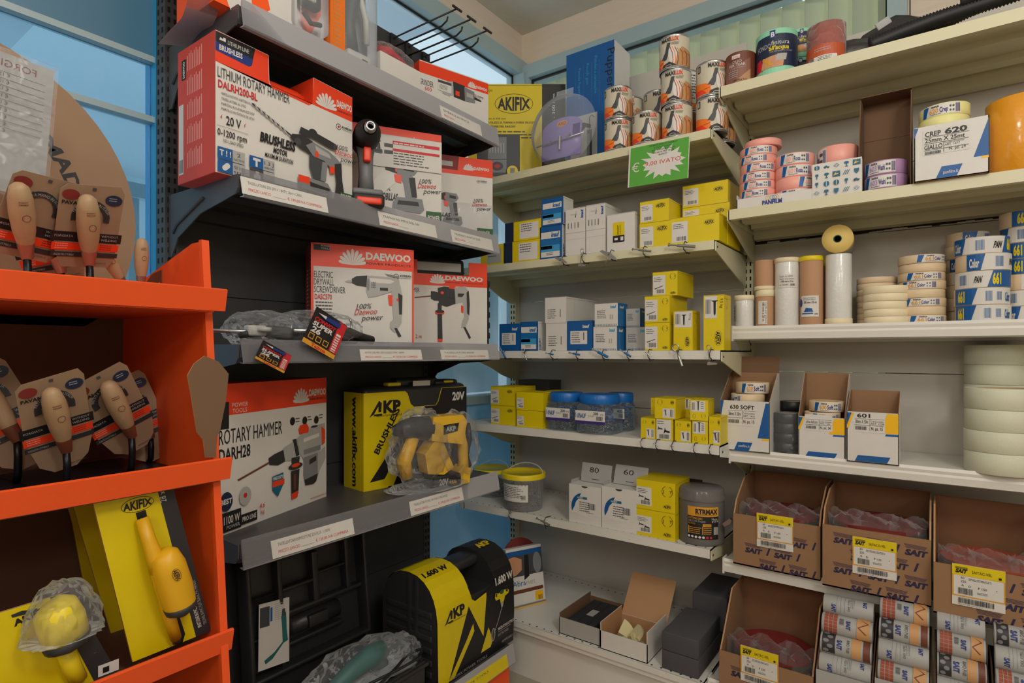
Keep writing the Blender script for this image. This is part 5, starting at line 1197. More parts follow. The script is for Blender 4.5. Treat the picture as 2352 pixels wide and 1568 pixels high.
def hd(c, R, h): c.rect(-R * .5, h * .56, R * 1.6, h * .19, 'paper'); c.text('Foglia in HDPE', -R * .42, h * .71, h * .025, 'dgrey', w=R * 1.1); c.text('Nastro carta adesivo', -R * .42, h * .675, h * .022, 'dgrey', w=R * 1.2); c.text('1400 mm x 33 m', -R * .3, h * .635, h * .028, 'ink', bold=.02, w=R * 1.0); c.text('art. 214014003', -R * .42, h * .59, h * .022, 'ink', w=R * .7); c.bars(R * .45, h * .585, R * .4, h * .03, 'ink', 12)
cylroll('white clear-wrapped film roll with printed label, 1400 mm', 1780, 1836, 596, FY + .045, 'film_white', [(.93, 1, 'tape_pale')], lab=hd)
def kp(c, R, h): c.rect(-R * .8, h * .13, R * 1.6, h * .30, 'paper'); c.ell(-R * .85, h * .33, R * .2, h * .06, 'dblue'); c.text('Carta protettiva', -R * .6, h * .39, h * .02, 'dgrey', w=R * 1.1); c.text('con nastro adesivo', -R * .6, h * .365, h * .02, 'dgrey', w=R * 1.1); c.text('300 mm x 20 mt', -R * .5, h * .32, h * .032, 'ink', bold=.02, w=R * 1.1); c.poly([(-R * .5, h * .20), (R * .3, h * .20), (R * .2, h * .25), (-R * .3, h * .26)], 'blue'); c.rect(-R * .7, h * .17, R * 1.0, h * .015, 'blue'); c.rect(R * .4, h * .16, R * .3, h * .02, 'grey')
cylroll('brown paper roll with bright yellow band and label, 300 mm', 1837, 1891, 592, FY + .045, 'kraft_roll', [(.93, 1, 'lid_yellow')], lab=kp)
cylroll('brown roll with yellow band hidden behind the white film roll', 1878, 1925, 600, FY + .13, 'kraft_roll', [(.9, 1, 'lid_yellow')])
t, z, x, R = cylroll('tall white film roll carrying a roll laid on its top', 1896, 1957, 588, FY + .045, 'film_white', [(0, .10, 'tape_pale')])
# roll lying on top, end towards the room
mat('tape_end', hexc('e6c873'), .6, var=.1, scale=3)
t = thing('masking_film_roll', 'film roll lying end-on across the tall white roll, yellow tape end showing', 'roll', (x + .002, FY + .005, z + .041)); t.rotation_euler = (-PI / 2 + math.radians(4), 0, math.radians(4))
m = MB(); m.lathe([(.011, 0), (.040, 0), (.0405, .002), (.0405, .045)], 'tape_end', 36); m.build('tape_band', t); m = MB(); m.lathe([(.039, .045), (.039, .20), (.011, .20)], 'film_white', 32); m.build('roll', t); m = MB(); m.lathe([(.0085, .002), (.011, -.0003), (.011, .2), (.0085, .2)], 'dgreen', 24); m.cyl(.0084, .03, .032, 'slot_dark', 20); m.build('core', t)
GT = 'beige masking tape rolls'
stack('masking_tape_roll', 'tape', 'thin beige tape roll', 'back column behind plain pale rolls', 1968, 2062, FY + .12, Zb, 8, .0175, 'tape_masking', GT, [None], [0], jit=.001)
stack('masking_tape_roll', 'tape', 'plain pale cream tape roll', 'front plain column', 1983, 2088, FY + .058, Zb, 5, .0215, 'tape_pale', 'plain pale cream tape rolls', [None], [0], jit=.0015)
stack('masking_tape_roll', 'tape', 'beige tape roll', 'the middle column with small labels', 2063, 2173, FY + .085, Zb, 8, .0235, 'tape_masking', GT, [colr, None, colr, None, colr, colr, None, colr], [10, 0, -5, 0, -14, 4, 0, 30])
def pan661(c, R, h, s=0):
    W_ = R * 2.6; e = .0008
    c.rect(-W_ / 2, e, W_, h - 2 * e, 'paper')
    if s == 0: c.poly([(-W_ / 2, e), (-W_ * .18, e), (-W_ * .10, h - e), (-W_ / 2, h - e)], 'blue'); c.text('661', -W_ * .42, h * .2, h * .6, 'yellow', w=W_ * .13, bold=.05); c.bars(W_ * .0, h * .2, W_ * .1, h * .6, 'mblue', 12); c.bars(W_ * .16, h * .25, W_ * .08, h * .5, 'mblue', 8); c.text('Color', W_ * .30, h * .2, h * .5, 'blue', w=W_ * .12, bold=.04)
    if s == 1: c.poly([(W_ * .06, e), (W_ / 2, e), (W_ / 2, h - e), (W_ * .14, h - e)], 'blue'); c.text('661', W_ * .13, h * .2, h * .6, 'yellow', w=W_ * .13, bold=.05); c.text('PAN', -W_ * .12, h * .3, h * .36, 'ink', w=W_ * .1, bold=.05, shear=.2); c.bars(-W_ * .35, h * .2, W_ * .13, h * .6, 'mblue', 12)
    if s == 2: c.poly([(-W_ / 2, e), (-W_ * .30, e), (-W_ * .24, h - e), (-W_ / 2, h - e)], 'blue'); c.poly([(W_ * .28, e), (W_ / 2, e), (W_ / 2, h - e), (W_ * .34, h - e)], 'blue'); c.text('PAN', W_ * .14, h * .3, h * .36, 'ink', w=W_ * .12, bold=.05, shear=.2); c.bars(-W_ * .10, h * .2, W_ * .13, h * .6, 'mblue', 12); c.text('Color', -W_ * .46, h * .2, h * .5, 'white', w=W_ * .14, bold=.04); c.text('661', W_ * .37, h * .2, h * .6, 'yellow', w=W_ * .1, bold=.05)
p0_ = lambda c, R, h: pan661(c, R, h, 0)
p1_ = lambda c, R, h: pan661(c, R, h, 1)
p2_ = lambda c, R, h: pan661(c, R, h, 2)
stack('masking_tape_roll', 'tape', 'beige tape roll', 'rear blue printed column', 2172, 2275, FY + .165, Zb, 7, .036, 'tape_masking', 'beige tape rolls with blue and yellow print', [p2_, None, p0_, p1_, p2_, None, p2_], [40, 0, 50, 30, 20, 0, 60])
stack('masking_tape_roll', 'tape', 'beige tape roll', 'front blue printed column', 2192, 2322, FY + .06, Zb, 5, .0435, 'tape_masking', 'beige tape rolls with blue and yellow print', [p0_, p0_, p1_, p2_, p2_], [0, 5, -2, 38, 0])
stack('masking_tape_roll', 'tape', 'beige tape roll', 'blue printed column at right edge', 2296, 2420, FY + .13, Zb, 7, .041, 'tape_masking', 'beige tape rolls with blue and yellow print', [p2_, p1_, p1_, p0_, p0_, p2_, p0_], [20, 10, 60, 30, 30, -10, 40])
# ---- shelf B4
Zb = ZB[4] + .0005; FY = YB[4]
def opencarton(label, px0, px1, pyt, pyb, dep, front, back=None, yc=None, top=True, rz=0, side=True, flap=0, backcol='kraft'):
    Y = yc; a = onY(px0, pyt, Y); b = onY(px1, pyt, Y); w = b.x - a.x; h = a.z - Zb; hb = onY((px0 + px1) / 2, pyb, Y + dep).z - Zb
    t = thing('tape_carton', label, 'box', ((a.x + b.x) / 2, Y, Zb), math.radians(rz)); m = MB(); q = .002
    m.box(-w / 2, w / 2, 0, q, 0, h, 'white', {'k': 'kraft'}); m.box(-w / 2, w / 2, dep - q, dep, 0, hb, 'white', {'f': backcol, 't': backcol}); m.box(-w / 2, w / 2, 0, dep, 0, q, 'kraft')
    for sx in (-w / 2, w / 2 - q):
        m.prism([(0, 0), (dep, 0), (dep, hb), (dep * .82, hb), (0, h)], (q, 0, 0), 'kraft' if True else 'white', O=(sx, 0, 0), U=(0, 1, 0))
    m.prism([(0, 0), (dep, 0), (dep, hb), (dep * .82, hb), (0, h)], (.0004, 0, 0), 'white', O=(w / 2, 0, 0), U=(0, 1, 0)); m.prism([(0, 0), (dep, 0), (dep, hb), (dep * .82, hb), (0, h)], (-.0004, 0, 0), 'white', O=(-w / 2, 0, 0), U=(0, 1, 0))
    c = face(m, 'front', -w / 2, w / 2, 0, dep, 0, h); c.k = 3; front(c, w, h); m.build('carton', t)
    if flap: m = MB(); m.box(-w / 2, w / 2, 0, q, 0, flap, 'kraftd'); m.build('lid_flap', t, loc=(0, dep - q, hb), rot=(math.radians(-4), 0, 0))
    q_ = MB(); c = face(q_, 'front', -w / 2, w / 2, 0, dep, 0, h); c.k = 6; return t, w, h, q_, c
def f1(c, w, h): c.poly([(w * .76, h * .28), (w * .985, h * .28), (w * .985, h * .97), (w * .92, h * .97)], 'blue'); c.poly([(w * .84, h * .24), (w * .99, h * .24), (w * .99, h * .28), (w * .85, h * .28)], 'yel2'); c.poly([(w * .28, h * .0), (w * .58, h * .0), (w * .66, h * .18), (w * .36, h * .18)], 'blue'); c.text('panfilm.it', w * .38, h * .08, h * .05, 'white', w=w * .22); c.poly([(0, h * .6), (0, h), (w * .07, h)], 'blue')
def lab1(q_, c, w, h, t, title, s1, art, n, y0=.5, hh=.44, cut=False):
    c.rect(w * .14, h * y0, w * .60, h * hh, 'paper')
    if not cut: c.text(title, w * .20, h * (y0 + hh * .76), h * .075, 'ink', w=w * (.50 if len(title) > 4 else .26), bold=.03)
    c.rect(w * .16, h * (y0 + hh * .68), w * .56, .0008, 'ink'); c.text(s1, w * .17, h * (y0 + hh * .46), h * .07, 'ink', w=w * .25, bold=.01); c.rect(w * .45, h * (y0 + hh * .08), .0008, h * hh * .6, 'ink')
    c.text('Codice prodotto', w * .47, h * (y0 + hh * .54), h * .035, 'dgrey', w=w * .24); c.text('ART. ' + art, w * .47, h * (y0 + hh * .42), h * .035, 'dgrey'); c.rect(w * .16, h * (y0 + hh * .36), w * .56, .0008, 'ink'); c.bars(w * .17, h * (y0 + hh * .12), w * .22, h * .07, 'ink', 20); c.text('N. pz. ' + n, w * .48, h * (y0 + hh * .14), h * .06, 'ink', w=w * .22, bold=.01); q_.build('label', t)
t, w, h, q_, c = opencarton('white tape carton with raised brown flap, leftmost of three', 1655, 1768, 918, 855, .13, f1, yc=FY - .02, flap=.052, rz=0)
lab1(q_, c, w, h, t, '630 SOFT', '38mm X 50m', '1410', '15')
x = t.location.x
roll('masking_tape_roll', 'beige tape roll in front inside the flapped carton', 'tape', (x - .004, FY + .034, Zb + h - .016), .049, .036, .036, 'tape_masking', GT, soft, -60)
roll('masking_tape_roll', 'beige tape roll with white label on top in the flapped carton', 'tape', (x + .006, FY + .050, Zb + h + .021), .049, .036, .034, 'tape_masking', GT, soft, 14)
for k in range(2): roll('masking_tape_roll', 'beige tape roll hidden low inside the flapped carton' + (', lower' if k == 0 else ', upper'), 'tape', (x, FY + .038, Zb + .006 + k * .038), .049, .036, .036, 'tape_masking', GT)
def f2(c, w, h): c.poly([(w * .02, h * .98), (w * .12, h * .98), (w * .0, h * .72)], 'blue'); c.poly([(0, h * .72), (0, h * .67), (w * .04, h * .67), (w * .14, h * .98), (w * .10, h * .98)], 'yel2'); c.poly([(w * .66, h * .60), (w * .99, h * .60), (w * .99, h * .985), (w * .78, h * .985)], 'yel2'); c.poly([(w * .74, h * .55), (w * .99, h * .55), (w * .99, h * .59), (w * .76, h * .59)], 'blue'); c.poly([(w * .16, h * .02), (w * .78, h * .02), (w * .84, h * .14), (w * .22, h * .14)], 'blue')
t, w, h, q_, c = opencarton('white carton with yellow corner holding tapes, marked 24 pieces', 1834, 1941, 955, 856, .12, f2, yc=FY - .01)
lab1(q_, c, w, h, t, '', 'ultra delicato', '1225', '24', y0=.66, hh=.40, cut=True)
x = t.location.x
roll('masking_tape_roll', 'beige tape roll in front inside the 24-piece carton', 'tape', (x - .004, FY + .040, Zb + h - .018), .047, .034, .030, 'tape_masking', GT, soft, 14)
roll('masking_tape_roll', 'beige tape roll on top in the 24-piece carton', 'tape', (x + .004, FY + .060, Zb + h + .013), .047, .034, .030, 'tape_masking', GT, soft, 6)
for k in range(3): roll('masking_tape_roll', 'beige tape roll low inside the 24-piece carton, ' + ORD[k], 'tape', (x, FY + .045, Zb + .004 + k * .031), .047, .034, .030, 'tape_masking', GT)
t, w, h, q_, c = opencarton('empty white carton with yellow corner and torn top', 1945, 2065, 944, 896, .10, f2, yc=FY - .018)
lab1(q_, c, w, h, t, '601', '38mm X 50m', '1238', '15', y0=.60, hh=.385, cut=False)
stack('insulating_tape_roll', 'tape', 'black wrapped tape roll', 'front black column', 1784, 1834, FY + .05, Zb, 4, .0295, 'tape_black', 'black tape rolls in film', [None], [0], R=.040)
stack('insulating_tape_roll', 'tape', 'black wrapped tape roll', 'rear black column', 1798, 1850, FY + .14, Zb, 5, .0295, 'tape_black', 'black tape rolls in film', [None], [0], R=.040)
m = MB(); m.lathe([(.0415, .0), (.042, .118), (.03, .119), (0, .119)], 'crinkled_film', 28)
x = onY(1784, 800, FY + .05).x; o = m.build('wrapping_film', None, loc=((onY(1784, 800, FY + .05).x + onY(1834, 800, FY + .05).x) / 2, FY + .05, Zb)); tag(o, 'crinkled clear film around the front black tape column', 'film')
GM = 'pale mesh tape rolls'
stack('mesh_tape_roll', 'tape', 'pale mesh tape roll', 'front mesh column', 2212, 2400, FY + .045, Zb, 4, .053, 'tape_mesh', GM, [None], [0], R=.078, jit=.002)
m_, zz, x, R = stack('mesh_tape_roll', 'tape', 'pale mesh tape roll', 'rear taller mesh column', 2206, 2380, FY + .20, Zb, 6, .0535, 'tape_mesh', GM, [None], [0], R=.072, jit=.002)
# ---- shelf B5 : brown cartons of sanding discs
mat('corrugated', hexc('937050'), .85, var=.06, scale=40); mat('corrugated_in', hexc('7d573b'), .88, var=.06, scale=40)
def saitlogo(c, x, y, w):
    for k in range(4): c.poly([(x + w * (.02 + k * .02), y + w * (.36 + (3 - k) * .055)), (x + w * .98 - k * w * .03, y + w * (.33 + (3 - k) * .05)), (x + w * .98 - k * w * .03, y + w * (.355 + (3 - k) * .05)), (x + w * (.02 + k * .02), y + w * (.385 + (3 - k) * .055))], 'saitv'); c.k -= 1
    c.text('SAIT', x + w * .04, y, w * .27, 'saitv', w=w * .92, bold=.06, shear=.22)
def sait_front(c, w, h, ph=0):
    L = .050
    c.A = Matrix.Identity(3)
    cells = [(x_, y_) for y_ in range(-1, 5) for x_ in range(-1, 7)]
    for x_, y_ in cells:
        px = x_ * .080 + (y_ % 2) * .040 + ph - .02; py = y_ * .040 + .002
        if px < .001 or px + L > w - .001 or py < .001 or py + L * .58 > h - .002: 
            continue
        saitlogo(c, px, py, L)
        c.poly([(px + L * 1.22, py + .0), (px + L * 1.32, py), (px + L * 1.46, py + .022), (px + L * 1.36, py + .022)], 'saitv') if px + L * 1.5 < w else None
        c.k = 3
def sait_card(q, w, h, grit, title='SAITAC-VEL'):
    c = Canvas(q, (-w / 2, 0, 0), (1, 0, 0), (0, 0, 1), (0, -1, 0)); q.box(-w / 2, w / 2, 0, .0012, 0, h, 'paper', {'k': 'kraft'}); c.k = 3
    c.rect(0, h * .22, w, h * .78, 'gold'); c.rect(0, h * .74, w, h * .26, 'yellow'); c.rect(w * .03, h * .25, w * .94, h * .48, 'paper')
    for k in range(3): c.rect(w * .06, h * (.93 - k * .018), w * .24, h * .010, 'ink')
    c.text('SAIT', w * .06, h * .80, h * .085, 'ink', w=w * .22, bold=.06, shear=.2); c.text(title, w * .38, h * .82, h * .07, 'ink', w=w * .38)
    c.text('50', w * .17, h * .66, h * .05, 'ink'); c.text('225', w * .17, h * .57, h * .055, 'ink', w=w * .10); c.text('A', w * .18, h * .48, h * .05, 'ink'); c.text('D', w * .32, h * .47, h * .05, 'ink'); c.text(grit, w * .50, h * .46, h * .055, 'ink', w=w * .16)
    c.greek(w * .32, h * .68, w * .55, 2, h * .03, 'dgrey'); c.bars(w * .12, h * .29, w * .28, h * .15, 'ink', 16); c.greek(w * .48, h * .38, w * .25, 2, h * .03, 'dgrey'); c.ell(w * .84, h * .50, w * .01, w * .01, 'ink', 8); c.bars(w * .12, h * .07, w * .68, h * .13, 'ink', 30); c.greek(w * .12, h * .035, w * .6, 1, h * .02, 'dgrey')
    c.rect(w * .88, h * .78, w * .05, h * .05, 'ink')
def sait(label, px0, px1, pyt, dep, hb, yf, zb, grit, title, discs=True, ph=.01, seed=1, cardx=0, topc='dred', nd=18, cardz=.35):
    a = onY(px0, pyt, yf); b = onY(px1, pyt, yf); w = b.x - a.x; h = a.z - zb; q = .004; x = (a.x + b.x) / 2
    t = thing('sanding_disc_carton', label, 'box', (x, yf, zb)); m = MB(); hb = hb if hb else h * 2
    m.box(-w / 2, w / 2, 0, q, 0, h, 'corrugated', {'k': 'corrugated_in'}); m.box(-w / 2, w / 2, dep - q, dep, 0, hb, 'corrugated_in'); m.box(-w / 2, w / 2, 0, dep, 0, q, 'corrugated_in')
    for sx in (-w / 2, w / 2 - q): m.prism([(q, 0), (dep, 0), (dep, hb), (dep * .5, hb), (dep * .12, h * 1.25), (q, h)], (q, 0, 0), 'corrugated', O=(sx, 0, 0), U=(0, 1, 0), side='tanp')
    c = face(m, 'front', -w / 2, w / 2, 0, dep, 0, h); c.k = 3; sait_front(c, w, h, ph)
    m.build('carton', t)
    q_ = MB(); cw = .098; ch = .098; sait_card(q_, cw, ch, grit, title); q_.build('label_card', t, loc=(cardx, -.003, h * cardz), rot=(math.radians(1), 0, 0))
    R = min(w, dep) / 2 - .012; n = nd; th = (h * .98 - .01) / n
    m = MB()
    for k in range(n): m.cyl(R, .006 + k * th, .006 + k * th + th * .75, 'dgreen' if k % 2 else topc, 36, o=(0, 0, 0)); 
    m.cyl(R, .006 + n * th, .006 + n * th + th, topc, 36)
    o = m.build('sanding_discs', None, loc=(x, yf + dep / 2 - .004, zb)); o['kind'] = 'stuff'; tag(o, 'pile of red and green sanding discs in the carton with card ' + grit, 'sanding discs')
    bm_ = MB(); rr = random.Random(seed); hh = .006 + (n + 1) * th
    for gx, gw in ((-w * .30, w * .16), (w * .30, w * .17), (0, w * .2)):
        bm = bmesh.new(); bmesh.ops.create_grid(bm, x_segments=7, y_segments=9, size=1)
        for v in bm.verts:
            u, v_ = v.co.x, v.co.y; fy = -dep / 2 + .014 + (v_ + 1) * .055
            v.co = Vector((gx + u * gw + rr.uniform(-.003, .003), fy, max(h * .55, hh + .004 + .022 * abs(math.sin(u * 2.2 + v_ * 2 + seed)) - (.045 if v_ < -.7 else 0)) + rr.uniform(-.003, .003)))
        bm_.frombm(bm, 'thin_film', False)
    o = bm_.build('plastic_bag', None, loc=(x, yf + dep / 2, zb)); tag(o, 'crumpled clear bag over the sanding discs with grit card ' + grit, 'bag', 'clear bags over the sanding discs')
    return t, w, h
Zb = ZB[5] + .0005; FY = YB[5]
sait('left brown printed carton of sanding discs, card P100', 1684, 1884, 1178, .245, .24, FY - .03, Zb, 'P 100', 'SAITAC-VEL', ph=.012, seed=1, cardx=.0, cardz=.44)
sait('middle brown printed carton of sanding discs, card P120', 1889, 2139, 1203, .245, .24, FY - .055, Zb, 'P 120', 'SAITAC D-VEL', ph=.004, seed=2, cardx=.0, cardz=.30)
sait('right brown printed carton with bright red top disc, card P150', 2144, 2440, 1290, .245, .24, FY - .085, Zb, 'P 150', 'SAITAC-VEL', ph=.02, seed=3, topc='rust', cardx=-.03, nd=36, cardz=.26)
Zb = ZB[6] + .0005; FY = YB[6]
sait('lowest brown printed carton on the base shelf, card P220', 1652, 1868, 1492, .245, .24, FY - .03, Zb, 'P 220', 'SAITAC-VEL', ph=.010, seed=4, cardx=-.012, nd=30, cardz=.38)
# abrasive paper rolls in upright dispensers
def paper_roll(label, loc, R, L, seed, style):
    t = thing('abrasive_paper_roll', label, 'roll', loc, 0, 'printed abrasive paper rolls'); m = MB(); m.T = Matrix.Rotation(PI / 2, 4, 'Y') @ Matrix.Translation((0, 0, -L / 2))
    m.lathe([(R * .4, .0), (R * .97, 0), (R, .002), (R, L - .002), (R * .97, L), (R * .4, L), (R * .4, 0)], 'lgrey', 28)
    m.T = Matrix.Rotation(PI / 2, 4, 'Y') @ Matrix.Translation((0, 0, -L / 2)) @ Matrix.Rotation(math.radians(-38), 4, 'Z')
    c = wrap(m, R); rr = random.Random(seed)           # u round the roll, v along it
    def band(u0, v0, u1, v1, col): c.rect(u0 * R, v0 * L, (u1 - u0) * R, (v1 - v0) * L, col)
    if style == 0:
        c.text('SAIT', R * .2, L * .18, R * .35, 'dblue', w=R * .8, bold=.05, rot=0); c.text('SAIT', R * -.7, L * .80, R * .3, 'dblue', w=R * .7, bold=.05)
        c.text('115x5 m  AWO', 0, L * .5, R * .22, 'dgrey', rot=0, w=R * 1.2, al='c')
        for k in range(3): band(-.9, .28 + k * .08, .9, .285 + k * .08, 'grey')
        c.greek(-R * .8, L * .62, R * 1.4, 3, L * .03, 'grey')
    elif style == 1:
        band(-1.2, .04, 1.2, .30, 'kblk'); [c.ell(R * (-.9 + k * .45), L * (.12 + (k % 2) * .08), R * .18, L * .06, 'grey', 12) for k in range(5)]; band(-1.2, .62, 1.2, .80, 'wood'); c.text('SAIT', -R * .3, L * .34, R * .4, 'dblue', w=R * .9, bold=.05); c.text('AWO P100', -R * .5, L * .52, R * .28, 'ink', w=R * 1.2); band(-1.2, .84, 1.2, .97, 'dwood')
    else:
        band(-1.3, .05, 1.3, .32, 'brick'); [c.rect(R * (-1.3 + k * .32), L * .05, R * .02, L * .27, 'lgrey') for k in range(9)]; [c.rect(-R * 1.3, L * (.05 + k * .09), R * 2.6, L * .008, 'lgrey') for k in range(4)]; band(-1.2, .70, 1.2, .95, 'wood'); c.poly([(-R, L * .72), (-R * .4, L * .93), (R * .1, L * .75), (R * .6, L * .9), (R * .6, L * .86), (R * .1, L * .71), (-R * .4, L * .89)], 'dwood'); c.text('SAIT', -R * .3, L * .50, R * .34, 'dblue', w=R * .8, bold=.05); c.bars(-R * .4, L * .36, R * .6, L * .09, 'ink', 12)
    m.T = Matrix.Identity(4); m.build('roll', t); return t
def dispenser(label, px0, px1, pytop, yf, inner, seed, lower='lgrey', n=6):
    a = onY(px0, 1500, yf); b = onY(px1, 1500, yf); w = b.x - a.x; x = (a.x + b.x) / 2; t = thing('roll_dispenser', label, 'box', (x, yf, Zb)); m = MB(); q = .003; dep = .20; hf = onY(px0, pytop, yf).z - Zb; hb = .235
    m.box(-w / 2, w / 2, 0, q, 0, hf, 'lgrey', {'k': inner}); m.box(-w / 2, w / 2, dep - q, dep, 0, hb, inner); m.box(-w / 2, w / 2, 0, dep, 0, q, inner)
    for sx in (-w / 2, w / 2 - q): m.prism([(q, 0), (dep, 0), (dep, hb), (dep * .62, hb), (q, hf)], (q, 0, 0), 'kraftd', O=(sx, 0, 0), U=(0, 1, 0))
    c = face(m, 'front', -w / 2, w / 2, 0, dep, 0, hf); c.k = 3; rr = random.Random(seed)
    for k in range(10): c.poly([(rr.uniform(.02, .8) * w, rr.uniform(.1, .9) * hf) for _ in range(1)] * 1 + [], 'grey') if False else c.rect(w * (.03 + .095 * k), hf * rr.uniform(.1, .4), w * .07, hf * rr.uniform(.2, .5), rr.choice(['grey', 'cyan', 'lgrey', 'icon']))
    m.build('carton', t)
    R = .026; k = 0; wl = w - 2 * q - .004
    pos = []
    zz = hf + .0; y = R + q + .002
    names = ['front lowest', 'second up', 'third up', 'fourth up', 'top']
    cols_ = [(R + .005, hf + .008), (R + .026, hf + .008 + R * 1.72), (R + .050, hf + .008 + R * 3.4), (R + .078, hf + .008 + R * 4.95), ]
    for k, (yy, zz) in enumerate(cols_):
        paper_roll('printed abrasive paper roll, ' + names[k] + ' in the ' + label.split(' roll ')[0] + ' dispenser from left', (x, yf + yy, Zb + zz), R, wl, seed + k, (seed + k) % 3)
x_ = None
dispenser('first roll dispenser from the left, beside the lowest brown carton', 1874, 2005, 1536, FY - .035, 'kraftd', 3)
dispenser('second roll dispenser from the left, on the base shelf', 2009, 2140, 1556, FY - .045, 'navy', 5)
dispenser('third roll dispenser from the left, blue backed', 2146, 2276, 1596, FY - .06, 'navy', 6)
dispenser('fourth roll dispenser cut by the right picture edge', 2284, 2420, 1640, FY - .08, 'navy', 10)
# ================================================================== black bay: boxed power tools
def gun(c, x, y, s, kind, body='grey', dark='kblk', acc='dorange', bit='tanp'):
    """pictures of tools printed on boxes; x,y lower left, s width"""
    P = lambda pts, col: c.poly([(x + a * s, y + b * s) for a, b in pts], col)
    E = lambda a, b, rx, ry, col: c.ell(x + a * s, y + b * s, rx * s, ry * s, col, 16)
    if kind == 'hammer20':
        c.line([(x, y + .98 * s), (x + .42 * s, y + .70 * s)], .022 * s, dark)
        for k in range(7): c.line([(x + (.02 + k * .045) * s, y + (.99 - k * .031) * s), (x + (.05 + k * .045) * s, y + (.93 - k * .031) * s)], .014 * s, 'lgrey')
        P([(.38, .76), (.36, .70), (.46, .60), (.60, .55), (.64, .72), (.50, .80)], dark); E(.44, .68, .035, .05, 'dgrey')
        P([(.45, .80), (.47, .90), (.58, .88), (.57, .78)], dark); E(.60, .86, .05, .07, dark); P([(.58, .90), (.80, .84), (.86, .82), (.86, .73), (.80, .73), (.58, .80)], dark); E(.85, .775, .025, .045, 'dgrey')
        P([(.52, .66), (.60, .74), (.78, .68), (.88, .60), (.92, .54), (.90, .46), (.78, .46), (.72, .52), (.60, .54)], body); P([(.62, .70), (.78, .64), (.80, .58), (.64, .60)], 'lgrey'); E(.64, .58, .02, .05, acc)
        P([(.56, .56), (.70, .50), (.70, .34), (.68, .22), (.60, .22), (.56, .38)], 'dgrey'); P([(.70, .50), (.76, .50), (.74, .22), (.68, .22)], body)
        P([(.84, .52), (.92, .56), (.93, .30), (.96, .06), (.92, .02), (.84, .02), (.86, .24)], dark); P([(.78, .46), (.84, .48), (.84, .38), (.79, .36)], acc)
        P([(.44, .22), (.76, .20), (.80, .12), (.82, .02), (.78, .0), (.44, .05)], body); P([(.44, .22), (.56, .22), (.56, .12), (.44, .12)], acc); P([(.56, .16), (.78, .13), (.78, .05), (.57, .06)], dark)
    if kind == 'drill20':
        P([(.0, .95), (.02, .82), (.30, .74), (.55, .78), (.62, .88), (.55, 1.0), (.2, 1.02)], body); P([(.0, .97), (.0, .82), (.22, .78), (.22, 1.0)], dark); P([(.34, .95), (.54, .92), (.54, .84), (.34, .86)], dark)
        P([(.24, .78), (.52, .76), (.58, .34), (.38, .34), (.34, .6)], body); P([(.44, .72), (.56, .74), (.60, .36), (.50, .36)], dark); P([(.16, .76), (.30, .76), (.30, .60), (.18, .62)], acc)
        P([(.22, .34), (.70, .34), (.74, .14), (.66, .06), (.12, .10), (.14, .24)], body); P([(.24, .28), (.62, .28), (.64, .20), (.22, .20)], dark); E(.2, .86, .02, .06, acc)
    if kind == 'drywall':
        P([(.0, .875), (.05, .90), (.13, .91), (.13, .86), (.05, .86)], 'lgrey'); P([(.12, .93), (.20, .98), (.38, 1.0), (.40, .80), (.20, .82), (.12, .86)], dark)
        P([(.38, 1.0), (.80, .99), (.94, .96), (.96, .80), (.70, .70), (.52, .64), (.40, .62), (.36, .74)], 'lgrey'); P([(.42, .96), (.78, .95), (.86, .92), (.78, .88), (.44, .88)], 'paper'); E(.395, .84, .022, .11, 'grey')
        P([(.60, .80), (.74, .80), (.74, .75), (.60, .75)], dark); P([(.68, 1.05), (.92, 1.02), (.95, .98), (.75, 1.01)], 'grey')
        P([(.82, .86), (.96, .86), (1.0, .64), (.98, .20), (.86, .02), (.78, .10), (.78, .20), (.84, .26), (.80, .66)], 'lgrey'); P([(.92, .72), (1.0, .68), (.99, .34), (.94, .34)], dark); P([(.74, .68), (.82, .68), (.82, .50), (.76, .50)], acc); E(.91, .60, .022, .025, acc)
        P([(.85, .10), (.90, .10), (.98, -.04), (.93, -.06)], dark)
        for k in range(3):
            for j in range(3): E(.46 + k * .025, .80 + j * .04, .007, .014, 'dgrey')
    if kind == 'sds':
        c.line([(x, y + .74 * s), (x + .30 * s, y + .78 * s)], .02 * s, 'dwood'); P([(.28, .86), (.34, .86), (.42, .84), (.42, .70), (.34, .70), (.28, .73)], dark)
        P([(.40, .92), (.52, .95), (.70, .94), (.72, .66), (.56, .60), (.42, .64)], dark); E(.48, .84, .03, .025, acc); P([(.60, .96), (.72, .96), (.72, .91), (.60, .92)], acc); P([(.70, .94), (.90, .97), (.94, .90), (.92, .76), (.88, .70), (.72, .66)], 'lgrey'); P([(.76, .84), (.88, .84), (.88, .78), (.76, .78)], dark)
        P([(.84, .78), (.94, .92), (.97, .70), (.96, .40), (.90, .26), (.82, .24), (.84, .36), (.88, .44)], 'lgrey'); P([(.92, .86), (.96, .90), (.98, .66), (.97, .46), (.93, .50)], dark); P([(.82, .64), (.86, .62), (.86, .50), (.82, .52)], acc); P([(.86, .26), (.90, .26), (1.0, .08), (.97, .05)], dark)
        P([(.40, .66), (.47, .66), (.47, .50), (.40, .50)], dark); E(.435, .50, .085, .045, acc); E(.435, .52, .08, .03, dark); P([(.395, .48), (.475, .48), (.485, .02), (.40, .02)], dark); P([(.395, .05), (.485, .05), (.48, .0), (.40, .0)], acc)
        for k in range(5): P([(.56 + k * .025, .90), (.57 + k * .025, .90), (.58 + k * .025, .76), (.57 + k * .025, .76)], 'dgrey')
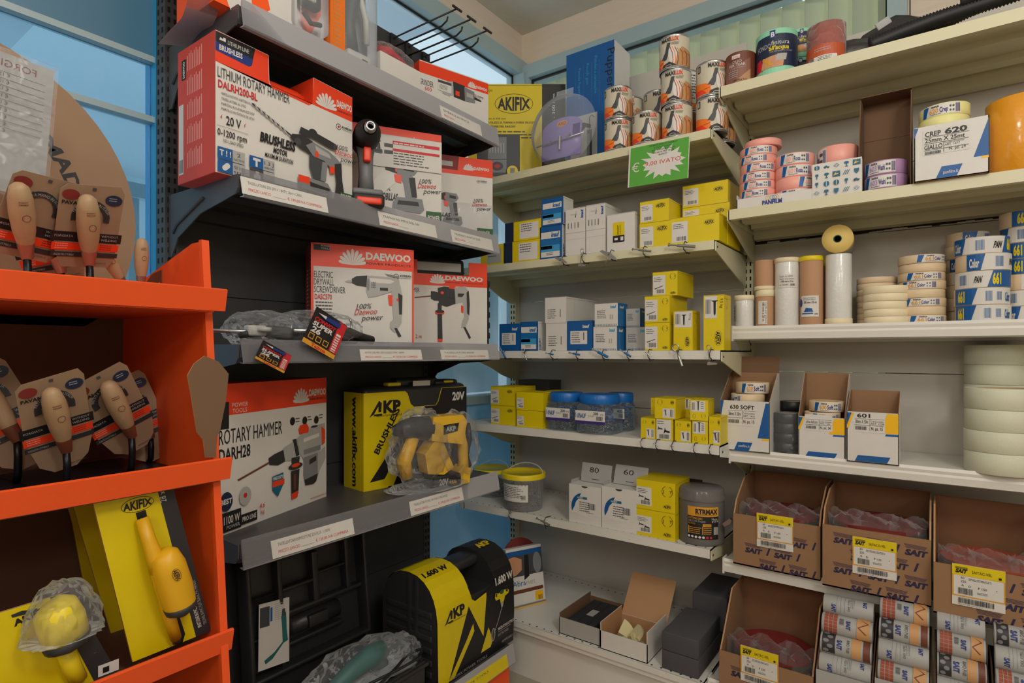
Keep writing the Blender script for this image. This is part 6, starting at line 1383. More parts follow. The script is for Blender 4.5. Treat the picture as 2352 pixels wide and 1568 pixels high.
    if kind == 'bighammer':
        c.line([(x, y + .42 * s), (x + .32 * s, y + .56 * s)], .026 * s, 'dwood'); P([(.30, .62), (.36, .66), (.48, .70), (.50, .52), (.40, .48), (.31, .52)], dark); P([(.46, .72), (.60, .80), (.66, .58), (.54, .50), (.48, .52)], 'lgrey'); P([(.57, .82), (.61, .82), (.65, .56), (.61, .54)], dark)
        P([(.62, .82), (.70, .90), (.86, .97), (.98, .99), (.99, .72), (.92, .62), (.90, .40), (.74, .38), (.66, .56)], 'lgrey'); P([(.64, .96), (.66, 1.02), (.74, 1.03), (.77, .96), (.76, .88), (.65, .88)], acc); E(.84, .96, .045, .018, dark); P([(.93, .94), (.98, .88), (.98, .66), (.94, .62)], acc)
        P([(.70, .80), (.90, .84), (.90, .78), (.70, .74)], 'paper'); P([(.70, .62), (.92, .64), (.92, .56), (.70, .54)], 'grey'); P([(.70, .50), (.88, .52), (.90, .20), (.86, .06), (.72, .06), (.70, .22)], 'grey'); P([(.88, .50), (.98, .60), (.99, .40), (.88, .16)], 'lgrey'); P([(.71, .14), (.88, .18), (.86, .06), (.82, .03), (.72, .05)], dark); P([(.77, .44), (.86, .48), (.86, .40), (.77, .36)], dark)
        P([(.55, .54), (.65, .54), (.64, .40), (.56, .40)], dark); E(.60, .40, .085, .05, dark); E(.60, .415, .05, .03, acc); P([(.545, .34), (.645, .34), (.63, -.04), (.55, -.06)], dark); P([(.55, -.01), (.63, .01), (.62, -.09), (.55, -.10)], acc); P([(.575, .28), (.60, .28), (.60, .04), (.575, .04)], 'dwood')
    if kind == 'grinder':
        P([(.0, .62), (.05, .74), (.14, .80), (.30, .84), (.30, .56), (.18, .50), (.02, .52)], 'lgrey'); P([(.28, .84), (.58, .82), (.58, .50), (.30, .52)], dark); P([(.56, .80), (.82, .76), (.84, .52), (.58, .50)], 'grey'); P([(.82, .66), (1.0, .62), (1.0, .59), (.82, .60)], dark); P([(.34, .66), (.44, .66), (.44, .56), (.34, .56)], acc); P([(.62, .70), (.78, .68), (.78, .60), (.62, .61)], 'lgrey')
    if kind == 'mixer':
        P([(.1, .95), (.28, .88), (.42, .90), (.60, .92), (.85, .88), (.97, .80), (.92, .70), (.70, .66), (.62, .48), (.40, .48), (.38, .64), (.12, .66), (.05, .78)], 'yellow'); E(.50, .88, .13, .09, 'dgreen'); P([(.12, .92), (.2, .90), (.18, .78), (.1, .80)], 'kblk'); P([(.78, .90), (.9, .84), (.84, .76), (.74, .84)], 'kblk')
        P([(.40, .48), (.60, .48), (.54, .30), (.44, .30)], 'lgrey')
def c_at(px, py, t_):
    v = ray(px, py); return Vector((v.x * t_, v.y * t_, H + v.z * t_))
def cbox(name, label, cat, L, Rt, z, h, d, col='white', cs=None, pr=None, lb=None, part='carton', group=None):
    """box whose front runs from floor point L to Rt (x,y pairs); returns thing"""
    dx, dy = Rt[0] - L[0], Rt[1] - L[1]; w = math.hypot(dx, dy); rz = math.atan2(dy, dx)
    return carton(name, label, cat, 0, w, h, 0, z, d, col, cs, pr=pr, lb=lb, rz=rz, at=((L[0] + Rt[0]) / 2, (L[1] + Rt[1]) / 2, z), part=part, group=group, rim=False), w, rz
G2 = 'red and white power tool cartons'
def korean(c, x, y, h): c.ring(x, y, h * .5, h * .5, h * .08, 'dgrey', 16); c.ell(x, y, h * .18, h * .18, 'red'); c.text('KOREAN', x + h * .65, y, h * .34, 'ink', shear=.15, bold=.02); c.text('TECHNOLOGY', x + h * .65, y - h * .32, h * .2, 'dgrey')
def pct(c, x, y, s): c.text('100%', x + s * .1, y + s * .52, s * .24, 'ink', shear=.3, rot=4); c.text('Daewoo', x, y + s * .24, s * .28, 'red', shear=.35, rot=4, w=s * 1.05); c.text('power', x + s * .35, y - s * .02, s * .26, 'ink', shear=.35, rot=4)
# --- shelf 2: lithium rotary hammer
z = ZCs[2] + .0005; w, h, d = .362, .305, .17
t = thing('power_tool_carton', 'large red and grey LITHIUM ROTARY HAMMER carton with handle notch', 'box', (-1.25, .635 + w / 2, z), RZC, G2)
m = MB(); nx0, nx1 = .123 - w / 2, .243 - w / 2
m.prism([(-w / 2, 0), (w / 2, 0), (w / 2, h - .018), (nx1, h - .01), (nx1 - .002, h - .075), (nx1 - .012, h - .082), (nx0 + .01, h - .076), (nx0 + .002, h - .068), (nx0, h - .004), (-w / 2, h)], (0, d, 0), 'paper', side='dorange')
m.box(-w / 2 - .0006, -w / 2, 0, d, 0, h, 'sidered'); m.box(-w / 2, w / 2, 0, d, -.0006, 0, 'dorange')
c = face(m, 'front', -w / 2, w / 2, 0, d, 0, h); c.k = 2
c.poly([(0, .238), (w, .222), (w, h - .019), (.244, h - .011), (.240, h - .076), (.23, h - .084), (.134, h - .078), (.124, h - .070), (.122, h - .005), (0, h - .001)], 'dorange')
c.poly([(0, h - .002), (.09, h - .004), (.082, h - .045), (.0, h - .040)], 'ink'); c.poly([(0, h - .024), (.085, h - .030), (.08, h - .047), (.075, h - .050), (0, h - .044)], 'dblue')
c.text('LITHIUM LINE', .027, h - .021, .009, 'white', w=.048); c.text('BRUSHLESS', .008, h - .039, .011, 'white', w=.052, bold=.03); c.poly([(.008, h - .018), (.022, h - .018), (.022, h - .010), (.017, h - .010), (.016, h - .014), (.010, h - .012)], 'white')
daewoo(c, .258, .230, .040, .102); korean(c, .318, .196, .016)
c.text('LITHIUM ROTARY HAMMER', .004, .206, .022, 'dgrey', w=.172); c.text('DALRH200-BL', .005, .184, .016, 'red', w=.090, bold=.02)
for k, s in enumerate(('MARTELLO ROTATIVO A BATTERIA AL LITIO', 'TASSELLATORE AL LITIO', 'MARTEAU AU LITHIUM ROTATIF', 'MARTILLO ROTATIVO DE LITIO')): c.text(s, .012, .170 - k * .011, .0055, 'dgrey', w=.055 + .02 * (k != 1))
c.text('20 V', .022, .108, .019, 'ink', w=.034, bold=.01); c.poly([(.062, .112), (.066, .118), (.064, .118), (.068, .126), (.062, .118), (.0645, .118)], 'red'); c.poly([(.010, .116), (.014, .121), (.012, .121), (.014, .128), (.009, .120), (.012, .120)], 'red')
c.rect(.002, .101, .07, .0006, 'ink'); c.text('0-1200 rpm', .003, .081, .014, 'ink', w=.066, bold=.01); c.text('NO LOAD SPEED', .016, .068, .007, 'dgrey', w=.045)
c.text('BRUSHLESS', .100, .096, .020, 'ink', w=.090, bold=.045, shear=.12); c.text('MOTOR', .133, .078, .012, 'ink', w=.036, bold=.04, shear=.12); c.text('MAXIMUM DURATION', .112, .063, .010, 'ink', w=.072, bold=.02, shear=.12)
for bx, by, s1, s2, ic in ((.003, .030, '2', 'FUNCTIONS', 0), (.003, .002, 'MAX 14 mm', 'SDS', 1), (.074, .030, '1.3 J', 'HAMMER POWER', 2), (.074, .002, '', 'BATTERY AND', 3)):
    c.rect(bx, by, .033, .026, 'blue' if ic < 3 else 'dgrey'); c.rect(bx + .033, by, .028, .026, 'lgrey'); c.text(s1, bx + .047, by + .013, .008, 'ink', al='c', w=.008 if ic == 0 else .022); c.text(s2, bx + .047, by + .004, .0045, 'ink', al='c', w=.024); c.k += 0
    if ic == 0: c.text('T ! !', bx + .004, by + .008, .012, 'white', w=.025, bold=.03)
    elif ic == 1: c.poly([(bx + .018 + .008 * (1 + .3 * math.sin(a * 2)) * math.cos(a), by + .013 + .008 * (1 + .3 * math.sin(a * 2)) * math.sin(a)) for a in [k * .45 for k in range(14)]], 'white')
    elif ic == 2: c.rect(bx + .014, by + .003, .005, .015, 'white'); c.rect(bx + .008, by + .016, .018, .006, 'white')
    else: c.rect(bx + .010, by + .004, .016, .009, 'white'); c.rect(bx + .014, by + .013, .008, .007, 'white')
o = c.push(.080, .004, 0, .262, .172); gun(c, 0, 0, 1, 'hammer20'); c.pop(o); pct(c, .300, .106, .052); c.rect(.316, .000, .040, .026, 'dgreen'); c.text('POWER', .319, .010, .012, 'white', w=.033, bold=.02)
c = face(m, 'left', -w / 2 - .0006, w / 2, 0, d, 0, h); c.k = 2
for k in range(5):
    for j in range(9): c.rect(.045 + j * .008, .03 + k * .055, .0035, .035 + .008 * ((j * 7 + k * 3) % 3) * .5, 'pink'); c.k -= 1
c.k += 2; c.rect(.006, .02, .022, .16, 'paper'); c.bars(.008, .024, .018, .03, 'ink', 9); c.rect(.02, .235, .02, .045, 'ink'); c.text('DAEWOO', .034, .238, .008, 'white', rot=90, w=.038, bold=.04)
m.build('carton', t)
m = MB(); m.tube([(nx0 - .01, .05, h - .06), (nx0 + .02, .05, h - .052), (nx1 - .02, .05, h - .052), (nx1 + .01, .05, h - .06)], .014, 'dorange', 10); m.box(nx0, nx1, .09, .12, h - .09, h - .03, 'dorange'); m.build('case_handle', t)
# --- shelf 2: impact driver carton with paper sheet, bare driver in front
def pr_imp(Fc):
    c = Fc('front'); W_, Hh = .27, .285; c.rect(0, Hh * .80, W_, Hh * .20, 'dorange'); daewoo(c, W_ * .62, Hh * .83, .030, W_ * .36); c.text('RA', W_ * .0, Hh * .70, .016, 'ink'); c.text('SIN E', W_ * .0, Hh * .24, .020, 'ink', w=.042, bold=.04, shear=.12); c.text('SCOBILLAS', W_ * .27, Hh * .24, .020, 'ink', w=.060, bold=.04, shear=.12); c.text('TOR', W_ * .27, Hh * .34, .013, 'ink', bold=.03, shear=.12)
    c.poly([(0, 0), (W_ * .55, Hh * .5), (W_, Hh * .8), (W_ * .6, Hh * .8), (0, Hh * .2)], 'white'); gun(c, W_ * .36, Hh * .09, .16, 'drill20', 'grey'); pct(c, W_ * .72, Hh * .35, .055); c.rect(W_ * .82, Hh * .04, W_ * .18, Hh * .12, 'dgreen'); c.rect(W_ * .82, Hh * .0, W_ * .18, Hh * .04, 'rust'); c.text('POWER', W_ * .84, Hh * .07, .013, 'white', w=W_ * .14, bold=.02)
t, w, rz = cbox('power_tool_carton', 'red and white drill carton with a white paper sheet taped on it', 'box', (-1.377, 1.097), (-1.24, 1.33), z, .283, .10, 'paper', {'l': 'dorange', 't': 'dorange'}, pr_imp, group=G2)
m = MB(); m.T = Matrix.Rotation(math.radians(0), 4, 'X'); m.box(-.092, .135, -.004, -.003, .165, .262, 'paper'); m.box(-.092, .135, -.004, .0, .261, .262, 'paper'); c = Canvas(m, (-.092, -.004, .165), (1, 0, 0), (0, 0, 1), (0, -1, 0)); c.k = 2
c.rect(.075, .071, .145, .010, 'red'); c.rect(.075, .050, .145, .008, 'red'); c.k += 1; c.greek(.078, .073, .12, 1, .01, 'paper'); c.greek(.078, .043, .12, 5, .008, 'dgrey')
gun(c, .012, .035, .045, 'drill20', 'dgrey')
for k in range(4): c.rect(.05 + (k % 2) * .012, .06 - (k // 2) * .02, .014, .010, 'dgrey')
m.build('paper_sheet', t)
mat('tool_grey', hexc('6f7273'), .5); mat('tool_black', hexc('1b1b1d'), .6); mat('tool_yellow', hexc('deb023'), .45); mat('tool_teal', hexc('1f6a68'), .45); mat('tool_white', hexc('c9c7bf'), .45)
def drill3d(name, label, loc, rz, s=1.0, body='tool_grey', acc='dorange', facing=True, group=None, hammer=False, tilt=None):
    """pistol-grip tool standing on its battery, nose along local -y"""
    t = thing(name, label, 'power tool', loc, rz, group)
    if tilt: t.rotation_euler = (tilt[0], tilt[1], rz)
    S = Matrix.Scale(s, 4)
    m = MB(); m.T = S; m.rbox(-.038, .038, -.055, .06, 0, .030, .006, 'tool_black'); m.rbox(-.030, .030, -.062, -.045, .004, .020, .004, acc); m.build('battery', t)
    m = MB(); m.T = S; m.rbox(-.036, .036, -.045, .055, .030, .045, .006, body)
    m.T = S @ Matrix.Shear('XZ' if False else 'YZ', 4, (0, 0)) if False else S
    m.tube([(0, .005, .045), (0, .0, .09), (0, .006, .135), (0, .012, .165)], [.021, .017, .019, .026], body, 14)
    m.T = S @ Matrix.Translation((0, 0, .182)) @ Matrix.Rotation(PI / 2, 4, 'X')
    m.lathe([(0, -.075), (.022, -.07), (.030, -.05), (.031, .02), (.029, .03)], body, 20); m.build('body', t)
    m = MB(); m.T = S @ Matrix.Translation((0, 0, .182)) @ Matrix.Rotation(PI / 2, 4, 'X')
    m.lathe([(.0325, -.02), (.0325, .028), (.030, .045), (.022, .062), (.016, .068)], 'tool_black', 20); m.build('nose_guard', t)
    m = MB(); m.T = S @ Matrix.Translation((0, 0, .182)) @ Matrix.Rotation(PI / 2, 4, 'X')
    m.lathe([(.014, .06), (.014, .080), (.011, .084), (.007, .084), (.0065, .070)], 'steel' if not hammer else 'tool_black', 18); m.build('chuck', t)
    m = MB(); m.T = S; m.rbox(-.009, .009, -.032, -.012, .115, .150, .004, acc); m.build('trigger', t)
    return t
p = onX(850, 475, -1.215); drill3d('impact_driver', 'bare grey and black impact driver with orange trigger, nose towards viewer', (-1.262, p.y + .025, z), RZC + math.radians(-32), 1.10)
def pr_r(Fc):
    c = Fc('front'); W_, Hh = .22, .275; c.poly([(0, Hh * .78), (W_, Hh * .78), (W_, Hh), (W_ * .45, Hh), (W_ * .43, Hh * .83), (0, Hh * .83)], 'dorange'); c.poly([(0, Hh * .83), (W_ * .43, Hh * .83), (W_ * .45, Hh), (0, Hh)], 'dred'); c.rect(W_ * .05, Hh * .87, W_ * .3, Hh * .06, 'lgrey'); daewoo(c, W_ * .54, Hh * .84, .024, W_ * .40, sub=False); korean(c, W_ * .76, Hh * .72, .012)
    gun(c, W_ * .12, Hh * .12, .115, 'drill20', 'grey'); pct(c, W_ * .66, Hh * .36, .05); c.text('BILLAS', W_ * .08, Hh * .25, .012, 'ink', bold=.03, shear=.12); c.rect(W_ * .74, Hh * .05, W_ * .26, Hh * .09, 'dgreen'); c.text('POWER', W_ * .77, Hh * .07, .010, 'white', w=W_ * .18)
t, w, rz = cbox('power_tool_carton', 'red and white drill carton in wrap at far end of the second black shelf', 'box', (-1.357, 1.402), (-1.24, 1.588), z, .268, .09, 'paper', {'l': 'dorange', 't': 'dorange', 'r': 'dorange'}, pr_r, group=G2)
m = MB(); m.box(-w / 2, w / 2, -.0025, -.0015, 0, .12, 'thin_film'); m.build('wrap', t)
# --- shelf 1 (top)
z = ZCs[1] + .0005
def pr_o(Fc):
    c = Fc('front'); c.poly([(.09, 0), (.20, 0), (.20, .2), (.06, .2), (.11, .12), (.13, .04)], 'white'); c.ell(.055, .035, .03, .05, 'paper')
t, w, rz = cbox('power_tool_carton', 'orange and white carton at the near end of the top black shelf', 'box', (-1.25, .632), (-1.25, .80), z, .26, .17, 'orange', None, pr_o, group=None)
t = thing('blister_tool_pack', 'clear blister on orange card holding a black and grey power tool', 'blister pack', (-1.25, .862, z), RZC); m = MB(); m.box(-.06, .06, .02, .024, 0, .28, 'dorange', {'f': 'orange'}); c = Canvas(m, (-.06, .02, 0), (1, 0, 0), (0, 0, 1), (0, -1, 0)); c.k = 2; c.poly([(0, .0), (.05, .05), (.12, .0)], 'white'); c.poly([(.07, .02), (.12, .12), (.12, .02)], 'paper'); m.build('card', t)
m = MB(); m.rbox(-.045, .045, -.03, .018, .03, .27, .012, 'clear_plastic'); m.build('blister_shell', t); m = MB(); m.rbox(-.028, .030, -.018, .010, .09, .24, .010, 'tool_black'); m.rbox(-.034, .010, -.024, -.01, .10, .14, .005, 'tool_white'); m.tube([(-.02, -.012, .07), (.0, -.014, .05), (.03, -.01, .06)], .006, 'tool_black', 8); m.rbox(-.01, .036, -.02, .0, .15, .17, .004, 'tool_grey'); m.build('tool', t)
t = thing('blister_tool_pack', 'clear pack with orange strip and a dark and cream cordless tool', 'blister pack', (-1.25, 1.005, z), RZC); m = MB(); m.box(-.078, -.032, -.001, .05, 0, .30, 'korange'); c = Canvas(m, (-.078, -.001, 0), (1, 0, 0), (0, 0, 1), (0, -1, 0)); c.k = 2; c.greek(.010, .27, .026, 22, .011, 'tanp'); m.box(-.032, .078, .05, .052, 0, .30, 'dgrey'); m.build('card', t)
m = MB(); m.rbox(-.034, .078, -.004, .049, .002, .30, .008, 'clear_plastic'); m.build('blister_shell', t)
m = MB(); m.tube([(.0, .02, .05), (-.004, .02, .12), (.01, .02, .20), (.02, .02, .28)], [.024, .018, .022, .03], 'dgrey', 12); m.rbox(-.020, .060, .0, .04, .008, .052, .008, 'tool_white'); m.rbox(-.016, .004, -.003, .02, .012, .030, .003, 'tool_black'); m.rbox(.024, .044, -.003, .02, .020, .036, .003, 'tool_black'); m.tube([(.052, .015, .09), (.046, .01, .15), (.02, .01, .22), (.02, .01, .28)], .009, 'tool_white', 8); m.build('tool', t)
carton('small_carton', 'plain white carton on the top black shelf under a red wrapped item', 'box', 0, .157, .086, 0, z, .068, 'paper', rz=RZC, at=(-1.25, 1.172, z), rim=False)
t = thing('wrapped_tool', 'red item wrapped in clear film lying on the white carton', 'tool', (-1.29, 1.175, z + .0865), RZC); m = MB(); m.tube([(-.055, 0, .02), (-.02, 0, .028), (.03, 0, .018), (.06, 0, .012)], [.016, .020, .016, .010], 'red', 12); m.tube([(-.05, .01, .03), (0, .012, .04), (.05, .01, .02)], .006, 'tool_black', 8); m.build('tool', t); m = MB(); blob(m, (0, 0, .024), (.082, .030, .030), 'crinkled_film', 3, .12); m.build('wrap', t)
def pr_g(Fc):
    c = Fc('front'); W_, Hh = .265, .165; c.rect(0, Hh * .78, W_, Hh * .22, 'dorange'); daewoo(c, W_ * .70, Hh * .80, .022, W_ * .28, sub=False); c.text('GRINDER', W_ * .0, Hh * .56, .018, 'ink', w=.05); c.text('600', W_ * .07, Hh * .47, .012, 'red'); korean(c, W_ * .80, Hh * .66, .012); gun(c, W_ * .30, Hh * .02, .155, 'grinder'); c.rect(W_ * .25, Hh * .55, W_ * .19, Hh * .20, 'paper'); c.rect(W_ * .25, Hh * .70, W_ * .19, Hh * .05, 'dgrey'); c.greek(W_ * .27, Hh * .66, W_ * .15, 4, .004, 'dgrey')
t, w, rz = cbox('power_tool_carton', 'red and white GRINDER carton at the far end of the top black shelf', 'box', (-1.315, 1.31), (-1.24, 1.564), z, .168, .11, 'paper', {'l': 'dorange', 't': 'dorange', 'r': 'paper'}, pr_g, group=G2)
m = MB(); m.tube([(-.03, .04, .166), (-.02, .03, .174), (.0, .03, .174), (.01, .04, .166)], .004, 'dorange', 6); m.build('case_handle', t)
# film sticking out at the near end
t = thing('plastic_sheet', 'curled violet-grey clear plastic sheet at the near end of the top shelf', 'sheet', (-1.30, .60, z + .002)); m = MB(); vs = []; n = 10
for i in range(n + 1):
    for j in range(2): u = i / n; vs.append((-.14 + .20 * u, .0 + j * .065 + .01 * math.sin(u * 5), -.030 + .042 * u + .010 * math.sin(u * 7) - .02 * (1 - u) * (1 - j)))
m.add(vs, [(2 * i, 2 * i + 2, 2 * i + 3, 2 * i + 1) for i in range(n)], 'strip_plastic', True); m.build('sheet', t)
# peg hooks
mat('hook_black', hexc('232427'), .4)
for k, y in enumerate((1.41, 1.482, 1.567)):
    t = thing('display_hook', 'black double wire display hook, ' + ('nearest', 'middle', 'farthest')[k] + ' of three above the top black shelf', 'hook', (-1.548, y, 2.245), 0, 'double wire display hooks')
    m = MB(); m.tube([(0, 0, .0), (.012, 0, .012), (.302, 0, .012)], .0028, 'hook_black', 8); m.box(.300, .305, -.022, .022, .009, .015, 'hook_black'); m.build('price_arm', t)
    m = MB(); m.tube([(0, .0, -.02), (.235, 0, -.022), (.258, 0, -.012), (.262, 0, .0)], .0030, 'hook_black', 8); m.build('hook_arm', t)
    m = MB(); m.box(-.001, .008, -.014, .014, -.035, .025, 'hook_black'); m.build('back_plate', t)
# --- shelf 3
z = ZCs[3] + .0005
def pr_dw(Fc):
    c = Fc('front'); W_, Hh = .288, .285; c.rect(0, Hh * .775, W_, Hh * .225, 'dorange'); c.rect(W_ * .0, Hh * .93, W_ * .17, Hh * .07, 'ink'); c.text('POWER', W_ * .09, Hh * .965, .005, 'white'); c.text('TOOLS', W_ * .09, Hh * .94, .005, 'white'); daewoo(c, W_ * .29, Hh * .80, .048, W_ * .68)
    for k, s in enumerate(('ELECTRIC', 'DRYWALL', 'SCREWDRIVER')): c.text(s, W_ * .025, Hh * (.665 - k * .072), .0175, 'dgrey', w=(.050, .053, .084)[k])
    c.text('DASC570', W_ * .03, Hh * .455, .014, 'red', w=.046, bold=.02); c.greek(W_ * .04, Hh * .42, W_ * .2, 6, .009, 'dgrey'); korean(c, W_ * .82, Hh * .715, .017)
    gun(c, W_ * .31, Hh * .13, .165, 'drywall'); pct(c, W_ * .40, Hh * .26, .060); c.greek(W_ * .62, Hh * .04, W_ * .1, 1, .004)
    s = Fc('left'); s.rect(.03, Hh * .2, .05, Hh * .6, 'dwood'); s.greek(.035, Hh * .75, .04, 16, .011, 'pink'); 
    for k in range(24): s.rect(.108, .012 + k * .011, .004, .004, 'paper'); s.k -= 1
t, w, rz = cbox('power_tool_carton', 'red and white ELECTRIC DRYWALL SCREWDRIVER carton on the third black shelf', 'box', (-1.385, .966), (-1.25, 1.22), z, .285, .13, 'paper', {'l': 'dred', 't': 'dorange', 'r': 'dorange'}, pr_dw, group=G2)
m = MB(); m.box(-w / 2 - .001, -w / 2 + .006, -.001, 0, 0, .285, 'dorange'); m.box(w / 2 - .004, w / 2 + .001, -.001, 0, 0, .285, 'dorange'); m.box(-w / 2, w / 2, -.001, 0, .281, .285, 'dorange'); m.build('edge_trim', t)
L_, R_ = (-1.385, 1.343), (-1.252, 1.573); w = math.hypot(R_[0] - L_[0], R_[1] - L_[1]); rz = math.atan2(R_[1] - L_[1], R_[0] - L_[0])
t = thing('power_tool_case', 'black tool case in a red and white sleeve with open handle, third black shelf', 'case', ((L_[0] + R_[0]) / 2, (L_[1] + R_[1]) / 2, z), rz); h = .288
m = MB(); m.rbox(-w / 2 - .03, w / 2 + .012, .006, .09, 0, .235, .01, 'tool_black'); m.rbox(-w / 2 - .03, w / 2 - .075, .02, .07, .225, .30, .012, 'tool_black')
for k in range(6): m.rbox(w / 2 + .006, w / 2 + .016, .01, .08, .03 + k * .036, .052 + k * .036, .004, 'tool_black')
m.build('case_body', t)
m = MB(); m.prism([(-w / 2, 0), (w / 2, 0), (w / 2, h), (w / 2 - .066, h), (w / 2 - .066, h - .045), (-w / 2, h - .045)], (0, .005, 0), 'paper'); m.box(-w / 2 - .01, -w / 2 + .02, .001, .012, .2, h, 'dorange'); c = face(m, 'front', -w / 2, w / 2, 0, .1, 0, h); c.k = 2
c.poly([(0, .205), (w, .205), (w, h), (w - .066, h), (w - .066, h - .045), (0, h - .045)], 'dorange'); daewoo(c, w * .26, .211, .034, w * .68); c.text('MER', w * .02, .180, .015, 'dgrey', w=.022); gun(c, w * .04, .018, .195, 'sds'); c.text('2 m', w * .05, .03, .012, 'red', w=.02); m.build('sleeve', t)
m = MB(); m.rbox(-w / 2 + .01, w / 2 - .09, .012, .02, .255, .285, .003, 'lgrey'); m.build('handle_gap', t)
# caulking guns in a plastic bag with hang tags
def cgun(loc, rz, label, tl):
    t = thing('caulking_gun', label, 'caulking gun', loc, rz, 'caulking guns in a clear bag'); m = MB()
    m.tube([(-.16, 0, .03), (-.02, 0, .030), (.0, 0, .030)], .0045, 'steel', 10); m.tube([(.0, 0, .03)] + [(.012 + .02 * math.sin(a), .0, .05 - .02 * math.cos(a)) for a in [k * .3 for k in range(9)]], .003, 'steel', 8); m.build('push_rod', t)
    m = MB(); m.tube([(-.10, 0, .022), (-.03, 0, .034), (.02, 0, .03), (.07, 0, .018), (.11, 0, .012)], [.008, .013, .014, .013, .012], 'tool_black', 12); m.tube([(-.03, .02, .03), (.03, .03, .012), (.08, .03, .010)], .009, 'tool_black', 10); m.build('handle', t)
    m = MB(); m.rbox(-.085, -.04, -.012, .014, .02, .045, .005, 'tool_white'); m.lathe([(0, 0), (.016, .002), (.016, .010), (0, .012)], 'tool_white', 14, (-.05, -.016, .03)); m.build('trigger_block', t); return t
cgun((-1.27, .80, z), RZC, 'near caulking gun in a clear bag on the third black shelf', 0); cgun((-1.235, .955, z + .004), RZC + .15, 'far caulking gun lying with its black handle past the hang tag', 0)
t = thing('plastic_bag', 'crumpled clear bag around the caulking guns on the third black shelf', 'bag', (-1.29, .83, z)); m = MB(); blob(m, (.0, -.06, .035), (.07, .10, .045), 'crinkled_film', 11, .22); blob(m, (.02, .07, .040), (.06, .14, .048), 'thin_film', 12, .2); m.build('bag', t)
def hangtag(label, pts, X, rot=0):
    P_ = [onX(a, b, X) for a, b in pts]; ctr = sum(P_, Vector()) / 4
    U = (P_[3] - P_[0]); W_ = U.length; Vv = (P_[0] - P_[1]); Hh = Vv.length; ang = math.atan2(U.z, U.y)
    t = thing('hang_tag', label, 'tag', tuple(P_[1])); m = MB(); U.normalize(); V_ = Vector((0, 0, 1)); V_ = Vector((0, -math.sin(ang), math.cos(ang)))
    m.prism([(0, 0), (W_, 0), (W_, Hh), (0, Hh)], (-.0008, 0, 0), 'ink', O=(0, 0, 0), U=U, V=V_); c = Canvas(m, (0, 0, 0), U, V_, (1, 0, 0)); c.k = 2
    c.rect(0, 0, W_, Hh * .12, 'gold'); c.text('Tajima', W_ * .25, Hh * .02, Hh * .08, 'red', w=W_ * .45, bold=.04); c.rect(W_ * .76, Hh * .14, W_ * .24, Hh * .84, 'red'); c.rect(W_ * .80, Hh * .16, W_ * .14, Hh * .5, 'paper')
    for k in range(7): c.rect(W_ * .80, Hh * (.18 + k * .065), W_ * .14, Hh * .025, 'red')
    c.text('CONVOY', W_ * .06, Hh * .66, Hh * .10, 'red', w=W_ * .66, bold=.04, shear=.2); c.text('SUPER', W_ * .06, Hh * .53, Hh * .11, 'white', w=W_ * .62, bold=.04, shear=.2); c.text('26', W_ * .08, Hh * .36, Hh * .14, 'white', w=W_ * .28, bold=.04, shear=.2)
    for k in range(3): c.rect(W_ * (.08 + k * .22), Hh * .17, W_ * .16, Hh * .15, 'gold'); c.rect(W_ * (.10 + k * .22), Hh * .19, W_ * .12, Hh * .11, 'ink')
    c.poly([(W_ * .1, Hh * .86), (W_ * .35, Hh * .80), (W_ * .80, Hh * .80), (W_ * .80, Hh * .94), (W_ * .35, Hh * .90)], 'dblue'); c.poly([(W_ * .1, Hh * .87), (W_ * .35, Hh * .82), (W_ * .35, Hh * .90)], 'white'); m.build('tag_card', t)
    return t
hangtag('small black and red hang tag, left one, dangling over the shelf edge', [(585, 775), (585, 822), (650, 868), (652, 812)], -1.188)
hangtag('tilted black and red hang tag in front of the drywall carton', [(745, 718), (693, 783), (765, 834), (813, 762)], -1.188)
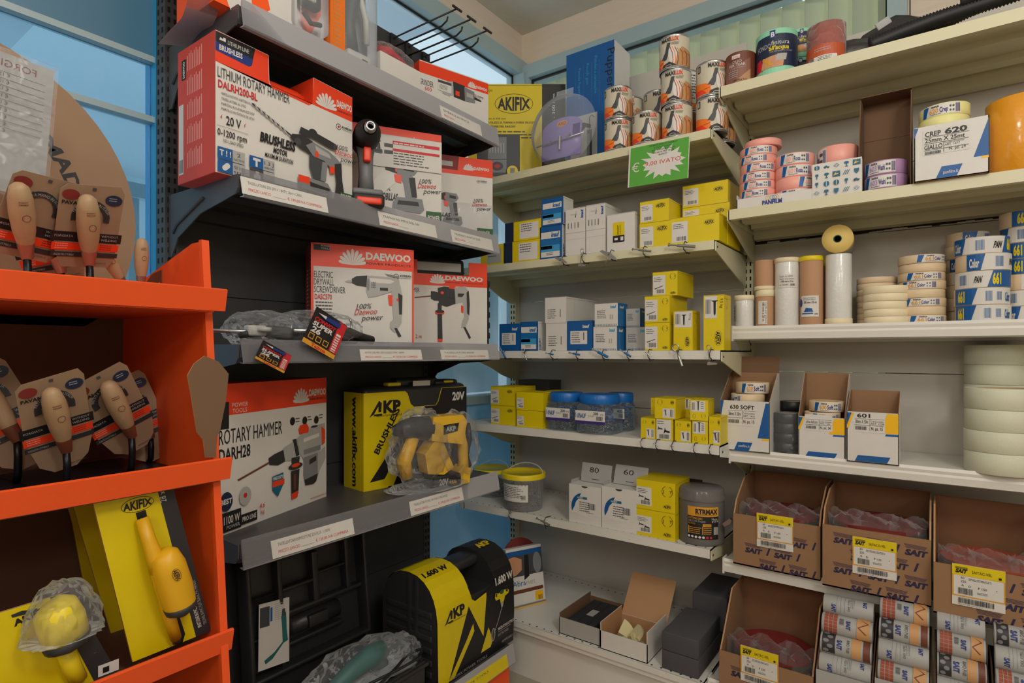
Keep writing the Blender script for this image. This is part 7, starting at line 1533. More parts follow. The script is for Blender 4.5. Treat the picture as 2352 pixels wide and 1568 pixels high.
# --- shelf 4
z = ZCs[4] + .0005
def pr_bh(Fc):
    c = Fc('front'); W_, Hh = .398, .345; c.rect(0, Hh * .79, W_, Hh * .21, 'dorange'); c.rect(0, Hh * .70, W_ * .085, Hh * .18, 'ink'); c.text('POWER', W_ * .11, Hh * .84, .010, 'white'); c.text('TOOLS', W_ * .11, Hh * .80, .010, 'white'); daewoo(c, W_ * .66, Hh * .81, .042, W_ * .33)
    c.text('ROTARY HAMMER', -.0 + W_ * .01, Hh * .60, .034, 'ink', w=W_ * .52); c.text('DARH28', W_ * .01, Hh * .49, .028, 'ink', w=W_ * .24, bold=.02)
    for k in range(3): c.ell(W_ * (.63 + k * .125), Hh * (.68 - k * .01), .010, .011, 'ink'); c.greek(W_ * (.66 + k * .125), Hh * .69, .018, 2, .008, 'dgrey', k)
    o = c.push(W_ * .15, Hh * .13, 0, W_ * .84, .172); gun(c, 0, 0, 1, 'bighammer'); c.pop(o); c.ell(W_ * .055, Hh * .22, .019, .022, 'navy'); c.text('BEST', W_ * .055, Hh * .205, .011, 'white', al='c', bold=.03); c.ell(W_ * .20, Hh * .22, .019, .022, 'lgrey'); c.ell(W_ * .20, Hh * .225, .006, .006, 'red')
    c.poly([(W_ * .43, Hh * .30), (W_ * .53, Hh * .31), (W_ * .53, Hh * .22), (W_ * .48, Hh * .14), (W_ * .43, Hh * .20)], 'teal'); c.rect(W_ * .43, Hh * .22, W_ * .11, Hh * .04, 'dorange'); c.text('HARD DUTY', W_ * .435, Hh * .27, .008, 'white', w=W_ * .09, bold=.03)
    c.rect(W_ * .02, Hh * .02, W_ * .145, Hh * .13, 'ink'); c.text('1100 W', W_ * .035, Hh * .07, .018, 'white', w=W_ * .12, bold=.01); c.text('POWER', W_ * .055, Hh * .035, .008, 'lgrey'); c.rect(W_ * .165, Hh * .03, W_ * .13, Hh * .07, 'ink'); c.text('PRO LINE', W_ * .175, Hh * .05, .011, 'white', w=W_ * .11, bold=.01); c.text('4.6', W_ * .315, Hh * .10, .012, 'red', w=.018); c.text('kg', W_ * .325, Hh * .06, .010, 'red'); c.text('www.daewoopowerproducts.com', W_ * .80, Hh * .03, .006, 'red', w=W_ * .18)
t, w, rz = cbox('power_tool_carton', 'big white and red ROTARY HAMMER carton on the fourth black shelf', 'box', (-1.309, .669), (-1.43, 1.048), z, .345, .105, 'paper', {'l': 'dorange', 't': 'dorange', 'r': 'paper'}, pr_bh, group=G2)
mat('case_black', hexc('2c2c2e'), .38, bump=.15, bscale=400)
def akp(c, x, y, s, sub=True):
    """AKP letters with the broken A"""
    c.poly([(x, y), (x + s * .28, y + s * .40), (x + s * .36, y + s * .40 - s * .06), (x + s * .34, y + s * .12), (x + s * .26, y + s * .12), (x + s * .26, y + s * .26), (x + s * .13, y + s * .07)], 'ink'); c.poly([(x + s * .14, y + s * .07), (x + s * .36, y + s * .08), (x + s * .37, y + s * .03), (x + s * .12, y + s * .03)], 'ink')
    c.text('KP', x + s * .40, y + s * .10, s * .28, 'ink', w=s * .52, bold=.05)
    if sub: c.text('AKIFIX POWER TOOLS', x + s * .2, y + s * .0, s * .05, 'ink', w=s * .75)
def bigA(c, x, y, s):
    c.poly([(x, y), (x + s * .20, y), (x + s * .78, y + s * .86), (x + s * .72, y + s * 1.05)], 'ink'); c.poly([(x + s * .72, y + s * 1.05), (x + s * .84, y + s * .70), (x + s * 1.1, y + s * .20), (x + s * .90, y + s * .28), (x + s * .70, y + s * .64)], 'ink')
L_, R_ = (-1.384, 1.147), (-1.33, 1.555); w = math.hypot(R_[0] - L_[0], R_[1] - L_[1]); rz = math.atan2(R_[1] - L_[1], R_[0] - L_[0]); h = .295
t = thing('power_tool_case', 'black tool case in a yellow BRUSHLESS 20V sleeve, fourth black shelf', 'case', ((L_[0] + R_[0]) / 2, (L_[1] + R_[1]) / 2, z), rz)
m = MB(); m.rbox(-w / 2 + .002, w / 2 + .004, .004, .108, 0.002, .312, .018, 'case_black'); m.rbox(-w / 2 + .14, w / 2 - .10, .03, .08, .29, .335, .012, 'case_black'); m.rbox(w / 2 - .12, w / 2 - .02, .02, .09, .30, .325, .01, 'case_black'); m.build('case_body', t)
for k, (a_, b_) in enumerate(((.10, .15), (.325, .37))): m = MB(); m.rbox(-w / 2 + a_, -w / 2 + b_, .02, .05, .310, .322, .004, 'lid_yellow'); m.build('latch', t)
m = MB(); m.box(-w / 2 + .19, -w / 2 + .26, .012, .014, .296, .325, 'paper'); m.build('paper_scrap', t)
m = MB(); pts = [(0, 0), (w, 0), (w, h + .004), (.30, h + .004), (.285, h - .04), (.275, h - .052), (.185, h - .052), (.172, h - .042), (.160, h - .008), (.150, h), (0, h)]
m.prism([(a - w / 2, b) for a, b in pts], (0, .003, 0), 'yellow'); m.box(-w / 2 - .001, -w / 2, 0, .112, 0, h, 'yellow'); c = face(m, 'front', -w / 2, w / 2, 0, .1, 0, h); c.k = 2
c.poly([(.215, h - .053), (.275, h - .053), (.286, h - .04), (.301, h + .003), (w, h + .003), (w, 0), (.085, 0)], 'ink'); c.poly([(.185, h - .053), (.228, h - .053), (.205, h - .10), (.105, .003), (.085, .003)], 'yellow'); akp(c, .018, h - .075, .125); c.poly([(.02, .025), (.072, .028), (.195, .20), (.185, .225)], 'ink'); c.poly([(.10, .055), (.165, .15), (.16, .11), (.13, .07)], 'yellow')
c.text('BRUSHLESS', .050, .105, .019, 'ink', w=.155, rot=59, bold=.035); c.text('AKIFIX POWER TOOLS', .105, .028, .013, 'white', w=.16, shear=.1); c.text('20V', .345, h - .040, .026, 'white', w=.056, bold=.04)
s_ = face(m, 'left', -w / 2 - .001, w / 2, 0, .112, 0, h); s_.k = 2; s_.text('www.akifix.com', .050, h - .012, .026, 'ink', w=h * .93, rot=-90, bold=.035); m.build('sleeve', t)
# yellow hammer drill in a clear bag
t = thing('hammer_drill', 'yellow and black cordless hammer drill wrapped in clear film, fourth black shelf', 'power tool', (-1.262, 1.30, z), math.radians(72))
m = MB(); m.rbox(-.005, .095, -.035, .035, .0, .042, .008, 'tool_black'); c = face(m, 'front', -.005, .095, -.0355, 0, 0, .042); c.text('20V', .02, .012, .018, 'lgrey', w=.032, bold=.04); c.text('4.0Ah', .056, .012, .010, 'yel2', w=.025); m.build('battery', t)
m = MB(); m.hull([(a, y_, b) for a, b in ((-.02, .05), (.035, .042), (.07, .06), (.03, .14), (.02, .17), (-.03, .11)) for y_ in (-.03, .03)], 'tool_yellow'); m.hull([(a, y_, b) for a, b in ((-.01, .15), (.10, .13), (.115, .20), (.10, .222), (-.005, .222)) for y_ in (-.035, .035)], 'tool_yellow'); m.hull([(a, y_, b) for a, b in ((.085, .0), (.13, .005), (.135, .05), (.108, .06), (.085, .04)) for y_ in (-.025, .025)], 'tool_yellow')
m.tube([(.10, 0, .16), (.118, 0, .12), (.122, 0, .07), (.118, 0, .04)], [.024, .018, .017, .020], 'tool_yellow', 12); c = Canvas(m, (.03, -.0352, .165), (1, 0, 0), (0, 0, 1), (0, -1, 0)); c.k = 3; c.poly([(0, 0), (.05, .008), (.055, .034), (.0, .030)], 'ink'); c.text('AKP', .008, .010, .014, 'lgrey', w=.035, bold=.04); m.build('body', t)
m = MB(); m.tube([(-.0, 0, .185), (-.05, 0, .19), (-.09, 0, .188), (-.118, 0, .185)], [.038, .036, .026, .015], 'tool_black', 16); m.tube([(.135, -.004, .19), (.142, -.004, .14), (.130, -.004, .09), (.142, -.004, .05)], .009, 'tool_black', 8); m.build('chuck', t)
m = MB(); m.tube([(-.05, 0, .17), (-.085, 0, .09), (-.075, 0, .04)], [.018, .022, .018], 'yel2', 12); m.build('side_handle', t); m = MB(); m.rbox(.078, .095, -.01, .01, .105, .145, .004, 'tool_black'); m.build('trigger', t); m = MB(); m.tube([(-.07, -.01, .226), (.02, -.01, .224)], .0035, 'steel', 8); m.build('drill_bit', t)
m = MB(); blob(m, (-.03, 0, .125), (.105, .055, .118), 'crinkled_film', 21, .30); blob(m, (.09, 0, .12), (.085, .05, .112), 'thin_film', 22, .26); blob(m, (-.02, -.02, .012), (.13, .05, .018), 'crinkled_film', 23, .2); m.build('wrap', t)
# --- shelf 5 : open case with heat gun, mixer case
z = ZCs[5] + .0005
t = thing('open_tool_case', 'open black moulded tool case with upright lid on the bottom black shelf', 'case', (-1.30, 1.01, z), RZC); w = .39
m = MB(); m.box(-w / 2, w / 2, -.115, .15, 0, .006, 'case_black')
for a_ in ((-w / 2, w / 2, -.12, -.108, 0, .105), (-w / 2, w / 2, .142, .154, 0, .115), (-w / 2, -w / 2 + .012, -.12, .154, 0, .105), (w / 2 - .012, w / 2, -.12, .154, 0, .105)): m.rbox(*a_, .004, 'case_black')
m.rbox(-w / 2 - .006, w / 2 + .006, -.126, -.114, .088, .100, .004, 'case_black'); m.build('case_base', t)
m = MB(); q = .035; m.box(-w / 2, w / 2, .010, .016, 0, .31, 'case_black')
for a_ in ((-w / 2, w / 2, -q, .016, 0, .012), (-w / 2, w / 2, -q, .016, .298, .31), (-w / 2, -w / 2 + .012, -q, .016, 0, .31), (w / 2 - .012, w / 2, -q, .016, 0, .31)): m.rbox(*a_, .005, 'case_black')
for a_ in ((-.10, -.085, -.02, .012, .01, .30), (-.085, .18, -.02, .012, .140, .152), (-.085, .11, -.016, .012, .055, .066), (-.085, .02, -.018, .012, .205, .216), (.01, .03, -.02, .012, .15, .29), (.125, .14, -.02, .012, .15, .30), (.03, .13, -.014, .012, .22, .228), (-.18, -.105, -.012, .012, .205, .212), (-.18, -.105, -.012, .012, .10, .107)): m.rbox(*a_, .004, 'case_black')
m.T = Matrix.Translation((.02, .006, .10)) @ Matrix.Rotation(PI / 2, 4, 'Y'); m.lathe([(.0, -.085), (.024, -.08), (.026, .08), (0, .088)], 'case_black', 20); m.T = Matrix.Identity(4)
m.rbox(-.015, .05, -.028, -.01, .085, .118, .004, 'case_black'); m.build('lid', t, loc=(0, .150, .118), rot=(math.radians(-6), 0, 0))
t2 = thing('instruction_leaflet', 'white leaflet with green heat gun drawing in the open case lid', 'leaflet', (-1.425, .88, z + .150), RZC); t2.rotation_euler = (math.radians(-9), math.radians(6), RZC); m = MB(); m.box(-.045, .045, 0, .001, 0, .165, 'paper'); c = Canvas(m, (-.045, 0, 0), (1, 0, 0), (0, 0, 1), (0, -1, 0)); c.k = 2
c.rect(.003, .105, .028, .05, 'dgrey'); c.rect(.033, .115, .006, .035, 'blue'); c.greek(.045, .155, .038, 9, .005, 'lgrey'); c.poly([(.065, .12), (.080, .13), (.082, .085), (.086, .055), (.070, .05), (.068, .09)], 'tool_teal'); c.poly([(.070, .055), (.084, .062), (.04, .02), (.02, .012), (.016, .022), (.045, .035)], 'tool_teal'); c.poly([(.066, .12), (.078, .12), (.076, .14), (.068, .138)], 'dgrey'); m.build('sheet', t2)
t2 = thing('heat_gun', 'teal heat gun in a crumpled clear bag lying in the open case', 'power tool', (-1.26, 1.04, z + .095), RZC); m = MB(); m.tube([(-.13, .0, .01), (-.06, 0, .035), (.02, 0, .055), (.07, 0, .055)], [.014, .022, .030, .026], 'tool_teal', 14); m.tube([(.02, 0, .05), (.05, .01, .02), (.09, .02, .0)], .018, 'tool_teal', 12); m.build('body', t2)
m = MB(); m.tube([(-.125, 0, .008), (-.165, 0, -.002)], [.018, .015], 'steel', 14); m.build('nozzle', t2)
m = MB(); m.tube([(.02 + .135 * math.cos(a) * (1 + .1 * math.sin(a * 5)), -.078 + .020 * math.sin(a * 2 + .6), .030 + .012 * abs(math.sin(a * 1.5))) for a in [k * .14 for k in range(90)]], .004, 'rubber_black', 8); m.build('power_cable', t2)
m = MB(); blob(m, (-.01, .0, .035), (.175, .075, .062), 'thin_film', 31, .25); blob(m, (.11, -.01, .02), (.075, .06, .06), 'crinkled_film', 35, .3); m.build('wrap', t2)
# mixer case
w = .378; dp = .235; t = thing('power_tool_case', 'rounded black mixer case in a yellow and black 1.600 W sleeve', 'case', (-1.172, 1.238 + w / 2, z), RZC)
pf = [(.0, .0), (-.004, .10), (-.002, .20), (.004, .235), (.014, .262), (.030, .286), (.052, .305), (.080, .318), (.115, .323), (.15, .320), (.185, .306), (.210, .284), (.226, .258), (dp, .22), (dp, 0)]
def seg(m, x0, x1, sc=1.0, drop=0, c='case_black', inset=0):
    P2 = [(a + inset * (1 if a < .1 else -1), min(b, .322 - drop)) for a, b in pf]; m.prism(P2, (x1 - x0, 0, 0), c, O=(x0, 0, 0), U=(0, 1, 0), V=(0, 0, 1))
m = MB(); seg(m, -w / 2, -w / 2 + .150, inset=.004); seg(m, -w / 2 + .150, w / 2 - .105, drop=.10, inset=.006); seg(m, w / 2 - .105, w / 2, inset=.004)
for k in range(6): m.rbox(-w / 2 - .004, -w / 2 + .004, .02, .21, .03 + k * .035, .048 + k * .035, .003, 'case_black')
for dy in (.075, .105): m.prism([(dy, 0), (dy + .01, 0), (dy + .01, .315), (dy, .315)], (-.006, 0, 0), 'case_black', O=(-w / 2, 0, 0), U=(0, 1, 0))
m.build('case_body', t)
m = MB(); m.rbox(-w / 2 + .14, w / 2 - .10, .07, .145, .275, .312, .014, 'case_black'); m.tube([(-w / 2 + .14, .105, .295), (w / 2 - .095, .105, .295)], .012, 'case_black', 14); m.build('handle', t)
m = MB(); c = Canvas(m, (-w / 2, 0, 0), (1, 0, 0), (0, 0, 1), (0, -1, 0)).prof(pf); Lt = c.L[-4]
x1 = .150; x2 = w - .105
c.poly([(.0, 0), (w, 0), (w, Lt), (x2, Lt), (x2, .235), (x2 - .012, .222), (x1 + .022, .205), (x1 + .008, .215), (x1, .25), (x1 - .01, Lt), (.0, Lt)], 'ink')
c.poly([(0, 0.0), (.04, 0), (.14, .20), (.21, .08), (.230, .213), (x1 + .022, .205), (x1 + .008, .215), (x1, .25), (x1 - .01, Lt), (.0, Lt)], 'yellow'); bigA(c, .03, .005, .155); c.poly([(.05, .006), (.075, .006), (.165, .115), (.16, .14)], 'yellow'); akp(c, .030, .178, .100); c.poly([(.20, .03), (.235, .10), (.26, .05), (.25, .03)], 'yellow')
c.text('1.600 W', .015, .335, .018, 'ink', w=.105, bold=.05); c.text('1.600 W', w - .098, .218, .022, 'white', w=.095, bold=.04); c.text('AKP', w - .080, .36, .026, 'yellow', w=.068, bold=.06)
gun(c, w - .112, .115, .085, 'mixer'); c.line([(w - .070, .142), (w - .112, .070)], .003, 'lgrey'); c.ring(w - .118, .066, .011, .022, .0025, 'lgrey', 14); c.ring(w - .118, .066, .005, .022, .002, 'lgrey', 14)
c.text('MISCELATORE ELETTRICO', w - .092, .070, .009, 'white', w=.088, bold=.02); c.rect(w - .092, .064, .07, .0008, 'white'); c.text('ELECTRIC MIXER', w - .092, .050, .008, 'lgrey', w=.058); c.text('AKMPE1600LS', w - .07, .02, .008, 'lgrey', w=.06); c.text('AKIFIX POWER TOOLS', .06, .006, .009, 'lgrey', w=.17)
m.build('sleeve', t)
# ================================================================== orange cardboard display at left
XD = -.945; YR = .478; XR = -1.30
mat('card_orange', hexc('ee561d'), .45, var=.03); mat('card_brown', hexc('6b4a37'), .85, var=.08); mat('card_tan', hexc('957a60'), .75, var=.05); mat('trowel_wood', hexc('a98b69'), .5, var=.12, scale=20, stretch=(6, 6, 1)); mat('ferrule', hexc('a9a9a5'), .3, .9); mat('neck_black', hexc('15181f'), .35, .5); mat('blade_dark', hexc('2a2a33'), .35, .6, var=.2, scale=15)
t = thing('cardboard_display', 'tall orange cardboard floor display with three shelves of trowels', 'display stand', (-1.12, .05, 0)); o_ = Vector((-1.12, .05, 0))
def dm(): m = MB(); m.T = Matrix.Translation(-o_); return m
YL = -.30
m = dm(); pl = [(-.905, 0), (-.915, .60), (-.985, 1.335), (-1.02, 1.335), (-1.30, 1.265), (-1.32, 0)]
hole = None
m.prism(pl, (0, .006, 0), 'card_orange', O=(0, YR, 0), U=(1, 0, 0), V=(0, 0, 1)); m.prism([(-1.255, 1.245), (-1.17, 1.295), (-1.13, 1.30), (-1.13, 1.2255), (-1.27, 1.2255)], (0, -.0012, 0), 'dwood', O=(0, YR, 0), U=(1, 0, 0), V=(0, 0, 1)); m.build('side_panel', t)
m = dm(); m.prism(pl, (0, .006, 0), 'card_orange', O=(0, YL, 0), U=(1, 0, 0), V=(0, 0, 1)); m.build('side_panel', t)
m = dm(); m.prism([(-.990, 1.337), (-.920, .60), (-.910, 0), (-.900, 0), (-.910, .60), (-.980, 1.337)], (0, .012, 0), 'card_orange', O=(0, YR - .003, 0), U=(1, 0, 0), V=(0, 0, 1)); m.build('edge_trim', t)
m = dm(); m.box(XR - .006, XR, YL, YR, 0, 1.235, 'card_brown'); m.build('back_panel', t)
for zz, xf in ((1.222, -.945), (.950, -.930), (.675, -.925), (.40, -.915), (.12, -.91)):
    m = dm(); m.box(XR, xf, YL, YR, zz - .006, zz, 'card_brown' if zz < 1.2 else 'card_orange'); m.build('shelf', t)
    m = dm(); m.prism([(xf - .004, zz - .004), (xf + .004, zz - .004), (xf + .012, zz + .030), (xf + .008, zz + .032), (xf + .002, zz + .030)], (0, YR + .016 - YL, 0), 'card_orange', O=(0, YL, 0), U=(1, 0, 0), V=(0, 0, 1)); m.build('shelf_lip', t)
P_ = [onX(a, b, -.94) for a, b in ((468, 817), (500, 830), (523, 858), (517, 920), (503, 990), (496, 1002), (494, 1050), (470, 1050), (465, 1010), (451, 993), (436, 900), (429, 862), (444, 835))]
m = dm(); m.prism([(p.y, p.z) for p in P_], (-.003, 0, 0), 'kraftd', O=(-.937, 0, 0), U=(0, 1, 0), V=(0, 0, 1), side='tanp'); m.build('folded_flap', t)
# round header
yc, zc, R = .205, 1.40, .295; m = dm(); n = 56
m.prism([(yc + R * math.cos(2 * PI * i / n), max(zc + R * math.sin(2 * PI * i / n), 1.20)) for i in range(n)], (-.004, 0, 0), 'card_tan', O=(XR, 0, 0), U=(0, 1, 0), V=(0, 0, 1))
c = Canvas(m, (XR, 0, 0), (0, 1, 0), (0, 0, 1), (1, 0, 0)); c.k = 3; o = c.push(yc, zc, -92); c.text('MADE IN ITALY', 0, .19, .022, 'ink', w=.30, al='c', bold=.035, arc=.19); c.pop(o)
c.text('PAVAN', yc - .165, 1.372, .045, 'ink', w=.20, rot=-16, bold=.06); m.build('header_disc', t)
# plastic sleeve with price list, seen from the back (mirror writing)
p0, p1, p2 = onX(134, 158, -1.10), onX(130, 475, -1.10), onX(0, 120, -1.10)
t = thing('price_list', 'white price list in a clear plastic sleeve hanging before the round header', 'paper', (-1.10, p0.y, p0.z)); t.rotation_euler = (math.radians(-4), 0, 0); W_ = .215; Hh = p0.z - p1.z
m = MB(); m.box(-.0006, 0, -W_, -.004, -Hh + .006, -.006, 'lgrey'); c = Canvas(m, (0, -W_, -Hh), (0, 1, 0), (0, 0, 1), (1, 0, 0)); c.k = 2; o = c.push(W_ * .88, 0, 0, sx=-1)
c.text('FORGIATE PAVAN', 0, Hh * .88, .010, 'dred', w=.12)
for k in range(9): c.rect(-.012, Hh * (.84 - k * .048), .18, .0006, 'dgrey'); c.text('€ 10,00 CAD.' if k % 2 else '€ 12,00 CAD.', .03, Hh * (.81 - k * .048), .005, 'dgrey', w=.036)
c.pop(o); m.build('sheet', t); m = MB(); m.box(.0025, .0032, -W_ - .004, 0, -Hh, 0, 'thin_film'); m.build('sleeve', t)
def trowel(label, base, ang, lean, s=1.0, card=True, blade=True, ferr='ferrule', turn=0, cardrot=0, up=.05, cb=-.052):
    """hand trowel: base is where the neck meets the blade; handle runs up, tilted in the display plane by ang"""
    t = thing('hand_trowel', label, 'trowel', base, RZC + math.radians(turn), 'wooden handled trowels on kraft cards')
    A_ = Matrix.Rotation(math.radians(ang), 4, 'Y'); Lm = Matrix.Rotation(math.radians(lean), 4, 'X'); T_ = Matrix.Translation((0, 0, up)) @ A_ @ Lm @ Matrix.Scale(s, 4)
    m = MB(); m.T = T_; m.lathe([(.0095, .012), (.0115, .022), (.0155, .045), (.0175, .075), (.0165, .100), (.0125, .118), (.006, .124), (0, .125)], 'trowel_wood', 20); c = wrap(m, .0176, (0, 0, 0)); c.ring(0, .072, .006, .006, .0008, 'dwood', 12); c.greek(-.008, .098, .016, 2, .004, 'dwood'); m.build('handle', t)
    m = MB(); m.T = T_; m.lathe([(.0085, -.004), (.009, .0), (.0115, .016), (.012, .024)], ferr, 20); m.build('ferrule', t)
    e = T_ @ Vector((0, 0, 0)); m = MB(); m.tube([tuple(e), (e.x * .7, e.y - .004, e.z * .62), (0, -.002, up * .25), (0, .006, .003)], .0058 * s, 'neck_black', 10); m.build('neck', t)
    if blade:
        m = MB(); m.prism([(-.075, -.03), (.075, -.03), (.05, .17), (-.05, .17)], (0, 0, .0016), 'blade_dark', O=(0, 0, 0), U=(1, 0, 0), V=(0, 1, 0)); c = Canvas(m, (0, 0, .0016), (1, 0, 0), (0, 1, 0), (0, 0, 1)); c.k = 2; c.ring(.0, .03 - .045, .012, .007, .0008, 'lgrey', 14); m.build('blade', t)
    if card:
        K = T_ @ Matrix.Translation((0, .020, 0)) @ Matrix.Rotation(math.radians(cardrot), 4, 'Y'); m = MB(); m.T = K; w = .098
        m.prism([(-w * .36, max(cb, -.034)), (-w * .15, cb), (w * .2, cb), (w * .40, max(cb, -.034)), (w * .5, .0), (w * .5, .125), (w * .42, .138), (-w * .40, .132), (-w * .5, .122), (-w * .5, .02)], (0, .0012, 0), 'card_tan')
        c = Canvas(m, (0, 0, 0), (1, 0, 0), (0, 0, 1), (0, -1, 0)); c.k = 3; c.rect(-w * .56, .030, w * 1.12, .018, 'ink'); c.text('FORGIATA', -w * .5, .038, .004, 'lgrey'); c.text('WITHOUT', w * .22, .041, .004, 'lgrey'); c.text('WELDING', w * .22, .034, .004, 'lgrey')
        c.rect(-w * .53, .014, w * 1.06, .014, 'dorange'); c.greek(-w * .48, .025, w * .25, 3, .004, 'pink'); c.greek(w * .22, .025, w * .25, 3, .004, 'dred'); c.rect(-w * .53, .002, w * 1.06, .009, 'kblk'); c.text('INDISTRUTTIBILE', -w * .48, .004, .0035, 'lgrey', w=w * .3)
        c.ell(-w * .34, .115, w * .13, .009, 'dred'); c.text('PAVAN', -w * .46, .098, .006, 'ink', w=w * .30, bold=.03); c.ell(w * .33, .112, w * .14, .010, 'navy'); c.greek(w * .25, .115, w * .16, 2, .004, 'lgrey'); c.rect(-.003, .126, .006, .005, 'dgrey')
        q = [(.030 * math.cos(math.radians(a)), .075 + .034 * math.sin(math.radians(a))) for a in range(-10, 191, 20)]; qi = [(.020 * math.cos(math.radians(a)), .075 + .024 * math.sin(math.radians(a))) for a in range(190, -11, -20)]; c.poly(q + qi, 'kblk'); c.text('FATTO A MANO IN ITALIA', 0, .100, .005, 'lgrey', al='c', w=.062, arc=.028)
        c.text('www.pavan.it', w * .05, cb + .008, .004, 'dgrey', w=.03); m.build('cardboard_tag', t)
    return t
mk = lambda px, py, X: tuple(onX(px, py, X))
zz = 1.2225
def tb(px, X, z_): p = onX(px, 800, X); return (X, p.y, z_)
trowel('trowel at far left of the top display shelf, pale handle', tb(62, -1.05, zz), -14, 30, .86, cardrot=22, up=.066, blade=False, cb=-.012)
trowel('trowel with red banded kraft card in middle of the top display shelf', tb(205, -1.05, zz), -12, 30, .86, cardrot=8, up=.066, blade=False, cb=-.018)
trowel('trowel behind, its card partly hidden, top display shelf', tb(140, -1.14, zz), -20, 10, .85, cardrot=0, up=.06, blade=False, cb=-.025)
trowel('small trowel handle leaning left without card, top display shelf', tb(285, -1.10, zz), -32, 10, .62, card=False, up=.040, blade=False)
trowel('small upright trowel handle without card beside the orange side panel', tb(324, -1.08, zz), -3, 10, .62, card=False, up=.042, blade=False)
trowel('smallest trowel handle lying low at the right of the top display shelf', tb(372, -1.10, zz), -115, 0, .62, card=False, up=.022, blade=False) if False else trowel('smallest trowel handle tipped over at the right of the top display shelf', tb(335, -1.14, zz), 58, 0, .62, card=False, up=.030, blade=False)
zz = .9505
trowel('trowel with wide kraft card, left of the pair on the middle display shelf', tb(152, -1.03, zz), -18, 22, .84, ferr='dwood', cardrot=4, up=.058)
trowel('trowel with kraft card tilted left, right of the pair on the middle display shelf', tb(302, -1.06, zz), -26, 22, .86, ferr='dwood', cardrot=-2, up=.066, turn=-6)
trowel('trowel half hidden behind the right one, middle display shelf', tb(345, -1.13, zz), -20, -8, .85, ferr='dwood', up=.05, blade=False)
trowel('dark trowel at far left edge of the middle display shelf', tb(40, -1.12, zz), -25, -8, .9, ferr='dwood', up=.07, blade=False)
m = MB(); m.box(-.13, .12, -.10, .085, 0, .0025, 'blade_dark'); c = Canvas(m, (.12, -.1, .0025), (0, 1, 0), (-1, 0, 0), (0, 0, 1)); c.k = 2; c.ring(.10, .035, .022, .010, .001, 'lgrey', 20); c.text('20', .06, .055, .012, 'lgrey')
o = m.build('flat_steel_trowel', None, loc=(-1.10, .375, .951), rot=(0, 0, .08)); tag(o, 'dark steel trowel blade lying flat beside the orange side panel', 'trowel')
# yellow trowel packs, bottom compartment
def yquad(name, label, cat, pts, X, col, black=None, extra=None, group=None, lean=.0, th=.004):
    P_ = [onX(a, b, X) for a, b in pts]; o0 = P_[0].copy(); t = thing(name, label, cat, tuple(o0), 0, group); m = MB()
    m.prism([((p - o0).y, (p - o0).z) for p in P_], (-th, 0, 0), col, O=(0, 0, 0), U=(0, 1, 0), V=(0, 0, 1), side='tanp'); c = Canvas(m, (0, -o0.y, -o0.z), (0, 1, 0), (0, 0, 1), (1, 0, 0)); c.k = 2
    if black: c.poly([(onX(a, b, X).y, onX(a, b, X).z) for a, b in black], 'kblk')
    if extra: extra(c, lambda a, b: ((onX(a, b, X)).y, onX(a, b, X).z))
    m.build('card', t); return t, o0
GY = 'yellow cards standing behind the trowel pack'
yquad('trowel_pack', 'rearmost yellow card, narrow strip left of the others', 'card', [(146, 1130), (236, 1130), (250, 1360), (198, 1372), (166, 1200)], -1.285, 'yellow', group=GY)
yquad('trowel_pack', 'middle yellow card between the rear strip and the main trowel pack', 'card', [(165, 1150), (260, 1120), (330, 1440), (256, 1457)], -1.13, 'yellow', group=GY)
def ex1(c, q):
    x, y = q(316, 1158); o = c.push(x, y, 4); c.ring(0, 0, .022, .011, .0008, 'ink', 24); aktext(c, 0, 0, .013, .038); c.pop(o)
    c.poly([q(311, 1178), q(334, 1170), q(340, 1195), q(425, 1455), q(418, 1478), q(398, 1480)], 'ink')
    x, y = q(454, 1440); c.text('FRATTONE IN PVC, LAMA PIATTA, MANICO PVC', x + .006, y, .0055, 'white', w=.085, rot=104, bold=.02); c.text('TROWEL IN PVC, FLAT BLADE, PVC HANDLE', x + .014, y + .002, .0050, 'lgrey', w=.078, rot=104); x, y = q(382, 1150); c.text('28 x 12', x, y, .009, 'white', rot=100, w=.03)
t, o0 = yquad('trowel_pack', 'yellow plastering trowel pack with large yellow handle and black edge', 'trowel pack', [(214, 1155), (398, 1120), (485, 1448), (305, 1520)], -.957, 'yellow', black=[(362, 1127), (398, 1120), (485, 1448), (450, 1462)], extra=ex1)
def lp(px, py, X): p = onX(px, py, X); return tuple(p - o0)
mat('handle_yellow', hexc('dca716'), .4)
m = MB(); Xh = -.925
m.tube([lp(326, 1190, -0.948), lp(342, 1240, -0.940), lp(356, 1280, -0.933), lp(364, 1310, -0.933)], [0.0088, 0.0097, 0.0114, 0.0123], 'handle_yellow', 12)
m.tube([lp(358, 1285, -0.938), lp(372, 1350, -0.938), lp(390, 1420, -0.940), lp(404, 1465, -0.948)], [0.0114, 0.0097, 0.0088, 0.0079], 'handle_yellow', 12)
m.tube([lp(372, 1266, Xh), lp(378, 1274, Xh), lp(388, 1300, Xh), lp(402, 1345, Xh), lp(413, 1385, Xh), lp(416, 1392, Xh)], [0.0106, 0.0185, 0.0229, 0.0238, 0.0220, 0.0216], 'handle_yellow', 18)
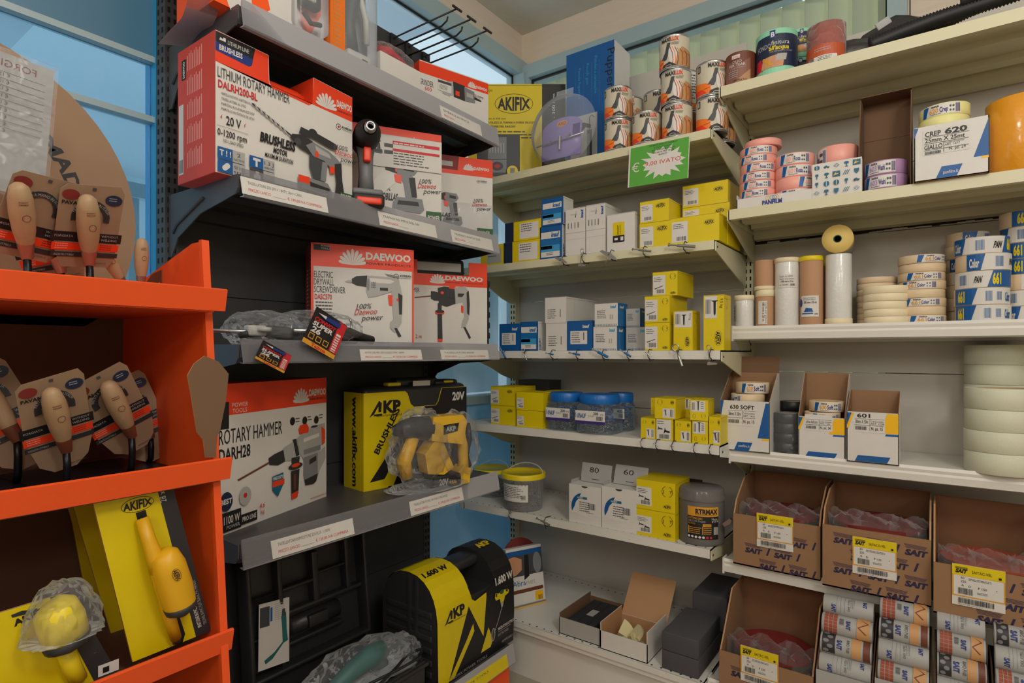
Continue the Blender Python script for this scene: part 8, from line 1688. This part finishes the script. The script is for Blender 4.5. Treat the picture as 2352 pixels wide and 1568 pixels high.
c = Canvas(m, lp(406, 1320, -.9000), (0, 1, 0), (0, 0, 1), (1, 0, 0)); o = c.push(0, 0, -70); c.ring(0, 0, .010, .006, .0006, 'ink', 20); aktext(c, 0, 0, .007, .017); c.pop(o); m.build('handle', t)
m = MB(); m.tube([lp(414, 1386, Xh), lp(417, 1398, Xh), lp(421, 1411, Xh)], [0.0232, 0.0218, 0.0070], 'kblk', 18); m.build('end_cap', t)
m = MB(); m.tube([lp(402, 1460, -0.947), lp(406, 1475, -0.947)], .006, 'steel', 8); m.build('blade_end', t)
def ex2(c, q):
    x, y = q(55, 1432); c.text('AKIFIX', x - .010, y, .008, 'ink', w=.040, rot=12, bold=.05); c.poly([q(25, 1412), q(50, 1402), q(70, 1400), q(86, 1396), q(84, 1402), q(60, 1410), q(28, 1418)], 'kblk'); c.rect(*q(225, 1555), .026, .016, 'paper'); x, y = q(232, 1552); c.rect(x + .002, y + .003, .008, .008, 'ink')
    x, y = q(215, 1500); c.greek(x, y, .004, 1, .002)
t, o0 = yquad('trowel_pack', 'yellow pack at bottom left with film-wrapped yellow handle', 'trowel pack', [(-60, 1425), (160, 1358), (262, 1530), (300, 1600), (-60, 1600)], -.965, 'yellow', black=[(115, 1372), (160, 1358), (262, 1530), (300, 1600), (235, 1600)], extra=ex2)
Xh = -.935
m = MB(); m.tube([lp(118, 1388, Xh), lp(126, 1396, Xh), lp(140, 1425, Xh), lp(152, 1465, Xh)], [0.0158, 0.0246, 0.0273, 0.0264], 'yel2' if False else 'lid_yellow', 18); m.tube([lp(150, 1490, -.950), lp(165, 1530, -.955), lp(180, 1560, -.957)], .011, 'lid_yellow', 10); m.build('handle', t)
m = MB(); m.tube([lp(151, 1462, Xh), lp(156, 1478, Xh), lp(161, 1492, Xh)], [0.0280, 0.0260, 0.0088], 'kblk', 18); m.build('end_cap', t)
m = MB(); p = lp(145, 1460, -.940); blob(m, (p[0], p[1], 0), (.035, .045, .075), 'crinkled_film', 41, .12)
m.v = [(a, b, c_ + p[2]) for a, b, c_ in m.v]; m.build('wrap', t)
